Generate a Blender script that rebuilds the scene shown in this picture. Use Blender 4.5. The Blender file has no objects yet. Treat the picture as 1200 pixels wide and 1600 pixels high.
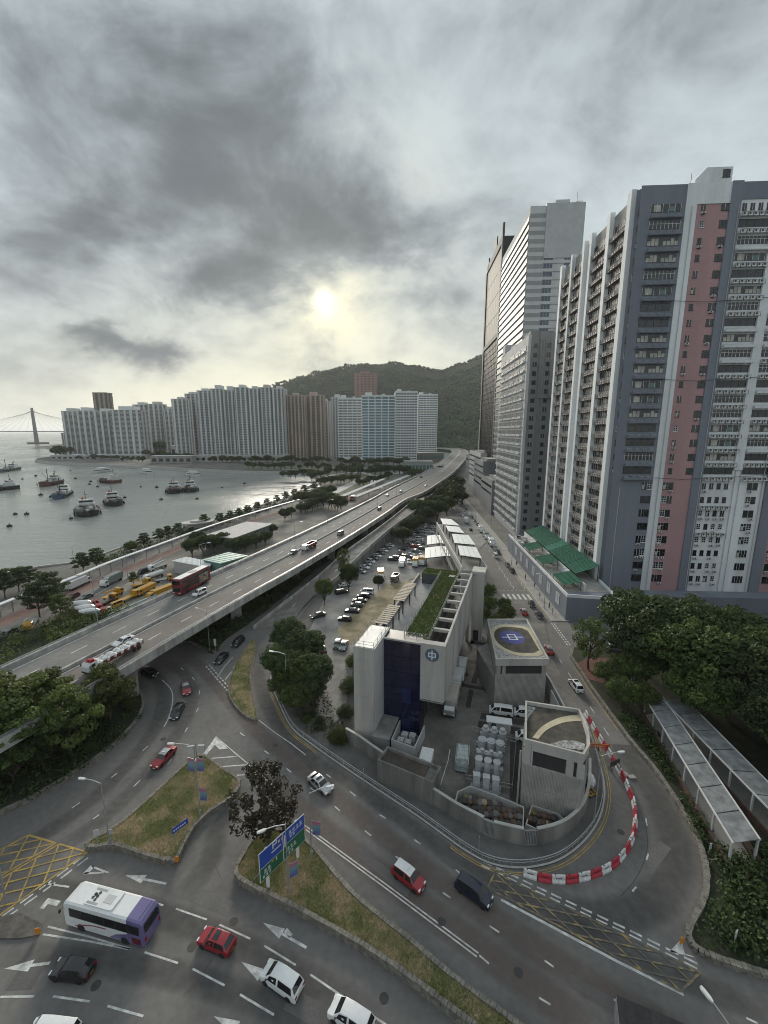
import bpy, bmesh, math, random
from mathutils import Vector, Matrix
random.seed(7)
SC = bpy.context.scene
COL = SC.collection
# ------------------------------------------------------------------ camera
FPX, PITCH, CAMH = 660.0, math.radians(10.8), 48.0
cam_d = bpy.data.cameras.new('camera')
cam_d.sensor_fit = 'HORIZONTAL'; cam_d.sensor_width = 36.0; cam_d.lens = FPX / 1200.0 * 36.0
cam_d.clip_start = 0.5; cam_d.clip_end = 60000
cam = bpy.data.objects.new('camera', cam_d); COL.objects.link(cam)
cam.location = (0, 0, CAMH); cam.rotation_euler = (math.pi / 2 - PITCH, 0, 0)
SC.camera = cam
# ------------------------------------------------------------------ sky and sun
SUN_EL, SUN_AZ = math.radians(15.4), math.radians(-7.6)      # azimuth from +Y, clockwise
SUND = Vector((math.sin(SUN_AZ) * math.cos(SUN_EL), math.cos(SUN_AZ) * math.cos(SUN_EL), math.sin(SUN_EL)))
W = bpy.data.worlds.new('World'); SC.world = W; W.use_nodes = True
nt = W.node_tree; nt.nodes.clear()
BANKS = ((300, 170, .30, .16, .26), (150, 330, .34, .085, .28), (480, 320, .24, .10, .27), (600, 340, .14, .05, .16), (430, 410, .12, .05, .16), (260, 385, .12, .035, -.16), (60, 420, .16, .06, .2), (300, 430, .10, .055, .24), (400, 455, .14, .05, .10), (180, 545, .32, .036, .55), (690, 480, .10, .045, .14), (1150, 150, .5, .2, .06), (640, 215, .08, .06, -.14), (850, 60, .3, .2, .05), (100, 120, .3, .16, .10), (520, 520, .2, .05, -.10), (950, 230, .35, .07, .12), (1050, 60, .3, .06, .12), (760, 330, .2, .05, .10), (820, 150, .25, .05, -.08), (380, 600, .4, .04, -.14), (330, 150, .16, .08, .10), (520, 240, .10, .05, -.10), (90, 250, .10, .04, -.10), (620, 420, .10, .05, -.1))
def N(t, **kw):
    n = nt.nodes.new(t)
    for k, v in kw.items():
        if k == 'inp':
            for kk, vv in v.items():
                if isinstance(vv, bpy.types.NodeSocket): nt.links.new(vv, n.inputs[kk])
                else: n.inputs[kk].default_value = vv
        else: setattr(n, k, v)
    return n
def MA(op, a, b=None, c=None, clamp=False):
    n = N('ShaderNodeMath', operation=op, use_clamp=clamp)
    for i, x in enumerate((a, b, c)):
        if x is None: continue
        if isinstance(x, bpy.types.NodeSocket): nt.links.new(x, n.inputs[i])
        else: n.inputs[i].default_value = x
    return n.outputs[0]
def SM(x, lo, hi, a=0.0, b=1.0):
    n = N('ShaderNodeMapRange', interpolation_type='SMOOTHSTEP')
    nt.links.new(x, n.inputs[0])
    for i, v in enumerate((lo, hi, a, b)): n.inputs[i + 1].default_value = v
    return n.outputs[0]
def MIXC(fac, a, b, mode='MIX'):
    n = N('ShaderNodeMix', data_type='RGBA', blend_type=mode)
    for i, x in ((0, fac), (6, a), (7, b)):
        if isinstance(x, bpy.types.NodeSocket): nt.links.new(x, n.inputs[i])
        elif i: n.inputs[i].default_value = (*x, 1)
        else: n.inputs[i].default_value = x
    return n.outputs[2]
tc = N('ShaderNodeTexCoord').outputs['Generated']
sx = N('ShaderNodeSeparateXYZ', inp={0: tc})
dx, dy, dz = sx.outputs
zc = MA('MAXIMUM', dz, 0.0)
def vec(op, a, b=None, sc=None):
    n = N('ShaderNodeVectorMath', operation=op); nt.links.new(a, n.inputs[0])
    if b is not None:
        if isinstance(b, bpy.types.NodeSocket): nt.links.new(b, n.inputs[1])
        else: n.inputs[1].default_value = b
    if sc is not None: n.inputs['Scale'].default_value = sc
    return n.outputs[1 if op in ('LENGTH', 'DOT_PRODUCT') else 0]
def fbm(v, scale, detail, rough=0.55, off=(0, 0, 0), dist=0.0, col=False):
    m = N('ShaderNodeMapping', inp={0: v}); m.inputs[1].default_value = off
    n = N('ShaderNodeTexNoise', inp={'Vector': m.outputs[0], 'Scale': scale, 'Detail': detail, 'Roughness': rough, 'Distortion': dist})
    return n.outputs[1 if col else 0]
# the deck is seen flatter towards the horizon
den = MA('ADD', zc, 0.55)
q = N('ShaderNodeCombineXYZ', inp={0: MA('DIVIDE', dx, den), 1: MA('DIVIDE', dy, den), 2: MA('MULTIPLY', zc, 0.6)}).outputs[0]
warp = vec('SCALE', vec('SUBTRACT', fbm(q, 2.6, 5, 0.62, (2, 0, 0), col=True), (0.5, 0.5, 0.5)), sc=0.24)
dw = vec('ADD', tc, warp)
n1 = fbm(q, 1.2, 4, 0.52, (3.1, 0.4, 1.0), 0.5)
n2 = fbm(q, 3.4, 7, 0.66, (7.7, 2.0, 0.3), 0.45)
n3 = fbm(q, 10.0, 4, 0.55, (1.3, 5.2, 2.0), 0.3)
def pdir(px, py):
    u, v = px - 600.0, py - 800.0; a, b_ = math.cos(PITCH), math.sin(PITCH)
    d = Vector((u, FPX * a - v * b_, -(FPX * b_ + v * a))); d.normalize(); return d
def bank(px, py, sx_, sz_):
    """a cloud bank over the harbour: soft ellipse about a direction"""
    d = vec('SUBTRACT', dw, pdir(px, py)); d = vec('MULTIPLY', d, (1 / sx_, 1 / sz_, 1 / sz_)); l = vec('LENGTH', d)
    return MA('POWER', 2.718, MA('MULTIPLY', MA('MULTIPLY', l, l), -1.0))
thick = MA('ADD', MA('MULTIPLY', n1, 0.40), MA('ADD', MA('MULTIPLY', n2, 0.62), MA('MULTIPLY', n3, 0.30)))
for px_, py_, sx_, sz_, w_ in BANKS:
    thick = MA('ADD', thick, MA('MULTIPLY', bank(px_, py_, sx_, sz_), w_ * 0.72))
dark = SM(thick, 0.54, 1.05)
# sun behind the deck
dt = N('ShaderNodeVectorMath', operation='DOT_PRODUCT', inp={0: tc}); dt.inputs[1].default_value = SUND
dot = MA('MAXIMUM', dt.outputs['Value'], 0.0)
g_wide = MA('POWER', dot, 22.0)
g_mid = MA('POWER', dot, 260.0)
g_core = MA('POWER', dot, 4000.0)
hor = MA('POWER', MA('SUBTRACT', 1.0, zc), 6.0)
lite = MIXC(hor, (0.172, 0.197, 0.211), (0.208, 0.219, 0.208))
lite = MIXC(MA('MULTIPLY', MA('POWER', MA('SUBTRACT', 1.0, zc), 9.0), MA('POWER', dot, 5.0), clamp=True), lite, (0.40, 0.345, 0.185))
base = MIXC(dark, lite, (0.042, 0.049, 0.055))
thin = MA('SUBTRACT', 1.0, MA('MULTIPLY', SM(thick, 0.52, 0.86), 0.92))
base = MIXC(MA('MULTIPLY', MA('MULTIPLY', g_wide, thin), 0.45), base, (0.33, 0.31, 0.215))
base = MIXC(MA('MULTIPLY', MA('MULTIPLY', g_mid, thin), 0.70), base, (0.42, 0.385, 0.25))
core = MA('MULTIPLY', g_core, SM(MA('ADD', n3, MA('MULTIPLY', n2, .6)), 1.0, 0.62), clamp=True)
base = MIXC(core, base, (.54, .51, .385))
sky = N('ShaderNodeTexSky', sky_type='NISHITA', sun_disc=False, sun_elevation=SUN_EL, sun_rotation=SUN_AZ, dust_density=3.0)
bg_sky = N('ShaderNodeBackground', inp={0: sky.outputs[0], 1: 0.08})
bg_cld = N('ShaderNodeBackground', inp={0: base, 1: 1.0})
cover = SM(thick, 0.2, 0.45, 0.94, 1.0)
mx = N('ShaderNodeMixShader', inp={0: cover, 1: bg_sky.outputs[0], 2: bg_cld.outputs[0]})
N('ShaderNodeOutputWorld', inp={0: mx.outputs[0]})
sd = bpy.data.lights.new('sun', 'SUN'); sd.energy = 1.5; sd.angle = math.radians(22); sd.color = (1.0, 0.93, 0.80)
so = bpy.data.objects.new('sun', sd); COL.objects.link(so)
so.rotation_euler = (-SUND).to_track_quat('-Z', 'Y').to_euler()
so.location = (0, 0, 300)
vs = SC.view_settings
vs.view_transform = 'Standard'; vs.look = 'None'; vs.gamma = 1.0; vs.use_curve_mapping = False; vs.exposure = 1.75
SC.cycles.max_bounces = 6; SC.cycles.diffuse_bounces = 3; SC.cycles.glossy_bounces = 3; SC.cycles.transmission_bounces = 3
SC.cycles.volume_bounces = 0; SC.cycles.transparent_max_bounces = 6
SC.cycles.use_denoising = True; SC.cycles.filter_width = 1.0
# ------------------------------------------------------------------ survey: where a photographed point stands on a level of height z
CP, SP = math.cos(PITCH), math.sin(PITCH)
def G(px, py, z=0.0):
    v = py - 800.0; fw = FPX * CP - v * SP; dn = FPX * SP + v * CP; t = (CAMH - z) / dn
    return ((px - 600.0) * t, fw * t)
def ZY(px, py, Y):
    v = py - 800.0; fw = FPX * CP - v * SP; dn = FPX * SP + v * CP
    return ((px - 600.0) * Y / fw, CAMH - Y * dn / fw)
def head(a, b, z=0.0):
    p, q_ = G(*a, z), G(*b, z)
    return math.atan2(q_[1] - p[1], q_[0] - p[0])
# ------------------------------------------------------------------ materials
MATS = {}
def mat(name, col, rough=0.7, var=0.12, scale=0.6, metal=0.0, bump=0.0, bscale=8.0, streak=False, col2=None, spec=0.5, rnd=0.0, detail=4, emit=None, fine=0.0, coat=0.0, lo=0.35, hi=0.65):
    if name in MATS: return MATS[name]
    m = bpy.data.materials.new(name); m.use_nodes = True
    t = m.node_tree; b = t.nodes['Principled BSDF']
    b.inputs['Roughness'].default_value = rough; b.inputs['Metallic'].default_value = metal
    b.inputs['Specular IOR Level'].default_value = spec
    if coat: b.inputs['Coat Weight'].default_value = coat; b.inputs['Coat Roughness'].default_value = 0.08
    c1 = tuple(min(1, x * (1 + var)) for x in col); c2 = col2 or tuple(x * (1 - var) for x in col)
    L = t.links.new
    co = t.nodes.new('ShaderNodeNewGeometry').outputs['Position']
    src = co
    if streak:
        mp = t.nodes.new('ShaderNodeMapping'); mp.inputs['Scale'].default_value = (1, 1, 0.12); L(co, mp.inputs[0]); src = mp.outputs[0]
    if var > 0 or col2:
        nz = t.nodes.new('ShaderNodeTexNoise'); nz.inputs['Scale'].default_value = scale; nz.inputs['Detail'].default_value = detail; nz.inputs['Roughness'].default_value = 0.6
        L(src, nz.inputs['Vector'])
        mr = t.nodes.new('ShaderNodeMapRange'); mr.inputs[1].default_value = lo; mr.inputs[2].default_value = hi; L(nz.outputs[0], mr.inputs[0])
        mx_ = t.nodes.new('ShaderNodeMix'); mx_.data_type = 'RGBA'; L(mr.outputs[0], mx_.inputs[0])
        mx_.inputs[6].default_value = (*c1, 1); mx_.inputs[7].default_value = (*c2, 1)
        out = mx_.outputs[2]
        if fine:
            n4 = t.nodes.new('ShaderNodeTexNoise'); n4.inputs['Scale'].default_value = scale * 14; n4.inputs['Detail'].default_value = 3; L(co, n4.inputs['Vector'])
            m4 = t.nodes.new('ShaderNodeMapRange'); m4.inputs[1].default_value = .3; m4.inputs[2].default_value = .7; m4.inputs[3].default_value = 1 - fine; m4.inputs[4].default_value = 1 + fine; L(n4.outputs[0], m4.inputs[0])
            v4 = t.nodes.new('ShaderNodeVectorMath'); v4.operation = 'SCALE'; L(out, v4.inputs[0]); L(m4.outputs[0], v4.inputs['Scale']); out = v4.outputs[0]
        if rnd:
            oi = t.nodes.new('ShaderNodeObjectInfo'); hs = t.nodes.new('ShaderNodeHueSaturation')
            r1 = t.nodes.new('ShaderNodeMapRange'); r1.inputs[3].default_value = 1 - rnd; r1.inputs[4].default_value = 1 + rnd; L(oi.outputs['Random'], r1.inputs[0]); L(r1.outputs[0], hs.inputs['Value'])
            L(out, hs.inputs['Color']); out = hs.outputs[0]
        L(out, b.inputs['Base Color'])
    else: b.inputs['Base Color'].default_value = (*col, 1)
    if bump:
        nb = t.nodes.new('ShaderNodeTexNoise'); nb.inputs['Scale'].default_value = bscale; nb.inputs['Detail'].default_value = 4; L(co, nb.inputs['Vector'])
        bm_ = t.nodes.new('ShaderNodeBump'); bm_.inputs['Strength'].default_value = bump; bm_.inputs['Distance'].default_value = 0.05; L(nb.outputs[0], bm_.inputs['Height']); L(bm_.outputs[0], b.inputs['Normal'])
    if emit: b.inputs['Emission Color'].default_value = (*col, 1); b.inputs['Emission Strength'].default_value = emit
    MATS[name] = m
    return m
def paint(name, col, rough=0.28, metal=0.0):
    return mat('paint_' + name, col, rough, var=0.04, scale=3, metal=metal, coat=0.5)
# ------------------------------------------------------------------ mesh building
class MB:
    def __init__(s): s.v = []; s.f = []; s.m = []
    def add(s, vs, fs, m=0):
        o = len(s.v); s.v += [tuple(x) for x in vs]; s.f += [tuple(i + o for i in f) for f in fs]
        s.m += ([m] * len(fs) if isinstance(m, int) else list(m)); return s
    def box(s, x0, x1, y0, y1, z0, z1, m=0):
        return s.add([(x0, y0, z0), (x1, y0, z0), (x1, y1, z0), (x0, y1, z0), (x0, y0, z1), (x1, y0, z1), (x1, y1, z1), (x0, y1, z1)],
                     [(0, 3, 2, 1), (4, 5, 6, 7), (0, 1, 5, 4), (1, 2, 6, 5), (2, 3, 7, 6), (3, 0, 4, 7)], m)
    def obox(s, c, sz, rz=0.0, m=0, rx=0.0):
        hx, hy, hz = sz[0] / 2, sz[1] / 2, sz[2] / 2; R = Matrix.Rotation(rz, 3, 'Z') @ Matrix.Rotation(rx, 3, 'X')
        vs = [Vector(c) + R @ Vector((a * hx, b * hy, d * hz)) for d in (-1, 1) for (a, b) in ((-1, -1), (1, -1), (1, 1), (-1, 1))]
        return s.add(vs, [(0, 3, 2, 1), (4, 5, 6, 7), (0, 1, 5, 4), (1, 2, 6, 5), (2, 3, 7, 6), (3, 0, 4, 7)], m)
    def prism(s, poly, z0, z1, m=0, mt=None, bottom=True):
        n = len(poly)
        a = sum(poly[i][0] * poly[(i + 1) % n][1] - poly[(i + 1) % n][0] * poly[i][1] for i in range(n))
        if a < 0: poly = poly[::-1]
        vs = [(p[0], p[1], z0) for p in poly] + [(p[0], p[1], z1) for p in poly]
        fs = [(i, (i + 1) % n, n + (i + 1) % n, n + i) for i in range(n)]; ms = [m] * n
        fs.append(tuple(range(n, 2 * n))); ms.append(m if mt is None else mt)
        if bottom: fs.append(tuple(range(n - 1, -1, -1))); ms.append(m)
        return s.add(vs, fs, ms)
    def sheet(s, poly, z, m=0):
        n = len(poly)
        a = sum(poly[i][0] * poly[(i + 1) % n][1] - poly[(i + 1) % n][0] * poly[i][1] for i in range(n))
        if a < 0: poly = poly[::-1]
        return s.add([(p[0], p[1], z) for p in poly], [tuple(range(n))], m)
    def quad(s, a, b, c, d, m=0): return s.add([a, b, c, d], [(0, 1, 2, 3)], m)
    def loft(s, rings, m=0, cap=True, closed=True):
        n = len(rings[0]); vs = [p for r in rings for p in r]; fs = []
        for k in range(len(rings) - 1):
            for i in range(n if closed else n - 1):
                j = (i + 1) % n
                fs.append((k * n + i, k * n + j, (k + 1) * n + j, (k + 1) * n + i))
        if cap and closed: fs.append(tuple(range(n - 1, -1, -1))); fs.append(tuple((len(rings) - 1) * n + i for i in range(n)))
        return s.add(vs, fs, m)
    def tube(s, pts, r, n=6, m=0, r1=None):
        pts = [Vector(p) for p in pts]; rings = []
        for k, p in enumerate(pts):
            d = (pts[min(k + 1, len(pts) - 1)] - pts[max(k - 1, 0)]).normalized()
            a = d.orthogonal().normalized() if abs(d.z) > .99 else Vector((0, 0, 1)).cross(d).normalized(); b = d.cross(a)
            rr = r if r1 is None else r + (r1 - r) * k / (len(pts) - 1)
            rings.append([tuple(p + a * math.cos(t) * rr + b * math.sin(t) * rr) for t in [2 * math.pi * i / n for i in range(n)]])
        return s.loft(rings, m)
    def cyl(s, cx, cy, z0, z1, r, r1=None, n=10, m=0):
        r1 = r if r1 is None else r1
        return s.loft([[(cx + R * math.cos(2 * math.pi * i / n), cy + R * math.sin(2 * math.pi * i / n), z) for i in range(n)] for R, z in ((r, z0), (r1, z1))], m)
    def wall(s, line, z0, z1, th, m=0, closed=False):
        """a wall of even thickness that follows a line of points"""
        off = offset_line(line, th, closed)
        n = len(line)
        for i in range(n if closed else n - 1):
            j = (i + 1) % n
            a, b, c, d = line[i], line[j], off[j], off[i]
            vs = [(p[0], p[1], z) for z in (z0, z1) for p in (a, b, c, d)]
            s.add(vs, [(0, 3, 2, 1), (4, 5, 6, 7), (0, 1, 5, 4), (2, 3, 7, 6)] + ([(3, 0, 4, 7)] if i == 0 and not closed else []) + ([(1, 2, 6, 5)] if i == n - 2 and not closed else []), m)
        return s
    def mesh(s, name, mats, smooth=False):
        me = bpy.data.meshes.new(name); me.from_pydata(s.v, [], s.f)
        for x in (mats if isinstance(mats, (list, tuple)) else [mats]): me.materials.append(x)
        if len(me.materials) > 1: me.polygons.foreach_set('material_index', s.m)
        if smooth: me.polygons.foreach_set('use_smooth', [True] * len(me.polygons))
        me.update(); return me
    def build(s, name, mats, parent=None, loc=None, rz=0.0, smooth=False):
        return mobj(name, s.mesh(name, mats, smooth), parent, loc, rz)
def offset_line(line, th, closed=False):
    n = len(line); out = []
    for i in range(n):
        p0 = line[(i - 1) % n] if (closed or i > 0) else None; p2 = line[(i + 1) % n] if (closed or i < n - 1) else None
        p = line[i]; ns = []
        for a, b in ((p0, p), (p, p2)):
            if a is None or b is None: continue
            d = math.hypot(b[0] - a[0], b[1] - a[1]) or 1; ns.append((-(b[1] - a[1]) / d, (b[0] - a[0]) / d))
        nx, ny = sum(a[0] for a in ns), sum(a[1] for a in ns); l = math.hypot(nx, ny) or 1; nx, ny = nx / l, ny / l
        k = th / max(0.5, nx * ns[0][0] + ny * ns[0][1])
        out.append((p[0] + nx * k, p[1] + ny * k))
    return out
def mobj(name, me, parent=None, loc=None, rz=0.0):
    o = bpy.data.objects.new(name, me); COL.objects.link(o)
    if parent is not None: o.parent = parent
    if loc is not None: o.location = loc
    if rz: o.rotation_euler = (0, 0, rz)
    return o
def tag(o, label=None, cat=None, group=None, kind=None):
    if label: o['label'] = label
    if cat: o['category'] = cat
    if group: o['group'] = group
    if kind: o['kind'] = kind
    return o
def thing(name, label, cat, loc=(0, 0, 0), rz=0.0, group=None):
    o = bpy.data.objects.new(name, None); COL.objects.link(o); o.location = loc; o.rotation_euler = (0, 0, rz)
    o.empty_display_size = 0.3
    return tag(o, label, cat, group)
def kids(o): return KIDS.get(o.name, []) if False else list(o.children)
def copy_tree(o, parent=None):
    c = o.copy(); COL.objects.link(c); c.parent = parent
    if parent is not None: c.matrix_parent_inverse = o.matrix_parent_inverse
    for ch in o.children: copy_tree(ch, c)
    return c
def struct(o): o['kind'] = 'structure'; return o
def stuff(o): o['kind'] = 'stuff'; return o
def smoothline(pts, n=6, closed=False):
    """Catmull-Rom through the points"""
    out = []; m = len(pts)
    for i in range(m if closed else m - 1):
        P = [pts[(i + k - 1) % m] if closed else pts[min(max(i + k - 1, 0), m - 1)] for k in range(4)]
        for t in [k / n for k in range(n)]:
            out.append(tuple(0.5 * (2 * P[1][d] + (P[2][d] - P[0][d]) * t + (2 * P[0][d] - 5 * P[1][d] + 4 * P[2][d] - P[3][d]) * t * t + (3 * P[1][d] - P[0][d] - 3 * P[2][d] + P[3][d]) * t ** 3) for d in range(len(P[1]))))
    if not closed: out.append(tuple(pts[-1]))
    return out
def px_line(pts, z=0.0, n=5, closed=False): return smoothline([G(x, y, z) for x, y in pts], n, closed)
ORD = ['first', 'second', 'third', 'fourth', 'fifth', 'sixth', 'seventh', 'eighth', 'ninth', 'tenth', 'eleventh', 'twelfth', 'thirteenth', 'fourteenth', 'fifteenth', 'sixteenth', 'seventeenth', 'eighteenth', 'nineteenth', 'twentieth']
ORD += ['twenty-' + x for x in ORD[:9]] + ['thirtieth'] + ['thirty-' + x for x in ORD[:9]] + ['fortieth'] + ['forty-' + x for x in ORD[:9]] + ['fiftieth'] + ['fifty-' + x for x in ORD[:9]] + ['sixtieth'] + ['sixty-' + x for x in ORD[:9]]
# town grid: runs 3.4 degrees off the line of sight
GA = math.radians(3.4)
def T(r, q_): return (r * math.cos(GA) + q_ * math.sin(GA), -r * math.sin(GA) + q_ * math.cos(GA))
def TL(XY): return (XY[0] * math.cos(GA) - XY[1] * math.sin(GA), XY[0] * math.sin(GA) + XY[1] * math.cos(GA))
# palette
CONC = mat('concrete', (0.30, 0.29, 0.27), 0.85, 0.16, 0.5, fine=0.08, bump=0.15)
CONCD = mat('concrete_stained', (0.20, 0.195, 0.185), 0.9, 0.3, 0.35, fine=0.12, streak=True)
CONCL = mat('concrete_pale', (0.42, 0.41, 0.39), 0.8, 0.12, 0.6, fine=0.06)
ASPH = mat('asphalt', (0.150, 0.142, 0.135), 0.88, 0.16, 0.10, fine=0.12, bump=0.1, bscale=14, detail=6)
PAVE = mat('paving', (0.115, 0.110, 0.104), 0.9, 0.18, 0.4, fine=0.1)
WHITE = mat('road_paint_white', (0.62, 0.62, 0.60), 0.7, 0.12, 1.5, col2=(0.36, 0.36, 0.35), fine=0.1)
YELLF = mat('road_paint_yellow_worn', (0.36, 0.26, 0.09), 0.75, 0.1, 1.1, col2=(0.125, 0.117, 0.105), fine=0.15, lo=.34, hi=.52)
YELL = mat('road_paint_yellow', (0.50, 0.33, 0.07), 0.7, 0.1, 1.2, col2=(0.26, 0.19, 0.08), fine=0.1)
GLASS = mat('dark_glass', (0.018, 0.020, 0.023), 0.08, 0.0, spec=0.7)
CARGLASS = mat('car_glass', (0.012, 0.013, 0.015), 0.05, 0.0, spec=0.8)
RUBBER = mat('rubber', (0.018, 0.018, 0.018), 0.8, 0.0)
RIMM = mat('rim_metal', (0.35, 0.35, 0.36), 0.35, 0.0, metal=0.8)
DARK = mat('dark_metal', (0.035, 0.035, 0.037), 0.55, 0.1, 2.0)
STEEL = mat('galvanised_steel', (0.36, 0.37, 0.38), 0.45, 0.1, 2.0, metal=0.5)
WPAINT = mat('white_paint', (0.70, 0.71, 0.71), 0.5, 0.06, 0.8, streak=True)
HLAMP = mat('headlamp_glass', (0.75, 0.76, 0.78), 0.12, 0.0)
TLAMP = mat('tail_lamp', (0.30, 0.012, 0.012), 0.2, 0.0)
GRASSM = mat('grass_turf', (0.24, 0.245, 0.105), 0.95, 0.2, 0.35, col2=(0.54, 0.44, 0.28), fine=0.25, bump=0.4, bscale=6, lo=0.42, hi=0.60)
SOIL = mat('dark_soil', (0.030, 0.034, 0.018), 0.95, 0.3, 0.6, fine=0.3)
# ================================================================== SETTING: sea, land, hills, roads
SEA_Z = -2.6
wm = bpy.data.materials.new('sea_water'); wm.use_nodes = True
def water_nodes(m):
    t = m.node_tree; b = t.nodes['Principled BSDF']; L = t.links.new
    b.inputs['Base Color'].default_value = (0.25, 0.268, 0.25, 1); b.inputs['Roughness'].default_value = 0.22; b.inputs['IOR'].default_value = 1.33; b.inputs['Specular IOR Level'].default_value = .32
    pos = t.nodes.new('ShaderNodeNewGeometry').outputs['Position']
    hs = []
    for sc_, sx_, rot, wgt in ((0.05, 0.5, 0.5, 0.75), (0.25, 0.3, 0.2, 0.6), (0.9, 0.45, -0.2, 0.3)):
        mp = t.nodes.new('ShaderNodeMapping'); mp.inputs['Scale'].default_value = (sx_, 1.0, 1.0); mp.inputs['Rotation'].default_value = (0, 0, rot); L(pos, mp.inputs[0])
        n = t.nodes.new('ShaderNodeTexNoise'); n.inputs['Scale'].default_value = sc_; n.inputs['Detail'].default_value = 3; L(mp.outputs[0], n.inputs['Vector'])
        m_ = t.nodes.new('ShaderNodeMath'); m_.operation = 'MULTIPLY'; m_.inputs[1].default_value = wgt; L(n.outputs[0], m_.inputs[0]); hs.append(m_.outputs[0])
    a = t.nodes.new('ShaderNodeMath'); L(hs[0], a.inputs[0]); L(hs[1], a.inputs[1])
    a2 = t.nodes.new('ShaderNodeMath'); L(a.outputs[0], a2.inputs[0]); L(hs[2], a2.inputs[1])
    bp = t.nodes.new('ShaderNodeBump'); bp.inputs['Strength'].default_value = 0.5; bp.inputs['Distance'].default_value = 1.1; L(a2.outputs[0], bp.inputs['Height']); L(bp.outputs[0], b.inputs['Normal'])
    n = t.nodes.new('ShaderNodeTexNoise'); n.inputs['Scale'].default_value = 0.012; n.inputs['Detail'].default_value = 4; L(pos, n.inputs['Vector'])
    mr = t.nodes.new('ShaderNodeMapRange'); mr.inputs[1].default_value = .35; mr.inputs[2].default_value = .65; mr.inputs[3].default_value = .14; mr.inputs[4].default_value = .30; L(n.outputs[0], mr.inputs[0]); L(mr.outputs[0], b.inputs['Roughness'])
water_nodes(wm)
sea = MB(); R_ = 45000
sea.sheet([(-R_, -2000), (R_, -2000), (R_, R_), (-R_, R_)], SEA_Z)
struct(sea.build('sea', wm))
# land: one sheet with a sea wall along its edge
near_shore = [(-420, -30), (-300, 45), (-190, 103)] + [G(*p) for p in ((0, 897), (60, 886), (130, 876), (200, 852), (300, 822), (400, 793), (480, 767), (515, 757))]
far_shore = [G(*p) for p in ((505, 750), (486, 740), (470, 738), (400, 738), (300, 733), (200, 728), (110, 724), (75, 722), (56, 719))]
tip = [G(58, 716), G(90, 712), (-660, 905), (-780, 1010), (-830, 1120), (-700, 1500), (-500, 2600)]
LANDM = mat('land_ground', (0.13, 0.125, 0.112), 0.95, 0.25, 0.05, fine=0.2)
land = MB(); land.prism(near_shore + far_shore + tip + [(4000, 2600), (4000, -60), (-420, -60)], -5, 0.0, 0, bottom=False)
struct(land.build('ground', LANDM))
# sea wall coping
sw = MB(); sw.wall(smoothline(near_shore, 3), -3, 0.5, -0.7); sw.wall(far_shore, -3, 1.1, 1.2)
tag(sw.build('sea_wall', CONCL), 'long pale sea wall edging the harbour and its far bay', 'sea wall')
# ------------------------------------------------------------------ hills
HILLM = mat('hill_forest_floor', (0.030, 0.040, 0.024), 0.95, 0.3, 0.02, fine=0.4)
ridge_px = [(-200, 690), (70, 690), (120, 684), (250, 655), (340, 640), (400, 620), (440, 604), (475, 591), (520, 579), (560, 573), (590, 569), (615, 564), (650, 569), (690, 575), (720, 565), (757, 553), (820, 535), (900, 520), (1000, 520), (1200, 540), (1500, 580), (1900, 640)]
RY = 1750.0
ridge = [ZY(x, y, RY) for x, y in ridge_px]
def ridge_h(X):
    for (a, ha), (b, hb) in zip(ridge, ridge[1:]):
        if a <= X <= b:
            t = (X - a) / (b - a); t = t * t * (3 - 2 * t); return ha + (hb - ha) * t
    return ridge[0][1] if X < ridge[0][0] else ridge[-1][1]
from mathutils import noise as mnoise
def hill_z(X, Y):
    s = X / (Y / RY) if Y < RY else X
    t = min(1, max(0, (Y - (1080 - 0.12 * X)) / (RY - (1080 - 0.12 * X))))
    k = t ** 1.25 if Y <= RY else max(0.0, 1 - (Y - RY) / 900)
    h = ridge_h(s) * k
    g = mnoise.fractal(Vector((X * .0035, Y * .0035, 0.3)), 1.0, 2.1, 5)
    return h * (1 + (0.22 * g if t < 0.97 else 0.05 * g)) + 4 * mnoise.noise(Vector((X * .02, Y * .02, 1))) * min(1, t * 4) - 0.3
nx_, ny_ = 130, 44
hv = MB(); pts = []
for j in range(ny_ + 1):
    for i in range(nx_ + 1):
        X = -1100 + 2700 * i / nx_; Y = 1020 + 1500 * j / ny_
        pts.append((X, Y, hill_z(X, Y)))
hv.add(pts, [(j * (nx_ + 1) + i, j * (nx_ + 1) + i + 1, (j + 1) * (nx_ + 1) + i + 1, (j + 1) * (nx_ + 1) + i) for j in range(ny_) for i in range(nx_) if max(pts[j * (nx_ + 1) + i][2], pts[(j + 1) * (nx_ + 1) + i + 1][2]) > 1.5])
struct(hv.build('hills', HILLM, smooth=True))
FORM = mat('forest_crowns', (0.040, 0.060, 0.026), 0.9, 0.3, 0.012, col2=(0.020, 0.032, 0.017), fine=0.5)
def crown_blobs(mb, n, xr, yr, zf, r0, r1, keep=lambda X, Y: True):
    ico = [(0, 0, 1)] + [(math.cos(a) * .9, math.sin(a) * .9, .25) for a in [i * 2 * math.pi / 6 for i in range(6)]] + [(math.cos(a + .5) * .7, math.sin(a + .5) * .7, -.6) for a in [i * 2 * math.pi / 6 for i in range(6)]]
    fs = [(0, 1 + i, 1 + (i + 1) % 6) for i in range(6)] + [(1 + i, 7 + i, 1 + (i + 1) % 6) for i in range(6)] + [(1 + (i + 1) % 6, 7 + i, 7 + (i + 1) % 6) for i in range(6)]
    for _ in range(n):
        X = random.uniform(*xr); Y = random.uniform(*yr)
        if not keep(X, Y): continue
        r = random.uniform(r0, r1); z = zf(X, Y); a0 = random.random() * 6
        mb.add([(X + r * (x * math.cos(a0) - y * math.sin(a0)) * random.uniform(.75, 1.2), Y + r * (x * math.sin(a0) + y * math.cos(a0)) * random.uniform(.75, 1.2), z + r * (zz * random.uniform(.7, 1.3) + .3)) for x, y, zz in ico], fs)
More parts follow.
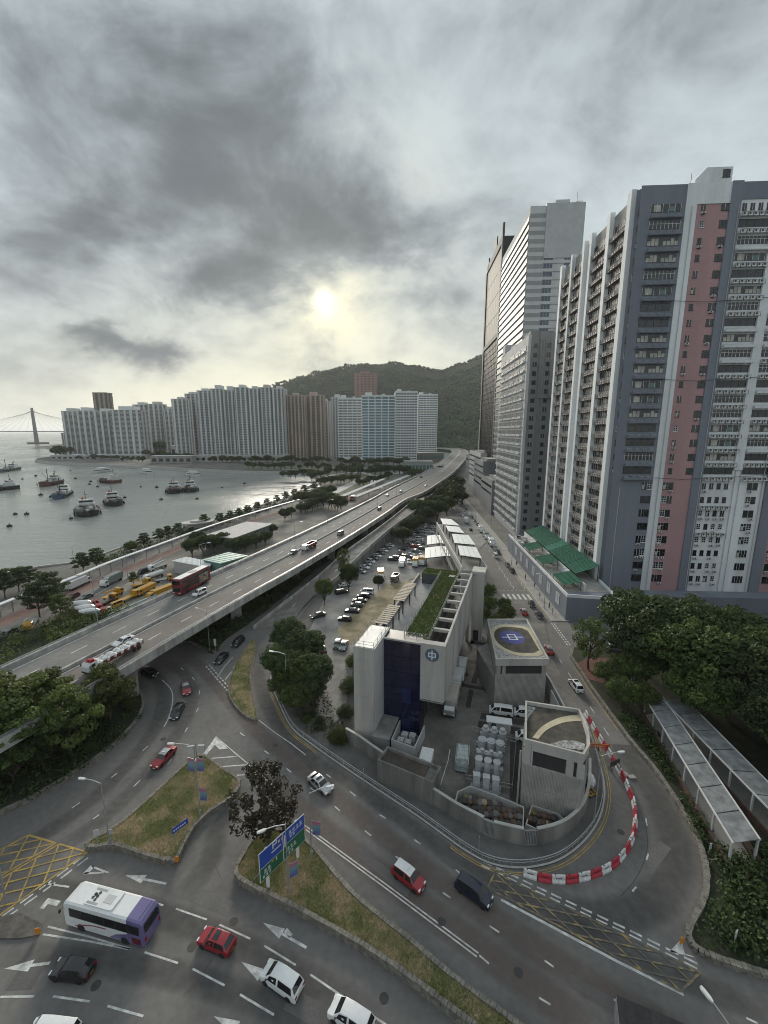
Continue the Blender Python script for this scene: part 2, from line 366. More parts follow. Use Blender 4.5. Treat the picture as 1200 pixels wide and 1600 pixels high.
fr = MB(); crown_blobs(fr, 26000, (-620, 900), (1060, 1780), hill_z, 2.6, 5.6, lambda X, Y: hill_z(X, Y) > 2 and -0.34 < X / Y < 0.5)
tag(fr.build('forest', FORM), 'dense dark green woodland covering the hillside', 'woodland', kind='stuff')
# ------------------------------------------------------------------ roads
junction = MB(); junction.sheet([(-112, 6), (90, 6), (60, 30), (50, 60), (47, 100), (-22, 130), (-45, 112), (-112, 60)], 0.012)
ROAD = struct(junction.build('road', ASPH))
STREET_P = [T(26.5, 60), T(37, 60), T(37, 340), T(60, 700), T(50, 700), T(29, 340)]
street = MB(); street.sheet(STREET_P, 0.018); street.sheet([T(36, 91), T(100, 91), T(100, 103), T(36, 103)], 0.022)
STREET = struct(street.build('street', ASPH))
wf_l = [(-40, 985), (20, 950), (90, 915), (150, 890), (225, 858), (300, 822), (400, 790), (480, 770)]
wf_r = [(-40, 1050), (60, 985), (120, 948), (200, 902), (262, 868), (330, 838), (420, 806), (500, 780)]
wr = MB(); wl_, wr_ = [G(*p) for p in wf_l], [G(*p) for p in wf_r]
wr.add([(x, y, 0.02) for x, y in wl_] + [(x, y, 0.02) for x, y in wr_], [(i, 8 + i, 9 + i, i + 1) for i in range(7)])
WATERROAD = struct(wr.build('waterfront_road', ASPH))
# ground beyond the flyover: works yards and a grassy park, kept low
YARDM = mat('yard_dirt', (0.21, 0.195, 0.170), 0.95, 0.25, 0.09, col2=(0.12, 0.118, 0.10), fine=0.2)
yd = MB(); yd.sheet([G(*p) for p in ((150, 985), (125, 958), (200, 910), (262, 875), (340, 842), (430, 812), (520, 786), (560, 770), (620, 745), (600, 740), (540, 738), (560, 725), (640, 728), (660, 740), (480, 850), (250, 960))], 0.014)
struct(yd.build('works_yard', YARDM))
# raised site block that carries the car park, the office building and the substation
kerb_px = [(422, 1056), (425, 1075), (434, 1097), (455, 1138), (490, 1167), (525, 1192), (560, 1216), (605, 1246), (650, 1276), (690, 1305), (725, 1330), (762, 1350), (800, 1358), (840, 1356), (880, 1343), (915, 1315), (938, 1280), (946, 1240), (940, 1200), (928, 1160), (912, 1115)]
KERB = px_line(kerb_px, 0, 4)
pad_poly = KERB + [T(29.2, 74), T(28.3, 100), T(27.6, 120), T(28.6, 160), T(29.3, 330)] + [G(*p) for p in ((640, 790), (618, 838), (560, 872), (520, 905), (500, 925), (470, 962), (440, 1010), (425, 1040))]
pad = MB(); pad.prism(pad_poly, -0.3, 0.13)
SITE = struct(pad.build('site_pavement', PAVE))
cp = MB(); cp.sheet([G(*p) for p in ((484, 985), (505, 940), (523, 908), (600, 855), (640, 826), (735, 797), (765, 842), (722, 885), (640, 905), (560, 1000), (545, 1080), (532, 1135), (500, 1118), (482, 1060))], 0.145)
struct(cp.build('car_park', mat('car_park_concrete', (0.25, 0.245, 0.235), 0.9, 0.2, 0.16, col2=(0.17, 0.165, 0.155), fine=0.12)))
ds = MB(); ds.sheet([G(*p) for p in ((527, 985), (552, 960), (580, 935), (603, 914), (640, 908), (652, 905), (600, 960), (560, 1002), (540, 1010))], 0.155)
struct(ds.build('earth_strip', mat('bare_earth', (0.30, 0.245, 0.165), 0.95, 0.15, 0.3, col2=(0.19, 0.165, 0.09), fine=0.2)))
YARD_POLY = [G(*p) for p in ((556, 1160), (600, 1185), (660, 1237), (715, 1280), (765, 1312), (830, 1322), (880, 1305), (912, 1262), (922, 1180), (905, 1110), (868, 1040), (848, 965), (770, 955), (745, 1000), (700, 1100))]
sy = MB(); sy.sheet(YARD_POLY, 0.15)
YARD = struct(sy.build('yard_floor', mat('yard_concrete', (0.165, 0.155, 0.142), 0.9, 0.2, 0.25, col2=(0.105, 0.097, 0.090), fine=0.14)))
# right-hand street pavement, and the brick corner by the side road
rp = MB(); rp.prism([T(37.2, 104), T(41.5, 104), T(41.5, 420), T(37.2, 420)], -0.2, 0.14)
struct(rp.build('pavement', CONC))
lp = MB(); lp.prism([T(29.6, 331), T(29.6, 440), T(24, 440), T(24, 331)], -0.2, 0.13); struct(lp.build('pavement', CONC))
bp_ = MB(); bp_.prism([G(*p) for p in ((900, 1040), (918, 1030), (960, 1030), (975, 1060), (940, 1070), (915, 1062))], -0.2, 0.34)
struct(bp_.build('brick_pavement', mat('red_paving', (0.15, 0.065, 0.05), 0.9, 0.2, 1.2, fine=0.2)))
# park bank to the right of the hairpin
outer_px = [(893, 1030), (912, 1058), (932, 1088), (985, 1160), (1022, 1204), (1055, 1252), (1085, 1305), (1101, 1352), (1103, 1392), (1092, 1425), (1078, 1450), (1076, 1470), (1088, 1487), (1120, 1503), (1165, 1518), (1215, 1532), (1300, 1548)]
OUTER = px_line(outer_px, 0, 4)
pk = MB(); pk.prism(OUTER + [(140, 28), (140, 88), T(37.5, 90)], -0.3, 0.30)
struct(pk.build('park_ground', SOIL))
# grass islands
isA = px_line([(318, 1186), (345, 1205), (374, 1226), (360, 1252), (330, 1272), (303, 1298), (285, 1330), (272, 1350), (230, 1342), (180, 1326), (143, 1330), (140, 1322), (185, 1296), (240, 1248), (298, 1194)], 0, 3, True)
isB = px_line([(370, 1374), (380, 1345), (398, 1318), (420, 1306), (460, 1308), (490, 1333), (525, 1375), (560, 1413), (640, 1478), (700, 1530), (790, 1598), (860, 1650), (850, 1665), (800, 1655), (720, 1598), (640, 1536), (560, 1482), (450, 1420), (400, 1396)], 0, 3, True)
isD = px_line([(398, 1000), (380, 1020), (366, 1046), (358, 1074), (362, 1094), (380, 1116), (400, 1126), (400, 1112), (394, 1085), (391, 1055), (398, 1025)], 0, 3, True)
isC = px_line([(-60, 1300), (0, 1274), (60, 1245), (130, 1203), (172, 1172), (205, 1140), (222, 1114), (223, 1092), (207, 1072)], 0, 4) + [(-52, 78), (-62, 80), (-75, 72), (-112, 52), (-112, 36), (-70, 34)]
isE = [G(*p) for p in ((268, 1005), (300, 1007), (332, 1020), (352, 1000), (412, 958), (490, 893), (545, 852), (600, 808))] + [(-8, 232), (-22, 190), (-40, 128), (-55, 92)]
isF = [(-66, 84), (-60, 100), (-58, 112), (-68, 108), (-95, 92), (-112, 78), (-112, 62), (-80, 72)]
def island(name, poly, h, m, stone=True):
    b = MB(); b.prism(poly, -0.2, h); o = struct(b.build(name, m)); return o
ISL = {}
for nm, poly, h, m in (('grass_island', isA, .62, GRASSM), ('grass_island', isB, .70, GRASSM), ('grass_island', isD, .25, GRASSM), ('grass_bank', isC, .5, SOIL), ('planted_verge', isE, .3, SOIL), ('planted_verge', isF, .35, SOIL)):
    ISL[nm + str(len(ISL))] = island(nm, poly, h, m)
STONE = mat('rubble_stone', (0.19, 0.175, 0.15), 0.9, 0.35, 1.6, fine=0.25, rnd=0.0)
def stone_wall(line, h, label, th=0.42, closed=False, st=0.42, z0=0.0):
    """dressed blocks laid in courses along a line; joined, as each is a few pixels"""
    mb = MB(); rng = random.Random(len(line))
    pts_ = line + ([line[0]] if closed else [])
    seg = [math.hypot(b[0] - a[0], b[1] - a[1]) for a, b in zip(pts_, pts_[1:])]; tot = sum(seg)
    nc = max(1, round(h / 0.23)); ch = h / nc
    for c in range(nc):
        d = -st * (c % 2) * .5
        while d < tot - .1:
            w = st * rng.uniform(.75, 1.3); mid = min(max(d + w / 2, 0), tot - 1e-3); acc = 0
            for (a, b), s_ in zip(zip(pts_, pts_[1:]), seg):
                if acc + s_ >= mid:
                    t = (mid - acc) / s_; an = math.atan2(b[1] - a[1], b[0] - a[0]); break
                acc += s_
            mb.obox((a[0] + (b[0] - a[0]) * t, a[1] + (b[1] - a[1]) * t, z0 + ch * (c + .5)), (w - .035, th * rng.uniform(.85, 1.1), ch - .02 + rng.uniform(-.02, .03)), an)
            d += w
    w_ = thing('stone_kerb_wall', label, 'kerb wall', (*pts_[0], z0))
    o = mb.build('stone_courses', STONE); o.parent = w_; o.matrix_parent_inverse = Matrix.Translation(w_.location).inverted(); o['kind'] = 'stuff'
    return w_
stone_wall(isA, .78, 'low rubble stone edging round the dry grass triangle beside the yellow box junction', closed=True)
stone_wall(isB, .95, 'low stone edging round the long grass island under the big direction sign', closed=True)
stone_wall(isD, .3, 'thin stone edging round the small leaf-shaped grass island between slip roads', closed=True)
stone_wall(isC[:33], .7, 'curved stone edging below the trees beside the flyover pier', th=.5)
stone_wall(OUTER, .62, 'long curved stone edging on the outside of the hairpin bend', th=.55)
stone_wall([G(*p) for p in ((258, 1004), (300, 1006), (335, 1021))], .5, 'short stone edging under the flyover beside the two black cars')
# worn lanes and tyre-dark arcs: strips whose darkness fades to nothing at their edges
def wear_mat(name, c):
    m = mat(name + '_x', c, .88); m2 = bpy.data.materials.new(name); m2.use_nodes = True; t = m2.node_tree; L = t.links.new; b = t.nodes['Principled BSDF']; out = t.nodes['Material Output']
    b.inputs['Base Color'].default_value = (*c, 1); b.inputs['Roughness'].default_value = .85; a = t.nodes.new('ShaderNodeAttribute'); a.attribute_name = 'wear'; tr = t.nodes.new('ShaderNodeBsdfTransparent'); mx_ = t.nodes.new('ShaderNodeMixShader')
    n = t.nodes.new('ShaderNodeTexNoise'); n.inputs['Scale'].default_value = .8; n.inputs['Detail'].default_value = 5; L(t.nodes.new('ShaderNodeNewGeometry').outputs['Position'], n.inputs['Vector']); mu = t.nodes.new('ShaderNodeMath'); mu.operation = 'MULTIPLY'; L(a.outputs['Fac'], mu.inputs[0])
    mr = t.nodes.new('ShaderNodeMapRange'); mr.inputs[1].default_value = .3; mr.inputs[2].default_value = .65; mr.inputs[3].default_value = .65; mr.inputs[4].default_value = 1.0; L(n.outputs[0], mr.inputs[0]); L(mr.outputs[0], mu.inputs[1]); L(mu.outputs[0], mx_.inputs[0]); L(tr.outputs[0], mx_.inputs[1]); L(b.outputs[0], mx_.inputs[2]); L(mx_.outputs[0], out.inputs[0]); return m2
WEAR_D, WEAR_B = wear_mat('tyre_dark_asphalt', (.070, .067, .065)), wear_mat('brown_worn_asphalt', (.165, .125, .110))
zw_ = [.0130]
def wear(pts, w, k, m, parent=None):
    P = smoothline([G(*p) for p in pts], 5); rows = [offset_line(P, w * f) if f else P for f in (.5, .28, 0, -.28, -.5)]; n = len(P); zw_[0] += .0006; V = []; A = []
    for r, f in zip(rows, (0, .8, 1, .8, 0)):
        for i, (x, y) in enumerate(r): V.append((x, y, zw_[0])); A.append(k * f * min(1, i / 4, (n - 1 - i) / 4))
    me = bpy.data.meshes.new('road_wear'); me.from_pydata(V, [], [(a * n + i, (a + 1) * n + i, (a + 1) * n + i + 1, a * n + i + 1) for a in range(4) for i in range(n - 1)]); me.materials.append(m); at_ = me.attributes.new('wear', 'FLOAT', 'POINT'); at_.data.foreach_set('value', A); me.update(); return mobj('road_wear', me, parent or ROAD)
wear([(940, 1110), (985, 1185), (1025, 1245), (1052, 1305), (1056, 1350), (1036, 1395), (990, 1425), (930, 1435), (860, 1420)], 4.4, .5, WEAR_D)
wear([(900, 1050), (935, 1105), (975, 1165)], 2.6, .6, WEAR_D)
wear([(0, 1345), (90, 1290), (170, 1225), (235, 1150), (255, 1100), (245, 1060), (200, 1030)], 3.0, .4, WEAR_D); wear([(60, 1345), (150, 1288), (225, 1215), (280, 1140), (300, 1090), (290, 1055), (250, 1030)], 3.0, .35, WEAR_D)
wear([(290, 1020), (330, 1060), (400, 1140), (470, 1200), (560, 1275), (700, 1385), (850, 1490), (1010, 1590), (1100, 1640)], 3.2, .55, WEAR_B); wear([(380, 1175), (440, 1235), (500, 1290), (620, 1385), (740, 1475), (860, 1560), (930, 1610)], 3.4, .6, WEAR_B)
wear([(500, 1190), (600, 1260), (720, 1345), (900, 1450), (1100, 1545), (1250, 1600)], 2.6, .45, WEAR_D); wear([(600, 1600), (480, 1530), (360, 1470), (240, 1425), (120, 1395), (0, 1375)], 2.8, .4, WEAR_D); wear([(560, 1640), (420, 1570), (280, 1525), (130, 1500), (0, 1490)], 2.6, .45, WEAR_D)
wear([(395, 1225), (345, 1290), (330, 1340), (290, 1400)], 3.0, .5, WEAR_D); wear([(410, 1010), (405, 1060), (425, 1120), (480, 1180), (540, 1225)], 2.8, .4, WEAR_D)
# ------------------------------------------------------------------ painted markings (children of the road)
MK = 0.020
def strip(name, pts, w, m=WHITE, z=MK, parent=None, px=True):
    P = [G(*p) for p in pts] if px else pts
    l, r = offset_line(P, w / 2), offset_line(P, -w / 2)
    mb = MB(); n = len(P)
    mb.add([(x, y, z) for x, y in r] + [(x, y, z) for x, y in l], [(i, i + 1, n + i + 1, n + i) for i in range(n - 1)])
    return mb.build(name, m, parent or ROAD)
def dashed(name, pts, w, on, off, m=WHITE, z=MK, parent=None, px=True):
    P = [G(*p) for p in pts] if px else pts
    seg = [math.hypot(b[0] - a[0], b[1] - a[1]) for a, b in zip(P, P[1:])]; tot = sum(seg)
    def at(d):
        for (a, b), s_ in zip(zip(P, P[1:]), seg):
            if d <= s_: return (a[0] + (b[0] - a[0]) * d / s_, a[1] + (b[1] - a[1]) * d / s_)
            d -= s_
        return P[-1]
    d = 0
    while d + on <= tot + .01: strip(name, [at(d), at(d + on / 2), at(d + on)], w, m, z, parent, False); d += on + off
def poly(name, pts, m=WHITE, z=MK, parent=None, px=True):
    mb = MB(); mb.sheet([G(*p) for p in pts] if px else pts, z); return mb.build(name, m, parent or ROAD)
for a, b in (((413, 1173), (420, 1178)), ((448, 1201), (455, 1207)), ((485, 1231), (493, 1237)), ((523, 1260), (531, 1267)), ((570, 1298), (580, 1306)),
             ((547, 1237), (556, 1244)), ((593, 1273), (603, 1279)), ((647, 1312), (657, 1319)), ((510, 1210), (517, 1215)), ((712, 1359), (718, 1364)),
             ((692, 1395), (704, 1403)), ((765, 1447), (780, 1457)), ((851, 1501), (865, 1511)), ((959, 1562), (977, 1572)), ((842, 1559), (860, 1570)),
             ((1166, 1591), (1184, 1599)), ((749, 1493), (764, 1506)), ((618, 1338), (630, 1347)),
             ((1009, 1279), (1011, 1290)), ((1013, 1334), (1010, 1344)), ((988, 1393), (994, 1386)), ((375, 1145), (382, 1150)),
             ((112, 1263), (125, 1254)), ((174, 1215), (183, 1208)), ((209, 1229), (219, 1219)), ((145, 1280), (155, 1273)), ((223, 1173), (231, 1166)),
             ((289, 1144), (293, 1137)), ((307, 1112), (310, 1106)), ((311, 1085), (312, 1079)), ((300, 1058), (304, 1063)), ((282, 1043), (287, 1047)), ((227, 1029), (233, 1031)), ((262, 1195), (268, 1186)),
             ((275, 1420), (323, 1437)), ((343, 1445), (391, 1467)), ((226, 1488), (278, 1505)), ((301, 1514), (351, 1540)), ((375, 1554), (428, 1586)),
             ((168, 1572), (224, 1588)), ((83, 1557), (140, 1565)), ((0, 1558), (53, 1557)), ((413, 1478), (462, 1508)), ((485, 1523), (538, 1559)), ((247, 1412), (255, 1415)),
             ((571, 1580), (610, 1606)), ((120, 1407), (165, 1425))):
    strip('lane_dash', [a, b], 0.16)
for o_ in (0.0, 0.34):
    L_ = [G(465, 1287), G(600, 1386), G(745, 1495)]; strip('double_white_line', [(x + o_ * .6, y + o_ * .8) for x, y in L_], 0.14, px=False)
strip('edge_line', [(75, 1448), (140, 1464), (204, 1483)], .16); strip('edge_line', [(67, 1460), (140, 1471), (203, 1483.5)], .16)
strip('edge_line', [(72, 1381), (108, 1386)], .18)
strip('curved_line', px_line([(253, 1062), (267, 1077), (270, 1094), (264, 1120), (256, 1136)], 0, 4), .16, px=False)
strip('edge_line', [(338, 1060), (352, 1040), (364, 1027)], .16)
strip('edge_line', [(400, 1122), (430, 1145), (455, 1162), (478, 1180)], .13)
strip('stop_line', [(783, 1406), (860, 1447), (960, 1500), (1068, 1554)], .26)
dashed('give_way_dash', [(755, 1346), (860, 1396), (980, 1452), (1094, 1508)], .2, 1.0, .45); dashed('give_way_dash', [(752, 1352), (858, 1402), (978, 1458), (1090, 1514)], .16, 1.0, .45)
for k in (0, 1.0):
    dashed('give_way_dash', [(322 + k * 5, 1041 - k * 2), (340 + k * 5, 1062 - k * 2), (358 + k * 5, 1082 - k * 2)], .25, .7, .5)
    dashed('give_way_dash', [(0 + k * 6, 1434 + k * 3), (70 + k * 6, 1384 + k * 3), (136 + k * 6, 1334 + k * 3)], .2, 1.1, .5)
# the white chevron nose and its hatching
poly('chevron', [(337, 1151), (356, 1170), (343, 1171), (336, 1164), (322, 1180), (316, 1180)])
strip('edge_line', [(337, 1151), (370, 1179), (405, 1208), (440, 1240)], .16)
for a, b in (((331, 1185), (370, 1182)), ((347, 1198), (386, 1195)), ((363, 1212), (402, 1209))): strip('hatch_line', [a, b], .2)
# patched trenches, manholes and a crack or two
PATCH = [mat('asphalt_patch_dark', (.115, .110, .106), .9, .12, .3, fine=.12), mat('asphalt_patch_pale', (.140, .134, .128), .9, .12, .3, fine=.12)]
for k, (a, c, w) in enumerate((((560, 1330), (640, 1395), 1.1), ((300, 1395), (360, 1420), 1.4), ((690, 1340), (760, 1385), .8), ((180, 1240), (205, 1215), 1.3), ((890, 1530), (985, 1585), .9), ((1010, 1360), (1040, 1320), 1.2), ((450, 1560), (520, 1600), 1.5), ((330, 1105), (350, 1135), 1.2), ((20, 1530), (60, 1528), 1.6))): strip('road_patch', [a, c], w, PATCH[k % 2], .0185)
MANH = mat('manhole_iron', (.05, .048, .046), .7, .2, 3)
for p in ((520, 1300), (365, 1440), (690, 1440), (255, 1155), (970, 1300), (810, 1520), (430, 1165), (150, 1540), (600, 1560), (300, 1480)):
    x, y = G(*p); mb = MB(); mb.prism([(x + .42 * math.cos(t), y + .42 * math.sin(t)) for t in [i * math.pi / 8 for i in range(16)]], .012, .0215); mb.build('manhole_cover', MANH, ROAD)
for pts_ in ([(331, 1500), (318, 1520), (300, 1545), (290, 1552)], [(1009, 1292), (1012, 1320), (1004, 1352), (990, 1378), (970, 1400)], [(350, 1290), (336, 1320), (334, 1345), (345, 1372)]): strip('road_crack', px_line(pts_, 0, 4), .06, MANH, .0195, None, False)
# arrows and triangles
def arrow(tail, tip_, w=.24, head_l=2.3, head_w=.45, z=MK):
    a, b = Vector(G(*tail)), Vector(G(*tip_)); d = (b - a).normalized(); n = Vector((-d.y, d.x)); c = b - d * head_l
    poly('lane_arrow', [tuple(x) for x in (a + n * w / 2, c + n * w / 2, c + n * head_w, b, c - n * head_w, c - n * w / 2, a - n * w / 2)], z=z, px=False)
arrow((260, 1381), (196, 1368)); arrow((479, 1481), (411, 1442)); arrow((78, 1505), (6, 1514)); arrow((455, 1555), (377, 1503)); arrow((395, 1620), (334, 1588)); arrow((352, 1062), (372, 1037), .2, 1.6, .5)
for pts_ in ([(128, 1367), (142, 1352), (148, 1354), (138, 1365)], [(142, 1352), (171, 1363), (163, 1364), (145, 1356)], [(128, 1367), (134, 1363), (163, 1363), (171, 1364)]): poly('give_way_triangle', pts_)
strip('turn_arrow', [(65, 1420), (75, 1408), (92, 1412)], .5); poly('direction_triangle', [(1046, 1487), (1064, 1468), (1070, 1490), (1090, 1497)])
strip('turn_arrow', [(455, 1463), (446, 1453)], .4)
# yellow boxes
zb_ = [MK + .003]
def box_line(a, b, w, m=None):
    zb_[0] += .0012; strip('box_line', [tuple(a), tuple(b)], w, m or YELL, zb_[0], px=False)
lerp = lambda a, b, t: a + (b - a) * t
def box_lattice(q0, q1, q2, q3, n, w, m=None):
    """outline q0-q1-q2-q3 with crossing diagonals; q0-q3 and q1-q2 are the long sides"""
    for a, b in ((q0, q1), (q1, q2), (q2, q3), (q3, q0)): box_line(a, b, w * 1.2, m)
    for k in range(-1, n):
        a, b = max(0, k / n), min(1, (k + 2) / n); u0, u1 = (0 if k >= 0 else .5), (1 if k + 2 <= n else .5)
        for f in (lambda u: u, lambda u: 1 - u): box_line(lerp(lerp(q0, q3, a), lerp(q1, q2, a), f(u0)), lerp(lerp(q0, q3, b), lerp(q1, q2, b), f(u1)), w, m)
A_, B_, C_, D_ = [Vector(G(*p)) for p in ((45, 1305), (137, 1332), (-14, 1440), (-118, 1388))]
m1, m2 = lerp(A_, B_, .5), lerp(D_, C_, .5); e_ = (B_ - A_).normalized() * .25
box_lattice(A_, m1 - e_, m2 - e_, D_, 4, .17); box_lattice(m1 + e_, B_, C_, m2 + e_, 4, .17)
q0, q1, q2, q3 = [Vector(G(*p)) for p in ((773, 1364), (762, 1388), (1064, 1550), (1094, 1520))]
box_lattice(q0, q1, q2, q3, 6, .15, YELLF)
# double yellow lines round the bends
for dd in (.35, .62):
    strip('yellow_line', offset_line(KERB[38:], -dd), .1, YELL, px=False); strip('yellow_line', offset_line(KERB[4:18], -dd), .1, YELL, px=False)
strip('yellow_line', [(x, y) for x, y in offset_line(px_line([(140, 1330), (185, 1303), (240, 1255), (303, 1196)], 0, 3), .4)], .14, YELL, px=False)
strip('yellow_line', offset_line(OUTER[2:12], -.55), .12, YELL, px=False)
# street markings
for k in range(6): poly('crossing_stripe', [T(28.2 + k * 1.45, 118), T(28.9 + k * 1.45, 118), T(28.9 + k * 1.45, 122), T(28.2 + k * 1.45, 122)], z=.026, parent=STREET, px=False)
for s_ in (115.5, 125): dashed('crossing_edge', [T(28, s_), T(37, s_)], .14, .6, .6, z=.026, parent=STREET, px=False)
dashed('lane_dash', [T(32.5, 62), T(32.8, 112)], .14, 1.8, 3.6, z=.026, parent=STREET, px=False); dashed('lane_dash', [T(33, 152), T(33.4, 330)], .14, 2, 6, z=.026, parent=STREET, px=False)
zz = [T(32.8 + (.35 if k % 2 else -.35), 126 + k * 2.0) for k in range(13)]; strip('zigzag_line', zz, .14, z=.026, parent=STREET, px=False)
zz = [T(36.3 + (.3 if k % 2 else -.3), 126 + k * 2.0) for k in range(11)]; strip('zigzag_line', zz, .14, z=.026, parent=STREET, px=False)
for k in (0, .6): dashed('give_way_dash', [T(36.6 + k, 91.5), T(36.6 + k, 103)], .28, .7, .45, z=.03, parent=STREET, px=False)
strip('yellow_line', [T(36.7, 104), T(36.7, 300)], .14, YELL, .026, STREET, False); strip('yellow_line', [T(36.7, 62), T(36.7, 90)], .14, YELL, .026, STREET, False)
dashed('lane_dash', [G(*p) for p in ((-20, 1015), (40, 968), (105, 932), (175, 896), (243, 864), (315, 832))], .18, 2.5, 5, z=.028, parent=WATERROAD, px=False)
strip('edge_line', offset_line(wr_, .5), .16, z=.028, parent=WATERROAD, px=False)
# yard rails and trench covers
TRM = mat('trench_cover', (0.035, 0.033, 0.032), 0.8, 0.2, 2)
for pts_ in ([(735, 1000), (741, 1001), (735, 1023), (728, 1022)], [(722, 1030), (755, 1035), (754, 1040), (722, 1035)], [(746, 1034), (752, 1034), (744, 1070), (736, 1068)], [(716, 1068), (763, 1076), (762, 1081), (716, 1073)], [(733, 1078), (740, 1080), (735, 1108), (727, 1106)], [(735, 1002), (770, 1006), (769, 1011), (735, 1007)], [(756, 1012), (762, 1013), (757, 1030), (751, 1029)],
             [(727, 1052), (732, 1053), (731, 1058), (726, 1057)], [(713, 1050), (720, 1051), (719, 1057), (712, 1056)], [(752, 1115), (822, 1126), (822, 1136), (750, 1124)], [(748, 1127), (820, 1140), (820, 1152), (746, 1138)], [(797, 1160), (818, 1164), (815, 1260), (796, 1250)]):
    poly('trench_cover', pts_, TRM, .158, YARD)
strip('yard_line', [(703, 1172), (700, 1190), (690, 1222), (685, 1240)], .12, WHITE, .158, YARD)
# ================================================================== BUILDINGS BY THE STREET
BLUEP = mat('wall_slate_blue', (0.185, 0.203, 0.240), 0.8, 0.10, 0.15, streak=True, fine=0.05)
PINKP = mat('wall_dusty_pink', (0.42, 0.255, 0.262), 0.8, 0.08, 0.15, streak=True, fine=0.05)
OFFW = mat('wall_off_white', (0.74, 0.76, 0.77), 0.8, 0.05, 0.2, streak=True, col2=(0.60, 0.615, 0.625), fine=0.04)
GREYW = mat('wall_mid_grey', (0.20, 0.205, 0.21), 0.85, 0.12, 0.2, streak=True, fine=0.06)
LGREYW = mat('wall_light_grey', (0.46, 0.465, 0.465), 0.85, 0.12, 0.2, streak=True, fine=0.06)
ACW = mat('air_conditioner_case', (0.60, 0.60, 0.58), 0.6, 0.15, 1.5)
REDFR = mat('red_oxide_steel', (0.17, 0.125, 0.115), 0.7, 0.25, 1.0)
BLIND = mat('window_blind', (0.42, 0.41, 0.37), 0.7, 0.2, 0.7)
TEALG = mat('teal_glass', (0.10, 0.17, 0.16), 0.12, 0.1, 0.5)
GREENR = mat('green_sheet_roof', (0.030, 0.115, 0.078), 0.9, 0.18, 0.6, fine=0.1, spec=.08)
GREENL = mat('green_sheet_roof_pale', (0.06, 0.19, 0.14), 0.9, 0.15, 0.6, spec=.08)
RNG = random.Random(21)
def wband_mesh(nm, w, h, style, depth=0.10):
    """a window band lying in x, facing -y, origin at its lower left"""
    mb = MB(); mb.box(0, w, -depth, 0, 0, h, 0)
    n = max(2, int(w / 0.9))
    if style == 'plain':
        mb.box(0, w, -depth - .05, -depth, h - .12, h, 1)
        for i in range(1, 4): mb.box(w * i / 4 - .04, w * i / 4 + .04, -depth - .03, -depth, 0, h - .12, 1)
    elif style == 'mullion':
        for i in range(n + 1): mb.box(min(w - .08, w * i / n), min(w, w * i / n + .08), -depth - .06, -depth, 0, h, 2)
        mb.box(0.08, w, -depth - .07, -depth, h * .62, h * .62 + .07, 2)
    elif style == 'blind':
        for i in range(n): 
            if RNG.random() < .8: mb.box(w * i / n + .07, w * (i + 1) / n - .07, -depth - .03, -depth, .08, h - RNG.choice((.1, .1, .7)), 3)
    else:
        mb.box(w * .1, w * .32, -depth - .03, -depth, .1, h - .15, 3); mb.box(w * .6, w * .8, -depth - .03, -depth, .1, h * .7, 4)
        for i in range(6): mb.box(w * i / 5.2, w * i / 5.2 + .07, -depth - .06, -depth, 0, h, 2)
    return mb.mesh(nm, [GLASS, DARK, WPAINT, BLIND, TEALG])
WB = [wband_mesh('window_band', 7.3, 1.75, s_) for s_ in ('plain', 'mullion', 'blind', 'mixed', 'plain', 'mullion', 'plain')]
def ledge_mesh(nm, w, m_slab, nu, case):
    mb = MB(); mb.box(0, w, -1.05, 0, -.12, 0, 0); mb.box(0, w, -1.10, -1.02, 0, .62, 0) if case else None
    for i in range(nu):
        x = w * (i + .5) / nu
        mb.box(x - .5, x + .5, -.95, -.35, .02, .75, 1); mb.cyl(0, 0, 0, 0, 0, n=3) if False else None
        mb.box(x - .3, x + .1, -.97, -.95, .14, .62, 2)
    for i in range(nu + 1): mb.box(w * i / nu - .04 if i else 0, w * i / nu + .04 if i < nu else w, -1.14, -1.05, -.35, .7, 3)
    mb.box(0, w, -1.16, -1.10, .66, .72, 3)
    return mb.mesh(nm, [m_slab, ACW, DARK, m_slab if case else DARK])
LEDA = ledge_mesh('air_conditioner_ledge', 7.6, BLUEP, 4, True)
LEDW = [ledge_mesh('air_conditioner_ledge', 7.6, OFFW, n_, c_) for n_, c_ in ((4, True), (6, False), (4, True), (5, False))]
def win_mesh(nm, w, h, style=0):
    mb = MB(); mb.box(0, w, -.06, 0, 0, h, 0)
    fr = 2 if style < 3 else 1
    mb.box(w / 2 - .03, w / 2 + .03, -.09, -.06, 0, h, fr)
    if style == 1: mb.box(0, w, -.09, -.06, h * .6, h * .6 + .06, fr); mb.box(.05, w / 2 - .05, -.075, -.06, .05, h * .58, 3)
    if style == 2:
        for i in range(3): mb.box(0, w, -.10, -.06, h * i / 3, h * i / 3 + .07, 2)
        mb.box(0, .06, -.1, -.06, 0, h, 2); mb.box(w - .06, w, -.1, -.06, 0, h, 2)
    mb.box(-.08, w + .08, -.14, 0, -.1, 0, fr if style == 2 else 1)
    return mb.mesh(nm, [GLASS, DARK, WPAINT, BLIND])
WIN = [win_mesh('window', 1.25, 1.85, s_) for s_ in (0, 3, 1, 3, 2, 3)]
WINS = [win_mesh('window', 1.0, 1.5, s_) for s_ in (3, 0, 1, 3, 2)]
WINSQ = [win_mesh('window', 1.7, 1.7, s_) for s_ in (3, 3, 0)]
def wuse(lst, name, par, x, y, z, rz=0): return mobj(name, RNG.choice(lst), par, (x, y, z), rz)
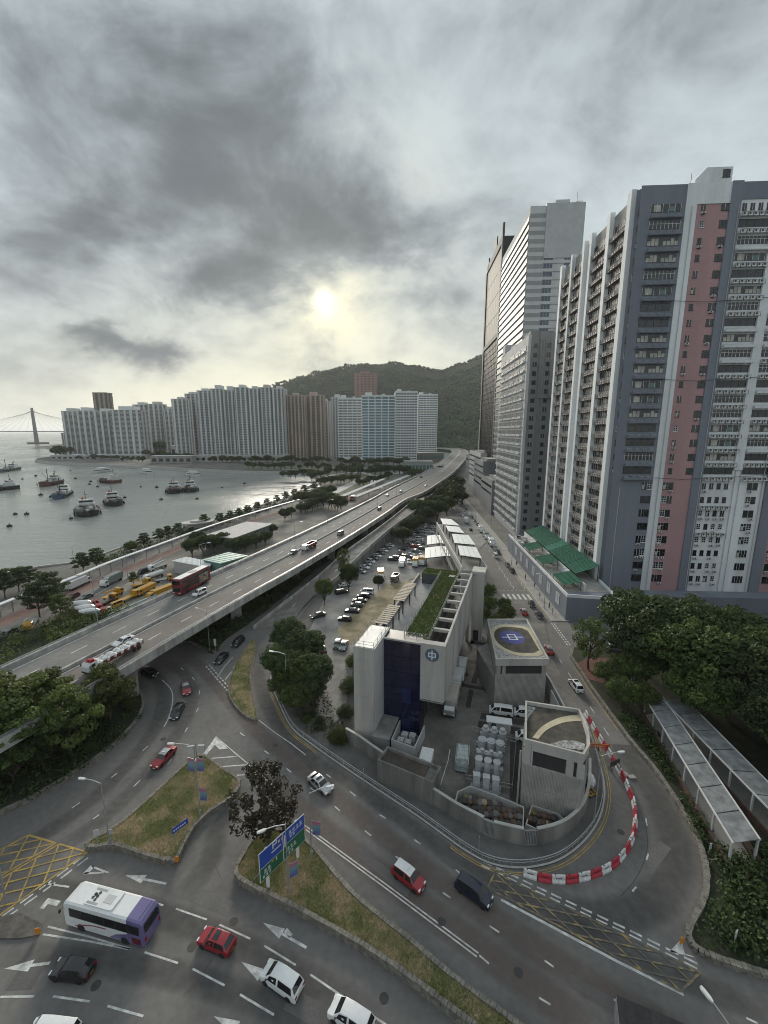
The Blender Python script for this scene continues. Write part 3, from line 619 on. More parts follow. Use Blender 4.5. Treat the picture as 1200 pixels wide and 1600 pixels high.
# ---- the great blue, pink and white flatted factory
FH = 3.72
fac = thing('factory_tower', 'tall factory block with slate blue, pink and white stripes above the park trees', 'building', (*T(55, 117.7), 0), -GA)
b = MB(); b.prism([(2, 0), (74, 0), (74, 52), (0, 52), (0, 2)], 0, 105.2); b.prism([(2.6, .6), (73, .6), (73, 51), (1, 51), (1, 2.4)], 105.2, 105.6)
b.build('wall', OFFW, fac)
b = MB(); b.box(.0, 10.6, -.12, 0, 0, 105.9); b.build('painted_strip', BLUEP, fac)
b = MB(); b.add([(-.1, 2.0, 0), (2.0, -.1, 0), (2.0, -.1, 105.9), (-.1, 2.0, 105.9), (.2, 2.0, 0), (2.0, .2, 0), (2, .2, 105.9), (.2, 2, 105.9)], [(0, 1, 2, 3), (3, 2, 6, 7), (4, 7, 6, 5)]); b.build('corner_strip', BLUEP, fac)
b = MB(); b.box(13.2, 20.7, -.10, 0, 0, 101.5); b.box(42.4, 50.2, -.10, 0, 0, 101.5); b.build('painted_strip', PINKP, fac)
b = MB(); b.box(20.7, 23.2, -.42, 0, 0, 106.2); b.build('painted_strip', BLUEP, fac)
b = MB(); b.box(39.7, 42.4, -.42, 0, 0, 106.2); b.build('painted_strip', BLUEP, fac)
b = MB(); b.box(52.6, 62, -.12, 0, 0, 105.9); b.build('painted_strip', BLUEP, fac)
b = MB(); b.box(23.2, 39.7, -.2, 0, 102.3, 106.0); b.build('roof_band', BLUEP, fac)
b = MB(); b.box(10.6, 13.2, -.3, 0, 0, 106.0); b.box(13.2, 20.7, -.3, 0, 101.5, 106.0); b.build('white_rib', OFFW, fac)
b = MB(); b.box(30.9, 33.0, -.5, 0, 38, 102.3); b.build('white_rib', OFFW, fac)
b = MB(); b.prism([(12.4, .3), (20.7, .3), (20.7, 8), (12.4, 8)], 105.6, 107.0); b.add([(12.4, .3, 107), (14.8, .3, 109.5), (20.7, .3, 109.5), (20.7, .3, 107), (12.4, 8, 107), (14.8, 8, 109.5), (20.7, 8, 109.5), (20.7, 8, 107)], [(0, 3, 2, 1), (4, 5, 6, 7), (0, 1, 5, 4), (1, 2, 6, 5), (2, 3, 7, 6)])
rh = b.build('roof_house', OFFW, fac); mobj('window', WINSQ[0], rh, (18.5, .28, 107.3))
b = MB(); b.tube([(11.8, 1, 105.6), (11.8, 1, 108.8)], .05); b.build('aerial', DARK, fac)
for k in range(18):
    z = 100.0 - FH * k
    for x0, led in ((2.5, [LEDA]), (23.5, LEDW), (33.2, LEDW)):
        yy = -.12 if x0 < 10 else 0.0
        if k == 0 and x0 > 10: 
            for i in range(4): mobj('window', WINS[1], fac, (x0 + .3 + 1.85 * i, 0, z))
        else: mobj('window_band', RNG.choice(WB), fac, (x0, yy, z))
        mobj('air_conditioner_ledge', RNG.choice(led), fac, (x0 - .1, yy, z - 1.45))
    wuse(WINS, 'window', fac, 14.3, -.10, z + .1); wuse(WINSQ, 'window', fac, 18.9, -.10, z)
    wuse(WINS, 'window', fac, 48.5, -.10, z + .1); wuse(WINSQ, 'window', fac, 42.7, -.10, z)
    b = None
for k in range(18):     # lights on the chamfered corner
    mobj('corner_window', WINS[k % 5], fac, (.32, 1.25, 100.1 - FH * k), -math.pi / 4)
for k in range(18, 26):
    z = 99.6 - FH * k
    for x in (7.9, 9.25, 13.45, 14.85, 35.2, 36.6, 43.0, 44.4): wuse(WIN, 'window', fac, x, -.12 if x < 11 else (-.10 if x < 20 or x > 41 else 0), z)
    for x in (23.6, 25.5, 27.4, 29.3): wuse(WINS, 'window', fac, x, 0, z + .2)
    if k in (19, 21): mobj('air_conditioner_ledge', LEDW[1], fac, (23.4, 0, z - 1.4))
ACU = (MB().box(-.38, .38, -.5, 0, 0, .5, 0).box(-.25, .12, -.52, -.5, .08, .42, 1).box(-.42, .42, -.55, 0, -.06, 0, 1)).mesh('air_conditioner', [ACW, DARK])
for k in range(18, 26):
    for x in (7.9, 9.25, 13.45, 14.85, 23.6, 25.5, 27.4, 29.3, 35.2, 36.6, 43.0, 44.4):
        if RNG.random() < .42: mobj('air_conditioner', ACU, fac, (x + .6, -.14, 99.6 - FH * k - .72))
for k in range(18):
    for x in (14.8, 19.6, 49.0):
        if RNG.random() < .3: mobj('air_conditioner', ACU, fac, (x, -.12, 99.3 - FH * k))
for x, z0, z1 in ((12.0, 4, 101), (22.7, 4, 101), (31.6, 4, 38), (38.9, 4, 60), (33.0, 4, 38), (2.2, 4, 33)): b = MB(); b.tube([(x, -.5 if 20 < x < 23 or x == 12.0 else -.16, z0), (x, -.5 if 20 < x < 23 or x == 12.0 else -.16, z1)], .09, 5); b.build('drain_pipe', LGREYW, fac)
for z in (36.2, 61.5, 80.3): b = MB(); b.tube([(2.5, -.62, z), (18, -.62, z - .8), (39, -.62, z + .4)], .05, 4); b.build('cable', DARK, fac)
# street side: ribs, windows and cages full of air conditioners
for y0, y1 in ((2.0, 4.0), (13.2, 15.0), (25.0, 26.4), (30.4, 31.8), (40.4, 41.8), (50.2, 52.0)):
    b = MB(); b.box(-1.25, .05, y0, y1, 0, 106.2); b.build('white_rib', OFFW, fac)
def rack_mesh(w):
    mb = MB(); r = RNG
    mb.box(-.95, 0, 0, w, -.1, 0, 1)
    for z in (.55, 1.1): mb.box(-1.0, -.94, 0, w, z, z + .06, 1)
    n = int(w / 1.35)
    for i in range(n + 1): mb.box(-1.0, -.92, min(w - .06, w * i / n), min(w, w * i / n + .06), 0, 1.15, 1)
    for i in range(n):
        if r.random() < .86: 
            y = w * (i + .5) / n + r.uniform(-.1, .1); hh = r.choice((.6, .75, .95)); mb.box(-.85, -.2, y - .45, y + .45, .02, hh, 0); mb.box(-.87, -.85, y - .32, y + .2, .1, hh - .1, 2)
    return mb.mesh('air_conditioner_rack', [ACW, REDFR, DARK])
def swin_mesh(w):
    mb = MB(); mb.box(-.1, 0, 0, w, 0, 1.7, 0); n = int(w / 1.2)
    for i in range(n + 1): mb.box(-.15, -.1, min(w - .06, w * i / n), min(w, w * i / n + .06), 0, 1.7, RNG.choice((1, 2)))
    for i in range(n):
        if RNG.random() < .25: mb.box(-.13, -.1, w * i / n + .08, w * (i + 1) / n - .04, RNG.choice((.05, .6)), 1.6, 3)
    return mb.mesh('window_band', [mat('dull_window_glass', (.03, .032, .034), .5, 0, spec=.12), DARK, WPAINT, mat('window_blind_dull', (.26, .25, .23), .9, .2, .7, spec=.05)])  # rough glass with low specular for the street-side bands
for y0, y1 in ((4.0, 13.2), (15.0, 25.0), (31.8, 40.4), (41.8, 50.2)):
    w = y1 - y0; rk = [rack_mesh(w) for _ in range(3)]; sw_ = [swin_mesh(w) for _ in range(3)]
    b = MB(); b.box(-.05, 0.02, y0, y1, 10, 105); b.build('recessed_bay', mat('bay_brown_grey', (0.30, 0.285, 0.275), .85, .2, .5), fac)
    for k in range(25):
        z = 100.2 - FH * k
        mobj('window_band', RNG.choice(sw_), fac, (-.05, y0, z)); mobj('air_conditioner_rack', RNG.choice(rk), fac, (-.05, y0, z - 1.75))
        if k > 17:
            b = MB(); b.box(-.3, -.05, y0, y1, z - 1.95, z - 1.85); b.build('spandrel', OFFW, fac)
for k in range(26):
    mobj('window', WINS[k % 5], fac, (0, 29.2, 99.8 - FH * k), -math.pi / 2)
# podium with green lean-to roofs
pod = MB(); pod.prism([(-14.3, -13), (-2, -14.5), (-1.0, -.6), (-1.5, 2), (-1.5, 52), (-14.3, 52)], 0, 6.3)
pod.prism([(-1.9, -14), (.6, -5.0), (74, -5.0), (74, -.2), (-.9, -.6)], 0, 4.0); pw = pod.build('podium_wall', BLUEP, fac)
b = MB(); b.wall([(-14.3, 51.9), (-14.3, -13), (-2, -14.5), (-1.0, -.8)], 6.3, 7.1, .3); b.build('podium_parapet', OFFW, pw)
b = MB(); b.box(-13.9, -1.6, -9, 51, 6.3, 6.36); b.build('podium_deck', CONC, pw)
for k in range(7):
    mobj('shop_panel', (MB().box(-.08, 0, 0, 2.8, 0, 3.0).box(-.12, -.08, 1.35, 1.45, 0, 3.0)).mesh('shop_panel', mat('pale_shutter', (.45, .48, .50), .6, .15, 1)), pw, (-14.3, -8 + k * 7.6, 2.0))
def lean_to(par, y0, y1, xh, zh, xl, zl, m):
    mb = MB(); n = max(3, int((y1 - y0) / .8))
    for i in range(n):
        a, c = y0 + (y1 - y0) * i / n, y0 + (y1 - y0) * (i + 1) / n
        mb.add([(xh, a, zh), (xh, c - .1, zh), (xl, c - .1, zl), (xl, a, zl), (xh, a, zh - .08), (xh, c - .1, zh - .08), (xl, c - .1, zl - .08), (xl, a, zl - .08)], [(0, 1, 2, 3), (7, 6, 5, 4), (3, 2, 6, 7), (0, 3, 7, 4), (1, 5, 6, 2)])
        mb.add([(xh, c - .1, zh + .05), (xh, c, zh + .05), (xl, c, zl + .05), (xl, c - .1, zl + .05), (xl, c - .1, zl - .08), (xl, c, zl - .08)], [(0, 1, 2, 3), (3, 2, 5, 4)])
    o = mb.build('green_roof', m, par)
    p = MB()
    for y in (y0 + .2, y1 - .2): p.box(xl + .15, xl + .3, y - .07, y + .07, 6.3, zl); p.box(xh - .3, xh - .15, y - .07, y + .07, 6.3, zh - .1)
    p.build('roof_posts', DARK, o)
for i, (a, c) in enumerate(((-1, 7.5), (7.8, 16), (16.3, 22), (22.3, 27.5), (27.8, 36), (36.3, 44), (44.3, 51.5))):
    lean_to(pw, a, c, -1.4, 11.0, -7.9, 8.7, GREENL if i in (3,) else GREENR)
for a, c in ((-8.5, .5), (9.5, 17.5), (25, 33)): lean_to(pw, a, c, -8.9, 9.0, -13.7, 7.9, GREENR)
b = MB(); b.box(-8.4, -8.2, -9, 51, 6.36, 8.4); b.build('terrace_wall', OFFW, pw)
for i in range(26):
    y = RNG.uniform(-6, 50); x = RNG.uniform(-13.2, -9.3)
    if i % 2: b = MB(); b.box(-.6, .6, -.5, .5, 0, RNG.uniform(.6, 1.3)); b.build('terrace_unit', RNG.choice((ACW, STEEL, DARK)), pw, (x, y, 6.36), RNG.random())
for y in (2.5, 5, 7, 18, 20, 22, 32, 36, 40, 45):
    b = MB(); b.tube([(-13.6, y, 8.6), (-9.0, y, 8.9)], .07, 4); b.tube([(-13.6, y, 6.36), (-13.6, y, 8.6)], .07, 4); b.build('pergola_bar', STEEL, pw)
# ---- grey industrial block
gb = thing('grey_factory', 'lower grey industrial block with small square windows beside the striped factory', 'building', (*T(49.6, 190.5), 0), -GA)
b = MB(); b.box(0, 32, 0, 53, 0, 87); b.build('wall', GREYW, gb)
b = MB(); b.box(-.35, 0, 0, 53, 0, 87.6); b.box(-.35, .8, -.3, 0, 0, 87.6); b.build('street_face', LGREYW, gb)
b = MB(); b.box(4.6, 13, -.5, 0, 62, 88.3); b.box(2, 12, 6, 16, 87, 90.5); b.build('roof_house', GREYW, gb)
b = MB(); b.box(-.5, 4, 44, 50, 87, 92); b.box(1, 6, 30, 38, 87, 89.5); b.build('roof_house', LGREYW, gb)
b = MB()
for x in (4.6, 5.6, 6.8, 8.8): b.tube([(x, -.6, 6), (x, -.6, 86)], .11, 5)
b.build('drain_pipes', GREYW, gb)
for k in range(22):
    z = 82.5 - 3.72 * k
    mobj('window', WINSQ[k % 3], gb, (2.0, -.0, z)); mobj('window', WINSQ[(k + 1) % 3], gb, (7.4, -.5 if z > 62 else 0, z)); mobj('window', WINSQ[k % 2], gb, (12.6, -.5 if z > 62 else 0, z))
    if k % 3 == 0: mobj('air_conditioner_rack', (MB().box(-.9, 0, 0, 1.6, 0, .7)).mesh('air_conditioner_rack', ACW), gb, (12.8, -.1, z - 1.1), math.pi / 2 * 0)
SB = MB(); RB_ = MB()
SB.box(-.12, 0, .4, 9.2, 0, 1.7, 0)
for i in range(7): SB.box(-.2, -.12, .4 + i * 1.4, .5 + i * 1.4, 0, 1.7, 1)
for i in range(5):
    if i != 3: SB.box(-.9, -.12, .9 + i * 1.7, 1.8 + i * 1.7, -.9, -.2, 2)
SB.box(-.95, -.12, .4, 9.2, -1.0, -.92, 1)
SBm = SB.mesh('window_band', [mat('dull_window_glass', (.03, .032, .034), .5, 0, spec=.12), WPAINT, ACW])
for k in range(21):
    for j in range(5): mobj('window_band', SBm, gb, (-.35, 2.2 + j * 10.0, 82 - 3.9 * k))
# ---- tall white striped tower
st = thing('striped_office_tower', 'tall white office tower with grey bands and long glazed ribbons on its street side', 'building', (*T(60.2, 244), 0), -GA)
SILVW = mat('tower_white', (0.50, 0.51, 0.51), 0.8, 0.08, 0.2, streak=True, spec=.15)
BANDG = mat('tower_grey_band', (0.26, 0.265, 0.265), 0.6, 0.1, 0.2)
RIB_GL = mat('ribbon_glass', (0.09, 0.095, 0.095), 0.5, 0.0, spec=0.10)
b = MB(); b.box(0, 27, 0, 66, 0, 160.5); b.build('wall', SILVW, st)
b = MB(); b.box(8, 27.2, -.4, 20, 136, 161.5); b.build('upper_wall', mat('tower_pale_panel', (.42, .43, .43), .6, .08, .3), st)
b = MB(); b.box(13, 20, 2, 10, 161.5, 164); b.build('roof_house', SILVW, st)
b = MB(); b.tube([(22, 2, 161.5), (24, 2, 163), (26.5, 2, 163)], .15, 4); b.tube([(23.5, 2, 161.5), (23.5, 2, 167)], .1, 4); b.box(24.5, 26.8, 2, 3, 161.5, 162.6); b.build('roof_crane', DARK, st)
gm = (MB().box(0, 8.0, -.08, 0, 0, 2.0)).mesh('grey_band', BANDG); wm1 = (MB().box(0, 4.6, -.1, 0, 0, 2.1, 0).box(1.5, 1.6, -.14, -.1, 0, 2.1, 1).box(3, 3.1, -.14, -.1, 0, 2.1, 1)).mesh('window', [mat('blue_grey_glass', (0.075, 0.095, 0.125), .15, .2, .4), SILVW])
lm1 = (MB().box(8, 27.1, -.25, 0, 0, .22)).mesh('ledge', BANDG)
rm1 = (MB().box(-.25, 0, 0.6, 65.6, 0, 2.3, 0)).mesh('ribbon_window', [RIB_GL]); rm2 = (MB().box(-.7, 0, 0.2, 66, 0, .5, 0)).mesh('ledge', BANDG)
for k in range(40):
    z = 155 - 3.95 * k
    if z < 4: break
    mobj('grey_band', gm, st, (0, 0, z))
    mobj('ribbon_window', rm1, st, (0, 0, z - 1)); mobj('ledge', rm2, st, (0, 0, z - 1.75))
    if z < 137: mobj('window', wm1, st, (8.2, 0, z)); mobj('window', wm1, st, (18.6, 0, z)); mobj('ledge', lm1, st, (0, 0, z + 2.2))
# ---- dark glazed tower
dk = thing('dark_glass_tower', 'slim dark tower with one bright mirror panel high on its street side', 'building', (*T(61.3, 315), 0), -GA)
DKW = mat('dark_cladding', (0.036, 0.038, 0.041), 0.7, 0.15, 0.3, spec=.15); DKG = mat('dark_grid_glass', (0.018, 0.020, 0.023), 0.6, 0.0, spec=.02)
REFL_TONE = mat('painted_reflection_glass', (0.15, 0.143, 0.115), 0.6, 0.0, metal=0.0, spec=.02)  # matte panes: the warm sky reflection is put into the base colour
b = MB(); b.box(0, 27, 0, 62, 0, 176); b.build('wall', DKW, dk)
b = MB(); b.box(-.9, .4, -.6, 2.4, 0, 184); b.box(-.9, 0, 58, 62.4, 0, 172); b.box(-.9, 0, 2.4, 58, 172, 177); b.box(-.9, 0, 2.4, 58, 113, 116); b.build('frame', mat('dark_frame', (0.066, 0.069, 0.073), .75, .1, .4, spec=.15), dk)
b = MB(); b.box(-.8, 0, 20, 30, 177, 184); b.box(-.9, 0, 50, 53, 172, 181); b.build('roof_fin', DKW, dk)
pm = (MB().box(-.3, 0, 0, 6.3, 0, 13.4)).mesh('mirror_pane', REFL_TONE)
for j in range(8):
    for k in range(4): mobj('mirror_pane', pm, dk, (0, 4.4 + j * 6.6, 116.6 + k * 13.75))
gl = (MB().box(-.3, 0, 0, 5.2, 0, 3.3)).mesh('pane', DKG)
for j in range(9):
    for k in range(28): mobj('pane', gl, dk, (0, 4.0 + j * 6.0, 2 + k * 3.95))
# ---- lower blocks further along the street
def low_block(r0, r1, q0_, q1_, h, m, label, rows=3):
    o = thing('street_block', label, 'building', (*T(r0, q0_), 0), -GA)
    b = MB(); b.box(0, r1 - r0, 0, q1_ - q0_, 0, h); b.box(.3, r1 - r0 - .3, .3, q1_ - q0_ - .3, h, h + .2); b.build('wall', m, o)
    b = MB(); b.wall([(0, 0), (r1 - r0, 0), (r1 - r0, q1_ - q0_), (0, q1_ - q0_)], h, h + 1.2, .3, closed=True); b.build('parapet', m, o)
    for k in range(rows):
        b = MB(); b.box(-.1, 0, 2, q1_ - q0_ - 2, 0, 1.3); b.build('window_band', GLASS, o, (0, 0, h - 3.5 - k * 4.2))
    b = MB(); b.box(3, r1 - r0 - 3, 4, (q1_ - q0_) * .5, h + .2, h + 2.6); b.box(4, r1 - r0 - 4, (q1_ - q0_) * .6, (q1_ - q0_) * .85, h + .2, h + 1.6); b.build('roof_plant', STEEL, o)
    return o
low_block(48, 62, 246, 284, 19, GREYW, 'low grey block with roof tanks just past the grey factory', 2)
low_block(50, 66, 290, 330, 27, GREYW, 'dull grey mid-height block with a bright framed roof', 4)
low_block(56, 74, 338, 400, 30, LGREYW, 'pale block next along the street below the dark tower', 5)
low_block(62, 80, 412, 470, 22, GREYW, 'farthest low grey block where the street meets the flyover', 3)
sl = low_block(86, 96, 520, 540, 60, LGREYW, 'slim pale residential slab seen in the gap beside the dark tower', 1)
for k in range(16):
    b = MB(); b.box(.6, 9, -.1, 0, 0, 1.2); b.build('window_band', GREYW, sl, (0, 0, 6 + k * 3.3))
CONCW = mat('boundary_concrete', (0.205, 0.197, 0.182), 0.9, 0.2, 0.4, col2=(0.11, 0.106, 0.098), streak=True, fine=.1)
# ================================================================== OFFICE BLOCK WITH THE PLANTED ROOF
CA = math.radians(18.2)
CLP0 = (-4.6, 58.5)
def CW(x, y): return (CLP0[0] + x * math.cos(CA) + y * math.sin(CA), CLP0[1] - x * math.sin(CA) + y * math.cos(CA))
ob = thing('office_block', 'long concrete office block with dark blue glazed front and planted roof', 'building', (*CLP0, 0.13), -CA)
WALLC = mat('smooth_concrete', (0.43, 0.415, 0.385), 0.85, 0.08, 0.4, col2=(0.33, 0.318, 0.295), streak=True, fine=0.06)
NAVY = mat('navy_glass', (0.010, 0.011, 0.040), 0.10, 0.0, spec=.7)
METP = mat('pale_metal_panel', (0.50, 0.50, 0.49), 0.5, 0.06, 0.6)
GREENROOF = mat('sedum_roof', (0.075, 0.115, 0.030), 0.95, 0.25, 0.5, col2=(0.15, 0.155, 0.06), fine=0.35, bump=.5)
b = MB(); b.box(0, 3.3, 0, 7.6, 0, 16.2); b.build('stair_tower', WALLC, ob)
for k in range(14):
    b = MB(); b.box(3.3, 3.36, .25, 7.5, 0, 1.08); b.build('cladding_panel', METP, ob, (0, 0, .6 + k * 1.12))
pf_ = (MB().box(0, 1.58, -.035, 0, 0, 1.98)).mesh('wall_panel', WALLC)
for j in range(2):
    for k in range(8): mobj('wall_panel', pf_, ob, (.06 + j * 1.62, 0, .1 + k * 2.02))
b = MB(); b.box(.2, 3.1, .2, 7.4, 16.2, 16.25); b.build('roof_deck', METP, ob)
def rail(par, pts, z0, h=1.0, m=STEEL, step=1.5, name='railing'):
    mb = MB(); P = [Vector((*p, z0)) for p in pts]
    for a, c in zip(P, P[1:]):
        n = max(1, int((c - a).length / step))
        for i in range(n + 1): p = a + (c - a) * i / n; mb.box(p.x - .03, p.x + .03, p.y - .03, p.y + .03, z0, z0 + h)
        for z in (h, h * .55): mb.tube([a + Vector((0, 0, z)), c + Vector((0, 0, z))], .028, 4)
    return mb.build(name, m, par)
rail(ob, [(.1, .1), (3.2, .1), (3.2, 7.5), (.1, 7.5), (.1, .1)], 16.2)
# glazed front, pane by pane
gf = (MB().box(3.4, 9.4, 4.35, 7.6, 0, 15.9)).build('glazed_front', mat('navy_frame', (0.012, 0.012, 0.03), .4, 0), ob)
for j in range(4):
    for k in range(6):
        b = MB(); b.box(0, 1.42, -.08, 0, 0, 2.58); b.build('pane', NAVY if (j, k) not in ((2, 2), (2, 0)) else mat('navy_glass_pale', (0.02, 0.028, 0.085), .12, 0), gf, (3.46 + j * 1.48, 4.35, .1 + k * 2.63))
b = MB(); b.box(3.3, 9.5, 4.1, 4.3, 15.9, 16.15); b.build('coping', WALLC, ob)
fp = (MB().box(9.4, 13.2, 4.0, 5.2, 6.9, 16.3)).build('logo_panel', WALLC, ob)
pf2_ = (MB().box(0, 1.84, -.03, 0, 0, 2.28)).mesh('wall_panel', WALLC)
for j in range(2):
    for k in range(4): mobj('wall_panel', pf2_, fp, (9.43 + j * 1.9, 4.0, 6.95 + k * 2.34))
# roundel: grey disc with a white ring-and-stem mark
b = MB(); b.loft([[(11.2 + 1.05 * math.cos(t), y, 14.6 + 1.05 * math.sin(t)) for t in [i * math.pi / 14 for i in range(28)]] for y in (3.96, 3.90)]); b.build('roundel', mat('sign_blue_grey', (0.085, 0.125, 0.175), .5, .05), fp)
b = MB()
for x0, x1, z0, z1 in ((-.09, .09, -.78, .78), (-.58, .58, .24, .40), (-.58, .58, -.36, -.20), (-.58, -.42, -.2, .24), (.42, .58, -.2, .24)): b.box(11.2 + x0, 11.2 + x1, 3.86, 3.90, 14.6 + z0, 14.6 + z1)
b.build('roundel_mark', WPAINT, fp)
lw = (MB().box(12.85, 13.2, 5.2, 41.8, 6.6, 16.3)).build('long_wall', WALLC, ob)
for k in range(10):
    for z0, z1 in ((6.65, 11.4), (11.45, 16.25)):
        b = MB(); b.box(13.2, 13.26, 5.3 + k * 3.65, 5.3 + (k + 1) * 3.65 - .05, z0, z1); b.build('wall_panel', WALLC, lw)
b = MB(); b.box(9.0, 13.0, 4.3, 41.6, 6.4, 6.6); b.build('soffit', CONC, ob)
b = MB(); b.box(3.5, 9.2, 7.6, 41.5, 0, 6.4); b.box(.3, 9.2, 7.6, 41.5, 6.4, 13.2); b.box(.3, 3.5, 7.6, 41.5, 0, 6.4); b.build('main_wall', WALLC, ob)
b = MB(); b.box(.5, 6.0, 7.8, 38, 13.2, 13.26); b.build('terrace_floor', mat('terrace_tile', (0.235, 0.24, 0.245), .85, .1, .5, fine=.1), ob)
b = MB(); b.box(0, .4, 7.6, 41.5, 13.2, 14.1); b.build('terrace_parapet', WALLC, ob)
gr = (MB().box(6.1, 10.3, 6.2, 41, 13.26, 15.6)).build('planted_roof_base', mat('dark_plinth', (0.06, 0.06, 0.062), .7, .1), ob)
b = MB(); b.box(6.2, 10.2, 6.3, 40.9, 15.6, 15.85); b.box(1.8, 6.2, 37.2, 40.9, 15.6, 15.85); sedum = b.build('planted_roof', GREENROOF, ob)
b = MB()
rg = random.Random(5)
for _ in range(9000):
    x, y = (rg.uniform(6.25, 10.15), rg.uniform(6.4, 40.8)) if rg.random() < .9 else (rg.uniform(1.9, 6.2), rg.uniform(37.3, 40.8))
    h = rg.uniform(.1, .32); a = rg.random() * 6.28; w = rg.uniform(.05, .12)
    b.add([(x - w * math.cos(a), y - w * math.sin(a), 15.84), (x + w * math.cos(a), y + w * math.sin(a), 15.84), (x + rg.uniform(-.12, .12), y + rg.uniform(-.12, .12), 15.84 + h)], [(0, 1, 2)])
stuff(b.build('roof_plants', GREENROOF, ob))
b = MB(); b.tube([(7.0, 9.5, 15.9), (9.8, 14, 15.9), (7.5, 19, 15.9), (9.6, 24, 15.9), (8.8, 28, 15.9), (9.9, 33, 15.9), (8.6, 36, 15.9)], .06, 4); b.build('roof_path_edge', GREENROOF, ob)
b = MB(); b.box(8.2, 9.6, 36, 37.2, 15.85, 16.0); b.build('roof_hatch', CONCL, ob)
rail(ob, [(6.15, 6.3), (6.15, 38)], 15.6, 1.1); rail(ob, [(10.25, 6.3), (10.25, 41)], 15.6, 1.2); rail(ob, [(5.6, 8), (5.6, 37)], 13.26, 1.1); rail(ob, [(6.2, 6.25), (10.2, 6.25)], 15.6, 1.0)
b = MB(); b.box(10.3, 12.85, 7.5, 41, 8.4, 8.5); b.build('light_well_floor', mat('well_dark', (0.03, 0.03, 0.04), .8, .2), ob)
b = MB(); b.box(10.3, 12.85, 5.2, 8.5, 13.0, 13.2); b.build('light_well_deck', mat('rust_deck', (.12, .09, .07), .9, .2), ob)
for k in range(8):
    b = MB(); b.box(10.3, 12.84, 0, .55, 15.7, 16.2); b.build('cross_beam', WALLC, ob, (0, 9.5 + k * 4.1, 0))
b = MB(); b.box(1.8, 6.0, 37.3, 41.2, 13.26, 15.6); lb = b.build('plant_room', DARK, ob)
for k in range(8):
    b = MB(); b.box(2.0, 5.8, 37.2, 37.3, 0, .2); b.build('louvre', mat('louvre_grey', (.09, .095, .1), .5, .1), lb, (0, 0, 13.4 + k * .27))
# pergolas along the terrace
def pergola(y0, y1):
    p = (MB()).mesh('x', DARK)
    fr_ = MB()
    for x in (.55, 2.2):
        fr_.box(x - .1, x + .1, y0, y1, 15.7, 15.95)
        for y in (y0 + .1, (y0 + y1) / 2, y1 - .3): fr_.box(x - .1, x + .1, y, y + .2, 13.26, 15.7)
    f_ = fr_.build('pergola_frame', mat('pergola_brown', (.035, .028, .025), .6, .1), ob)
    n = int((y1 - y0) / .75)
    for i in range(n):
        b = MB(); b.box(.2, 2.5, 0, .52, 15.95, 16.02); b.build('slat', mat('pergola_slat', (.42, .36, .28), .8, .2, 2), f_, (0, y0 + i * (y1 - y0) / n, 0))
pergola(9.0, 17.2); pergola(19.5, 29.5)
b = MB(); b.box(13.3, 15.7, 39.0, 42.0, 0, 16.3); b.box(13.0, 16.0, 38.6, 42.4, 16.3, 16.9); b.build('rear_pier', WALLC, ob)
b = MB(); b.box(13.8, 15.0, 38.9, 39.0, .1, 2.6); b.build('rear_door', DARK, ob)
for k in range(9):
    b = MB(); b.box(9.2, 9.26, 8.6 + k * 3.6, 11.4 + k * 3.6, .1, 4.6); b.build('loading_door', DARK, ob)
for k in range(1, 3):
    b = MB(); b.box(12.2, 12.9, 6 + k * 16, 6.7 + k * 16, 0, 6.4); b.build('column', WALLC, ob)
# small plant enclosures in front of it
an = thing('plant_enclosure', 'small walled plant bay at the foot of the blue glazed front', 'enclosure', (*CW(6.3, 1.2), .13), -CA)
b = MB(); b.box(-3.0, -.4, -2.2, 3.0, 0, 2.5); b.box(-3.1, -.3, -2.3, 3.1, 2.5, 2.62); b.build('store', CONCD, an)
b = MB(); b.wall([(-.2, 3.0), (-.2, -1.6), (3.6, -2.2), (4.0, 3.0)], 0, 2.2, .15); b.build('screen_wall', METP, an)
for i, (x, y) in enumerate(((.9, -.2), (2.1, -.3), (1.2, 1.2), (2.4, 1.3))):
    b = MB(); b.box(x - .5, x + .5, y - .45, y + .45, 0, 1.5); b.cyl(x, y, 1.5, 1.62, .34); b.build('chiller', LGREYW, an)
gh = thing('gate_lodge', 'open-topped concrete lodge at the yard entrance with brown roof', 'lodge', (*G(650, 1232), .13), -math.radians(28))
b = MB(); b.box(-5.2, 3.0, -1.5, 1.5, 0, 2.9); b.build('wall', CONCW, gh)
b = MB(); b.wall([(-5.2, -1.5), (3.0, -1.5), (3.0, 1.5), (-5.2, 1.5)], 2.9, 3.4, .25, closed=True); b.build('parapet', CONCW, gh)
b = MB(); b.box(-4.9, 1.5, -1.2, 1.2, 2.9, 2.95); b.build('roof', mat('brown_roof', (.07, .058, .05), .95, .25, .8), gh)
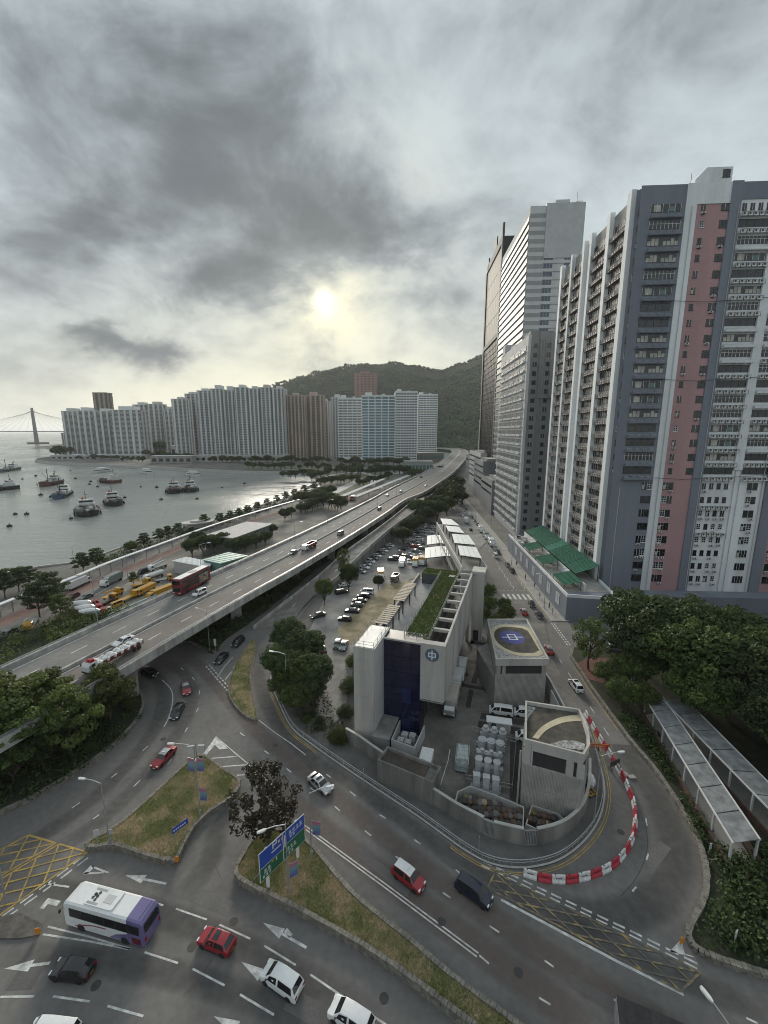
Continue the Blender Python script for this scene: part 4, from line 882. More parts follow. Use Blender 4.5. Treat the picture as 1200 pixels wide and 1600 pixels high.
# ---- canopies behind: light roofs over a raised platform and over the car park
SHEETW = mat('white_roof_sheet', (0.66, 0.68, 0.68), 0.5, 0.06, 0.6)
def canopy(pxs, z, zb, label):
    P = [Vector((*G(x, y, z), z)) for x, y in pxs]; c = sum(P, Vector()) / 4
    o = thing('canopy', label, 'canopy', (c.x, c.y, zb), 0, 'white roofed canopies behind the office block')
    Q = [p - Vector((c.x, c.y, zb)) for p in P]
    n = 4
    for i in range(n):
        t0, t1 = i / n + .006, (i + 1) / n - .006
        a, d = Q[0].lerp(Q[1], t0), Q[0].lerp(Q[1], t1); e, f_ = Q[3].lerp(Q[2], t0), Q[3].lerp(Q[2], t1)
        dn_ = Vector((0, 0, -.15)); b = MB(); b.add([a, d, f_, e, a + dn_, d + dn_, f_ + dn_, e + dn_], [(3, 2, 1, 0), (4, 5, 6, 7), (0, 1, 5, 4), (1, 2, 6, 5), (2, 3, 7, 6), (3, 0, 4, 7)])
        b.build('roof_sheet', SHEETW, o)
    b = MB(); cc = Vector((0, 0, z - zb))
    for q_ in Q:
        p = q_.lerp(cc, .12); b.box(p.x - .12, p.x + .12, p.y - .12, p.y + .12, 0, z - zb - .15)
    b.build('posts', DARK, o)
    b = MB(); R4 = [q_.lerp(cc, .14) for q_ in Q]; b.prism([(p.x, p.y) for p in R4], z - zb - .6, z - zb - .2); b.build('frame', DARK, o)
    return c
canopy([(664, 856), (695, 852), (699, 868), (664, 872)], 5.2, .14, 'nearer of the two white canopies standing in the car park')
canopy([(667, 837), (694, 834), (697, 847), (667, 851)], 5.2, .14, 'farther of the two white canopies standing in the car park')
pl = []
names = ['first white canopy on the raised platform, next to the tall pier', 'second white canopy on the raised platform from the pier', 'third white canopy on the raised platform from the pier', 'fourth and farthest white canopy on the raised platform']
for nm, q_ in zip(names, ([(715, 852), (744, 855), (753, 872), (719, 867)], [(706, 834), (732, 836), (743, 851), (710, 848)], [(696, 821), (717, 823), (726, 833), (701, 830)], [(688, 810), (705, 811), (718, 821), (692, 819)])):
    pl.append(canopy(q_, 13.0, 10.0, nm))
A_, B_ = Vector(CW(13.0, 42.4)), pl[-1].xy
d_ = (pl[-1].xy - pl[0].xy).normalized(); n_ = Vector((d_.y, -d_.x))
pf = thing('platform_block', 'long raised concrete block carrying the row of white canopies', 'building', (pl[0].x, pl[0].y, .13), math.atan2(d_.y, d_.x) - math.pi / 2)
ln = (pl[-1].xy - pl[0].xy).length
b = MB(); b.box(-3.6, 3.6, -9, ln + 9, 0, 9.87); b.build('wall', CONC, pf)
b = MB(); b.wall([(-3.6, -9), (-3.6, ln + 9)], 9.87, 10.9, -.2); b.wall([(3.6, -9), (3.6, ln + 9)], 9.87, 10.9, .2); b.build('parapet', METP, pf)
for k in range(int((ln + 14) / 4.5)):
    for z in (2, 6):
        b = MB(); b.box(-3.68, -3.6, 0, 3.4, z, z + 2.2); b.build('window_band', GLASS, pf, (0, -7 + k * 4.5, 0))
# ================================================================== SUBSTATION
BRICKT = mat('ribbed_concrete', (0.33, 0.315, 0.295), 0.9, 0.12, 0.6, fine=0.12, bump=.3, bscale=3)
FLOORR = mat('mossy_roof', (0.075, 0.065, 0.05), 0.95, 0.25, 0.8, col2=(0.045, 0.042, 0.036), fine=0.3)
ARC = mat('cream_paving', (0.46, 0.40, 0.28), 0.85, 0.12, 1.0, fine=0.1)
GRAV = mat('white_gravel', (0.30, 0.30, 0.295), 0.95, 0.5, 3.0, col2=(0.12, 0.12, 0.12), fine=.4)
LOGOB = mat('logo_blue', (0.035, 0.045, 0.22), 0.7, 0.1, 1.5)
s1 = thing('transformer_house', 'concrete transformer house with blue roundel painted on its roof', 'building', (24.5, 74.5, .13))
P1 = [(-5.1, -7.5), (3.8, -7.4), (5.3, 8.1), (-2.7, 8.1)]
b = MB(); b.prism(P1, 0, 6.2); b.build('lower_wall', BRICKT, s1)
b = MB()
for x0, x1 in ((-4.9, -4.2), (-3.9, -3.3), (3.0, 3.7)): b.box(x0, x1, -7.4, -6.7, 6.2, 8.0)
b.prism([(-4.6, -5.8), (3.5, -5.8), (5.1, 7.9), (-2.6, 7.9)], 6.2, 8.0); b.build('upper_wall', CONC, s1)
b = MB(); b.box(-3.3, 3.0, -7.1, -5.9, 6.2, 8.0); b.build('louvre_band', DARK, s1)
b = MB(); b.prism([(-5.2, -7.7), (4.0, -7.6), (5.5, 8.3), (-2.9, 8.3)], 8.0, 8.8); b.build('fascia', WALLC, s1)
b = MB(); b.wall([(-5.2, -7.7), (4.0, -7.6), (5.5, 8.3), (-2.9, 8.3)], 8.8, 9.3, .3, closed=True); b.build('parapet', WALLC, s1)
b = MB(); b.prism([(-4.8, -7.3), (3.6, -7.2), (5.1, 7.9), (-2.6, 7.9)], 8.8, 8.84); b.build('roof_gravel', GRAV, s1)
b = MB(); b.prism([(-2.4, -7.0), (3.5, -7.0), (4.4, 2.5), (-3.6, 3)], 8.85, 8.86) if False else None
c1 = (0.35, .3); ell = lambda rx, ry, n=40: [(c1[0] + rx * math.cos(t), c1[1] + ry * math.sin(t)) for t in [2 * math.pi * i / n for i in range(n)]]
def dshape(k): return [(c1[0] + x * k, c1[1] + y * k) for x, y in [(3.9 * math.cos(t), 5.6 * math.sin(t)) for t in [math.pi * .5 + math.pi * i / 16 for i in range(17)]] + [(2.2, -5.6), (3.6, -4.6), (4.1, 3.5), (3.2, 5.0)]]
b = MB(); b.prism(dshape(1.12), 8.84, 8.875); b.build('roof_arc', ARC, s1)
b = MB(); b.prism(dshape(.92), 8.875, 8.89); b.build('roof_floor', FLOORR, s1)
c1 = (0.25, 1.0)
b = MB(); b.prism(ell(2.3, 2.7), 8.89, 8.90); lg = b.build('roof_roundel', LOGOB, s1)
b = MB()
for x0, x1, y0, y1 in ((-2.0, 2.0, -.12, .12), (-.85, -.6, -1.1, 1.1), (.6, .85, -1.1, 1.1), (-.6, .6, .88, 1.1), (-.6, .6, -1.1, -.88)): b.box(c1[0] + x0, c1[0] + x1, c1[1] + y0, c1[1] + y1, 8.90, 8.905 + (.003 if y1 < .2 and y0 > -.2 else 0))
b.build('roundel_mark', WPAINT, lg)
b = MB(); b.add([(-5.1, -6.4, 0), (-5.1, -6.4, 5.2), (-5.9, 3.5, 5.2), (-5.9, 3.5, 0), (-4.9, -6.4, 0), (-4.9, -6.4, 5.2), (-2.8, 6, 5.2), (-2.8, 6, 0)], [(0, 1, 2, 3), (1, 5, 6, 2), (0, 4, 5, 1), (3, 2, 6, 7)]); b.build('side_wall', CONC, s1)
s2 = thing('control_house', 'rounded concrete control house at the tip of the yard with cream roof arc', 'building', (21.2, 49.5, .13))
R2 = [G(x, y, 10) for x, y in ((821, 1097), (905, 1110), (914, 1128), (920, 1148), (921, 1165), (912, 1181), (870, 1170), (820, 1157))]
R2 = [(x - 21.2, y - 49.5) for x, y in R2]
b = MB(); b.prism(R2, 0, 6.6); b.build('lower_wall', BRICKT, s2)
b = MB(); b.prism([(x * .96, y * .96) for x, y in R2], 6.6, 8.7); b.build('recessed_band', DARK, s2)
fa, fb = Vector(R2[7]), Vector(R2[5])
b = MB()
for t in (0, .74, .92):
    p = fa.lerp(fb, t); q_ = fa.lerp(fb, t + .12 if t else .16); b.add([(p.x, p.y, 6.6), (q_.x, q_.y, 6.6), (q_.x, q_.y, 8.7), (p.x, p.y, 8.7), (p.x, p.y + .6, 6.6), (q_.x, q_.y + .6, 6.6), (q_.x, q_.y + .6, 8.7), (p.x, p.y + .6, 8.7)], [(0, 1, 2, 3), (4, 7, 6, 5), (0, 3, 7, 4), (1, 5, 6, 2)])
b.build('band_pier', WALLC, s2)
b = MB(); b.prism(R2, 8.7, 9.6); b.build('fascia', WALLC, s2)
b = MB(); b.wall([(x * 1.01, y * 1.01) for x, y in R2], 9.6, 10.1, .25 if sum(R2[i][0] * R2[(i + 1) % 8][1] - R2[(i + 1) % 8][0] * R2[i][1] for i in range(8)) > 0 else -.25, closed=True); b.build('parapet', WALLC, s2)
b = MB(); b.prism([(x * .94, y * .94) for x, y in R2], 9.6, 9.63); b.build('roof_floor', FLOORR, s2)
C2 = lambda x, y: (lambda g: (g[0] - 21.2, g[1] - 49.5))(G(x, y, 9.75))
arc_o = smoothline([C2(*p) for p in ((832, 1153), (845, 1137), (865, 1125), (885, 1119), (906, 1117))], 4); arc_i = smoothline([C2(*p) for p in ((841, 1155), (853, 1142), (870, 1133), (888, 1128), (909, 1127))], 4)
b = MB(); n = len(arc_o); b.add([(x, y, 9.66) for x, y in arc_o + arc_i], [(i, i + 1, n + i + 1, n + i)[::-1] for i in range(n - 1)]); b.build('roof_arc', ARC, s2)
b = MB(); b.sheet([C2(*p) for p in ((858, 1163), (880, 1157), (900, 1158), (914, 1163), (913, 1173), (890, 1170))], 9.66); b.build('roof_gravel', GRAV, s2)
b = MB(); b.sheet([C2(*p) for p in ((824, 1103), (838, 1106), (828, 1118), (823, 1128))], 9.66); b.build('roof_gravel', GRAV, s2)
b = MB(); b.tube([(R2[7][0] - .5, R2[7][1] - .2, 0), (R2[7][0] - .5, R2[7][1] - .2, 8.6)], .12); b.tube([(R2[7][0] + .8, R2[7][1] - .25, 0), (R2[7][0] + .8, R2[7][1] - .25, 9.4)], .1); b.build('drain_pipe', CONC, s2)
def ribs(o, a, c, z0, z1, n):
    mb = MB(); a, c = Vector(a), Vector(c); an = math.atan2((c - a).y, (c - a).x); nrm = Vector((math.sin(an), -math.cos(an)))
    for i in range(n): p = a.lerp(c, (i + .5) / n) + nrm * .02; mb.obox((p.x, p.y, (z0 + z1) / 2), ((c - a).length / n * .72, .07, z1 - z0), an)
    stuff(mb.build('wall_ribs', BRICKT, o))
ribs(s1, P1[0], P1[1], .1, 6.1, 44); ribs(s2, R2[7], R2[5], .1, 3.1, 40); ribs(s2, R2[7], R2[5], 3.25, 6.5, 40)
# link wall and side strip toward the street
lk = thing('street_wall', 'tall pale wall between the yard and the street', 'wall', (*G(862, 1040), .13))
LX, LY = lk.location.x, lk.location.y
b = MB(); b.wall([(29.9 - LX, 84 - LY), (30.2 - LX, 70 - LY), (29.4 - LX, 60 - LY), (27.6 - LX, 53.5 - LY)], 0, 3.4, .3); b.build('wall', CONCL, lk)
b = MB(); b.wall([(28.9 - LX, 66 - LY), (28.2 - LX, 57 - LY)], 0, 3.9, .12); b.build('screen_panel', METP, lk)
# perimeter wall with two barred gates
wall_px = [(540, 1152), (560, 1164), (582, 1180), (620, 1207), (662, 1239), (680, 1251), (712, 1272), (742, 1288), (755, 1295)]
wall_px2 = [(771, 1302), (795, 1308), (818, 1313)]; wall_px3 = [(839, 1313), (864, 1307), (886, 1297), (905, 1280), (915, 1262), (921, 1235), (922, 1200)]
pwt = thing('boundary_wall', 'curved concrete boundary wall round the substation yard', 'wall', (*G(795, 1308), .13))
PX_, PY_ = pwt.location.x, pwt.location.y
for wp in (wall_px, wall_px2, wall_px3):
    ln_ = smoothline([G(*p, .9) for p in wp], 4); b = MB(); b.wall([(x - PX_, y - PY_) for x, y in ln_], 0, 2.25, .25); b.build('wall_run', CONCW, pwt)
    b = MB(); b.wall([(x - PX_, y - PY_) for x, y in offset_line(ln_, -.05)], 2.25, 2.38, .35); b.build('coping', CONCL, pwt)
for a, c, nm in (((755, 1295), (771, 1302), 'barred steel gate beside the larger drum pen'), ((818, 1313), (839, 1313), 'barred steel gate at the tip of the yard wall')):
    A2, B2 = Vector(G(*a, .9)), Vector(G(*c, .9)); g_ = thing('yard_gate', nm, 'gate', (A2.x, A2.y, .13), math.atan2((B2 - A2).y, (B2 - A2).x)); w = (B2 - A2).length
    b = MB(); b.box(0, w, -.05, .05, .1, .2); b.box(0, w, -.05, .05, 2.1, 2.2); b.build('gate_frame', STEEL, g_)
    for i in range(9): b = MB(); b.box(-.04, .04, -.04, .04, .2, 2.1); b.build('bar', STEEL, g_, (.05 + (w - .1) * i / 8, 0, 0))
# pens for the old drums
DRUMC = [mat('drum_rust', (.095, .055, .038), .85, .35, 2), mat('drum_grey', (.13, .125, .12), .7, .2, 2), mat('drum_black', (.05, .045, .042), .7, .2, 2), mat('drum_brown', (.10, .065, .05), .8, .3, 2), mat('drum_ochre', (.15, .12, .05), .8, .3, 2), mat('drum_buff', (.30, .22, .15), .8, .2, 2)]
dm = MB(); N_ = 12
prof = [(.40, 0), (.44, .03), (.44, .30), (.46, .32), (.44, .34), (.44, .60), (.46, .62), (.44, .64), (.44, .92), (.40, .95), (.30, 1.05), (.12, 1.10)]
dm.loft([[(r * math.cos(2 * math.pi * i / N_), r * math.sin(2 * math.pi * i / N_), z) for i in range(N_)] for r, z in prof]); drum_me = dm.mesh('drum', DRUMC[0])
def pen(px_poly, label, rows, grp):
    P_ = [G(*p, .9) for p in px_poly]; c = P_[0]
    o = thing('drum_pen', label, 'pen', (*c, .13)); b = MB(); b.wall([(x - c[0], y - c[1]) for x, y in P_], 0, 1.05, .14, closed=True); b.build('pen_wall', CONCL, o)
    k = 0
    for ri, (a, c_, n) in enumerate(rows):
        for i in range(n):
            t = i / max(1, n - 1); x, y = G(a[0] + (c_[0] - a[0]) * t, a[1] + (c_[1] - a[1]) * t, .9)
            d = mobj('drum', drum_me, None, (x + RNG.uniform(-.1, .1), y + RNG.uniform(-.1, .1), .15), RNG.random() * 6); d.scale = [RNG.uniform(.88, 1.06)] * 3
            ci = RNG.choice((0, 1, 1, 2, 2, 2, 3, 3, 3)) if (ri, i) not in ((0, 0), (1, 4)) else (4 if i == 0 else 5)
            d.material_slots[0].link = 'OBJECT'; d.material_slots[0].material = DRUMC[ci]; k += 1
            tag(d, '%s domed steel drum from the street in the %s row of the %s drum pen, counted from the office side' % (['rusty', 'grey', 'black', 'brown', 'ochre', 'buff'][ci], ORD[ri], grp) if False else '%s drum, %s along the %s row of the %s pen' % (['rusty orange', 'dull grey', 'black', 'dark brown', 'ochre yellow', 'pale buff'][ci], ORD[i], ORD[ri], grp), 'drum', 'domed steel drums in the two pens')
pen([(716, 1240), (735, 1232), (775, 1246), (817, 1264), (816, 1296), (790, 1293), (755, 1280), (712, 1257)], 'larger walled pen crowded with old drums by the boundary wall', [((727, 1244), (750, 1250), 4), ((727, 1253), (780, 1257), 8), ((732, 1262), (812, 1268), 11), ((752, 1272), (813, 1277), 9), ((775, 1284), (812, 1287), 5)], 'larger')
pen([(832, 1262), (872, 1275), (880, 1283), (862, 1292), (838, 1297), (823, 1290)], 'smaller walled pen of old drums below the control house', [((834, 1270), (866, 1279), 5), ((829, 1281), (860, 1287), 6)], 'smaller')
# switchgear: three lines of five machines
def gear_mesh(kind):
    mb = MB()
    if kind == 0:
        mb.cyl(0, 0, 0, 1.7, .55, n=14); mb.cyl(0, 0, 1.7, 1.85, .62, n=14); mb.cyl(0, 0, 1.85, 2.2, .3, n=10); mb.cyl(0, 0, 2.2, 2.35, .4, n=10); mb.box(-.85, -.5, -.2, .2, .5, 1.2)
    elif kind == 1:
        mb.cyl(0, 0, 0, 1.8, .62, n=16); mb.cyl(0, 0, 1.8, 1.92, .68, n=16); mb.cyl(0, 0, 1.92, 2.0, .45, n=12); mb.box(-.9, .9, .45, .7, .3, .9)
    elif kind == 2:
        mb.cyl(0, 0, 0, 1.2, .5, n=14); mb.tube([(-.6, 0, 1.5), (.6, .1, 1.5)], .36, 10); mb.cyl(.25, 0, 1.5, 2.05, .3, n=10); mb.cyl(-.45, 0, 1.5, 1.9, .22, n=8)
    elif kind == 3:
        mb.cyl(0, 0, 0, 2.3, .48, n=14); mb.cyl(0, 0, 2.3, 2.45, .55, n=14); mb.tube([(0, 0, 1.2), (.85, .2, 1.2)], .25, 8); mb.cyl(-.1, .55, 0, 1.6, .3, n=10)
    else:
        mb.box(-.44, .44, -.36, .36, 0, 1.9); mb.box(-.47, .47, -.4, .4, 1.9, 1.98); mb.box(-.36, .36, -.39, -.36, .2, .9); mb.box(-.2, .05, -.4, -.36, 1.2, 1.6)
    return mb.mesh('housing', mat('switchgear_grey', (.46, .48, .49), .45, .1, 1.5))
fl = mat('switchgear_flange', (.28, .30, .31), .5, .1, 2)
gnames = ['squat capped cylinder', 'wide round tank', 'machine with a horizontal drum', 'tall slim cylinder', 'grey steel cabinet']
for ri, (bx, by, dx_, dy_) in enumerate(((758, 1156, 13.2, 2.6), (753, 1173, 13.6, 3), (750, 1190, 13.6, 3), (747, 1209, 14.2, 3.2), (744, 1230, 14.8, 3.4))):
    me = gear_mesh(ri); fm = (MB().cyl(0, 0, 0, .12, .8, n=12).box(.5, .75, -.3, .3, .1, .6)).mesh('base_flange', fl)
    for i in range(3):
        x, y = G(bx + dx_ * i, by + dy_ * i); o = thing('switchgear', '%s in the switchgear yard, %s across in the %s row' % (gnames[ri], ORD[i], ORD[ri]), 'switchgear', (x, y, .15), -.2, 'grey switchgear machines in the yard')
        mobj('housing', me, o); mobj('base_flange', fm, o)
ctn = thing('white_cabin', 'white flat-roofed cabin behind the switchgear', 'cabin', (*G(779, 1142), .15), -.22)
b = MB(); b.box(-1.8, 1.8, -.6, .6, 0, 1.7); b.build('wall', METP, ctn); b = MB(); b.box(-2.0, 2.0, -.8, .8, 1.7, 1.85); b.build('roof', WPAINT, ctn); b = MB(); b.box(-1.2, -.5, -.64, -.6, .1, 1.6); b.build('door', DARK, ctn)
sk = thing('steel_skip', 'caged steel trolley covered with clear sheeting in the yard', 'trolley', (*G(722, 1196), .15), -.25)
b = MB()
for x in (-.9, .9):
    for y in (-1.8, 0, 1.8): b.box(x - .06, x + .06, y - .06, y + .06, .3, 1.9)
for z in (.4, 1.1, 1.85): b.box(-.96, .96, -1.86, -1.76, z, z + .08); b.box(-.96, .96, 1.76, 1.86, z, z + .08); b.box(-.97, -.87, -1.8, 1.8, z, z + .07); b.box(.87, .97, -1.8, 1.8, z, z + .07)
b.build('cage', STEEL, sk); b = MB(); b.box(-.85, .85, -1.75, 1.75, .3, 1.6); b.prism([(-.8, -1.3), (.8, -1.2), (.7, 1.6), (-.75, 1.5)], 1.6, 2.05); b.build('sheeting', mat('plastic_sheet', (.35, .40, .40), .25, .2, 2), sk)
b = MB()
for x in (-.8, .8):
    for y in (-1.4, 1.4): b.tube([(x - .08, y, .2), (x + .08, y, .2)], .2, 8)
b.build('castors', RUBBER, sk)
yf = thing('yard_fence', 'thin steel rail fence round the switchgear pit', 'fence', (*G(742, 1240), .15)); FX, FY = yf.location.x, yf.location.y
fpts = [(x - FX, y - FY) for x, y in [G(*p) for p in ((738, 1145), (727, 1222), (800, 1238), (806, 1165), (738, 1145))]]
b = MB()
for a, c in zip(fpts, fpts[1:]):
    n = 6
    for i in range(n): x, y = a[0] + (c[0] - a[0]) * i / n, a[1] + (c[1] - a[1]) * i / n; b.box(x - .04, x + .04, y - .04, y + .04, 0, 1.1)
    for z in (.5, 1.08): b.tube([(*a, z), (*c, z)], .03, 4)
b.build('rails', STEEL, yf)
# covered walkways in the park
def walkway(pxs, z, label, n):
    P = [Vector((*G(x, y, z), z)) for x, y in pxs]; c = (P[0] + P[3]) / 2
    o = thing('covered_walkway', label, 'walkway', (c.x, c.y, .3)); Q = [p - Vector((c.x, c.y, .3)) for p in P]
    for i in range(n):
        t0, t1 = i / n + .003, (i + 1) / n - .003
        a, d, e, f_ = Q[0].lerp(Q[3], t0), Q[1].lerp(Q[2], t0), Q[1].lerp(Q[2], t1), Q[0].lerp(Q[3], t1); dn_ = Vector((0, 0, -.12)); u = Vector((0, 0, .12))
        m1, m2 = a.lerp(d, .5) - u * .6, f_.lerp(e, .5) - u * .6
        b = MB(); b.add([a, d, e, f_, a + dn_, d + dn_, e + dn_, f_ + dn_], [(0, 1, 2, 3)[::-1], (4, 5, 6, 7), (0, 1, 5, 4), (1, 2, 6, 5), (2, 3, 7, 6), (3, 0, 4, 7)]); b.build('roof_sheet', mat('grey_roof_sheet', (.20, .207, .21), .7, .3, .8, spec=.2), o)
    b = MB()
    for s0, s1 in ((Q[0], Q[3]), (Q[1], Q[2])): b.tube([s0, s1], .13, 5)
    b.build('gutter', LGREYW, o)
    for i in range(n + 1):
        for s0, s1 in ((Q[0], Q[3]), (Q[1], Q[2])):
            p = s0.lerp(s1, i / n).lerp((Q[0] + Q[2]) / 2, .02); b = MB(); b.box(-.1, .1, -.1, .1, 0, z - .4); b.build('post', LGREYW, o, (p.x, p.y, 0))
    b = MB(); b.wall([(Q[0].x - .3, Q[0].y), (Q[3].x - .3, Q[3].y)], 0, .9, .25); b.wall([(Q[1].x + .2, Q[1].y), (Q[2].x + .2, Q[2].y)], 0, .9, .25); b.build('brick_parapet', mat('brown_brick', (.10, .06, .045), .9, .2, 2, fine=.2), o)
    b = MB(); b.prism([(Q[0].x, Q[0].y), (Q[1].x, Q[1].y), (Q[2].x, Q[2].y), (Q[3].x, Q[3].y)], 0, .06); b.build('path', CONC, o)
walkway([(1008, 1090), (1034, 1086), (1188, 1312), (1146, 1318)], 3.7, 'long grey roofed walkway running down through the park beside the hairpin', 7)
walkway([(1036, 1094), (1066, 1088), (1330, 1352), (1268, 1332)], 3.7, 'second grey roofed walkway half hidden under the park trees', 7)
# ================================================================== FLYOVER AND RAMP
FZ = 7.5
def off20(pts, w):
    o = offset_line(pts, -w); return list(zip(pts, o))
Fst = [(-86.5, 6), (-79.5, 26), (-72.5, 46), (-65.7, 66.1), (-59, 87), (-52, 107.5), (-44.4, 128.2), (-31.3, 167.8), (-17.5, 213.8), (-6, 255)]
pairs = off20(Fst, 20.0) + [((6, 302), (31, 292)), ((44, 435), (70, 424)), ((75, 570), (103, 556)), ((108, 722), (137, 700)), ((135, 850), (166, 842)), ((149, 950), (182, 960)), ((146, 1005), (172, 1035)), ((118, 1040), (128, 1072)), ((60, 1062), (60, 1092))]
FAR = smoothline([p[0] for p in pairs], 5); NEAR = smoothline([p[1] for p in pairs], 5)
NF = len(FAR)
def at(u, i): a, b_ = FAR[i], NEAR[i]; return (a[0] + (b_[0] - a[0]) * u, a[1] + (b_[1] - a[1]) * u)
fly = thing('flyover', 'long elevated four-lane concrete flyover crossing the scene', 'flyover', (*at(.5, 20), 0))
def fpart(mb, name, m, par=None):
    o = mb.build(name, m, par or fly)
    if par is None: o.matrix_parent_inverse = Matrix.Translation(fly.location).inverted()
    return o
def ribbon(mb, u0, u1, z0, z1, m=0, i0=0, i1=None):
    """a closed bar running along the deck between two lateral fractions"""
    i1 = NF if i1 is None else i1; rings = []
    for i in range(i0, i1):
        a, c = at(u0, i), at(u1, i); rings.append([(*a, z0), (*c, z0), (*c, z1), (*a, z1)])
    mb.loft(rings, m)
b = MB(); ribbon(b, .0, 1.0, FZ - .35, FZ - .02); fpart(b, 'deck_slab', CONC)
b = MB(); ribbon(b, .14, .40, FZ - 1.9, FZ - .35); ribbon(b, .60, .86, FZ - 1.9, FZ - .35); fpart(b, 'girder', CONCD)
ASPH2 = mat('asphalt_worn_brown', (0.168, 0.150, 0.138), 0.9, 0.14, 0.12, fine=0.12, detail=6)
ASPH3 = mat('asphalt_worn_grey', (0.172, 0.168, 0.162), 0.9, 0.14, 0.12, fine=0.12, detail=6)
def fsheet(u0, u1, z, name, m, par=None, i0=0, i1=None):
    i1 = NF if i1 is None else i1; mb = MB(); n = i1 - i0
    mb.add([(*at(u0, i), z) for i in range(i0, i1)] + [(*at(u1, i), z) for i in range(i0, i1)], [(i, n + i, n + i + 1, i + 1) for i in range(n - 1)])
    return fpart(mb, name, m, par)
CW1 = fsheet(.04, .485, FZ, 'carriageway', ASPH3); CW2 = fsheet(.515, .96, FZ, 'carriageway', ASPH2)
PARAP = mat('parapet_concrete', (0.46, 0.455, 0.435), 0.85, 0.12, 0.5, col2=(0.27, 0.265, 0.25), streak=True, fine=.1)
for u0, u1, z0, z1 in ((-.012, .02, FZ - .9, FZ + .75), (.98, 1.012, FZ - .95, FZ + .75)):
    b = MB(); ribbon(b, u0, u1, z0, z1); fpart(b, 'parapet', PARAP)
b = MB(); ribbon(b, .49, .51, FZ, FZ + .55); fpart(b, 'median_barrier', PARAP)
for u in (.004, .996):
    b = MB(); ribbon(b, u - .004, u + .004, FZ + 1.08, FZ + 1.17); ribbon(b, u - .003, u + .003, FZ + .9, FZ + .95)
    for i in range(0, 46):
        for t in (0, .25, .5, .75):
            a, c = at(u, i), at(u, i + 1); x, y = a[0] + (c[0] - a[0]) * t, a[1] + (c[1] - a[1]) * t; b.box(x - .04, x + .04, y - .04, y + .04, FZ + .75, FZ + 1.1)
    fpart(b, 'guard_rail', STEEL)
for u, w in ((.06, .014), (.455, .014), (.531, .014), (.93, .014)): fsheet(u, u + w, FZ + .006, 'edge_line', WHITE, None)
def arc_pts(u): return [at(u, i) for i in range(NF)]
def along(line, step_on, step_off, d0=0, dmax=1e9):
    seg = [math.hypot(b_[0] - a[0], b_[1] - a[1]) for a, b_ in zip(line, line[1:])]; out = []; d = d0; tot = min(sum(seg), dmax)
    def P(dd):
        for (a, b_), s_ in zip(zip(line, line[1:]), seg):
            if dd <= s_: return (a[0] + (b_[0] - a[0]) * dd / s_, a[1] + (b_[1] - a[1]) * dd / s_)
            dd -= s_
        return line[-1]
    while d + step_on < tot: out.append((P(d), P(d + step_on / 2), P(d + step_on))); d += step_on + step_off
    return out
for u in (.265, .74):
    for s_ in along(arc_pts(u), 3.2, 5.4, 3, 330):
        l, r = offset_line(list(s_), .11), offset_line(list(s_), -.11); mb = MB(); mb.add([(x, y, FZ + .007) for x, y in r + l], [(0, 1, 4, 3), (1, 2, 5, 4)]); fpart(mb, 'lane_dash', WHITE)
for s_ in along(arc_pts(.47), .0, 1e9): pass
# piers
PIERM = mat('pier_concrete', (0.36, 0.35, 0.33), 0.85, 0.12, 0.5, streak=True)
for k, (px_, py_) in enumerate(((205, 1090), (370, 972), (462, 905))):
    x, y = G(px_, py_); b = MB(); b.obox((x, y, 2.85), (1.3, 2.6, 5.7), -math.radians(70)); fpart(b, 'pier', PIERM)
for i in (18, 22, 26, 31, 34, 38, 41, 44, 47, 50, 53, 56, 59, 62, 65, 68, 71, 74):
    for u in (.27, .73):
        if i < 36 and u > .5 and i in (18, 22, 26, 31): continue
        x, y = at(u, i); b = MB(); b.obox((x, y, 2.8), (2.6, 1.3, 5.6), math.atan2(NEAR[i][1] - FAR[i][1], NEAR[i][0] - FAR[i][0])); fpart(b, 'pier', PIERM)
# ramp on the car park side
rp_l = [((397, 980), .05), ((447, 940), .8), ((503, 896), 2.8), ((541, 862), 4.6), ((580, 834), 6.0), ((617, 806), 7.2), ((650, 779), 7.5)]
rp_r = [((452, 973), .05), ((488, 929), .8), ((524, 903), 2.8), ((567, 862), 4.6), ((612, 823), 6.0), ((645, 800), 7.2), ((675, 772), 7.5)]
RLv = smoothline([(*G(*p, z + .6), z) for p, z in rp_l], 4); RRv = smoothline([(*G(*p, z + .6), z) for p, z in rp_r], 4)
ramp = thing('ramp', 'concrete slip ramp climbing beside the car park to the flyover', 'ramp', (*G(470, 945), 0))
n = len(RLv)
mb = MB(); mb.loft([[(*l[:2], -.2), (*r[:2], -.2), (*r[:2], r[2] + .03), (*l[:2], l[2] + .03)] for l, r in zip(RLv, RRv)]); o = mb.build('retaining_wall', CONCD, ramp); o.matrix_parent_inverse = Matrix.Translation(ramp.location).inverted()
mb = MB(); mb.add([(l[0] + (r[0] - l[0]) * u, l[1] + (r[1] - l[1]) * u, l[2] + .04) for u in (.03, .97) for l, r in zip(RLv, RRv)], [(i, n + i, n + i + 1, i + 1) for i in range(n - 1)]); o = mb.build('carriageway', ASPH2, ramp); o.matrix_parent_inverse = Matrix.Translation(ramp.location).inverted()
for side, sg in ((RLv, -1), (RRv, 1)):
    off_ = offset_line([p[:2] for p in side], -.3 * sg); i0 = 0 if sg < 0 else 6
    mb = MB(); mb.loft([[(*p[:2], max(0, p[2] - .6)), (*q_, max(0, p[2] - .6)), (*q_, p[2] + .9), (*p[:2], p[2] + .9)] for p, q_ in list(zip(side, off_))[i0:]]); o = mb.build('parapet', PARAP, ramp); o.matrix_parent_inverse = Matrix.Translation(ramp.location).inverted()
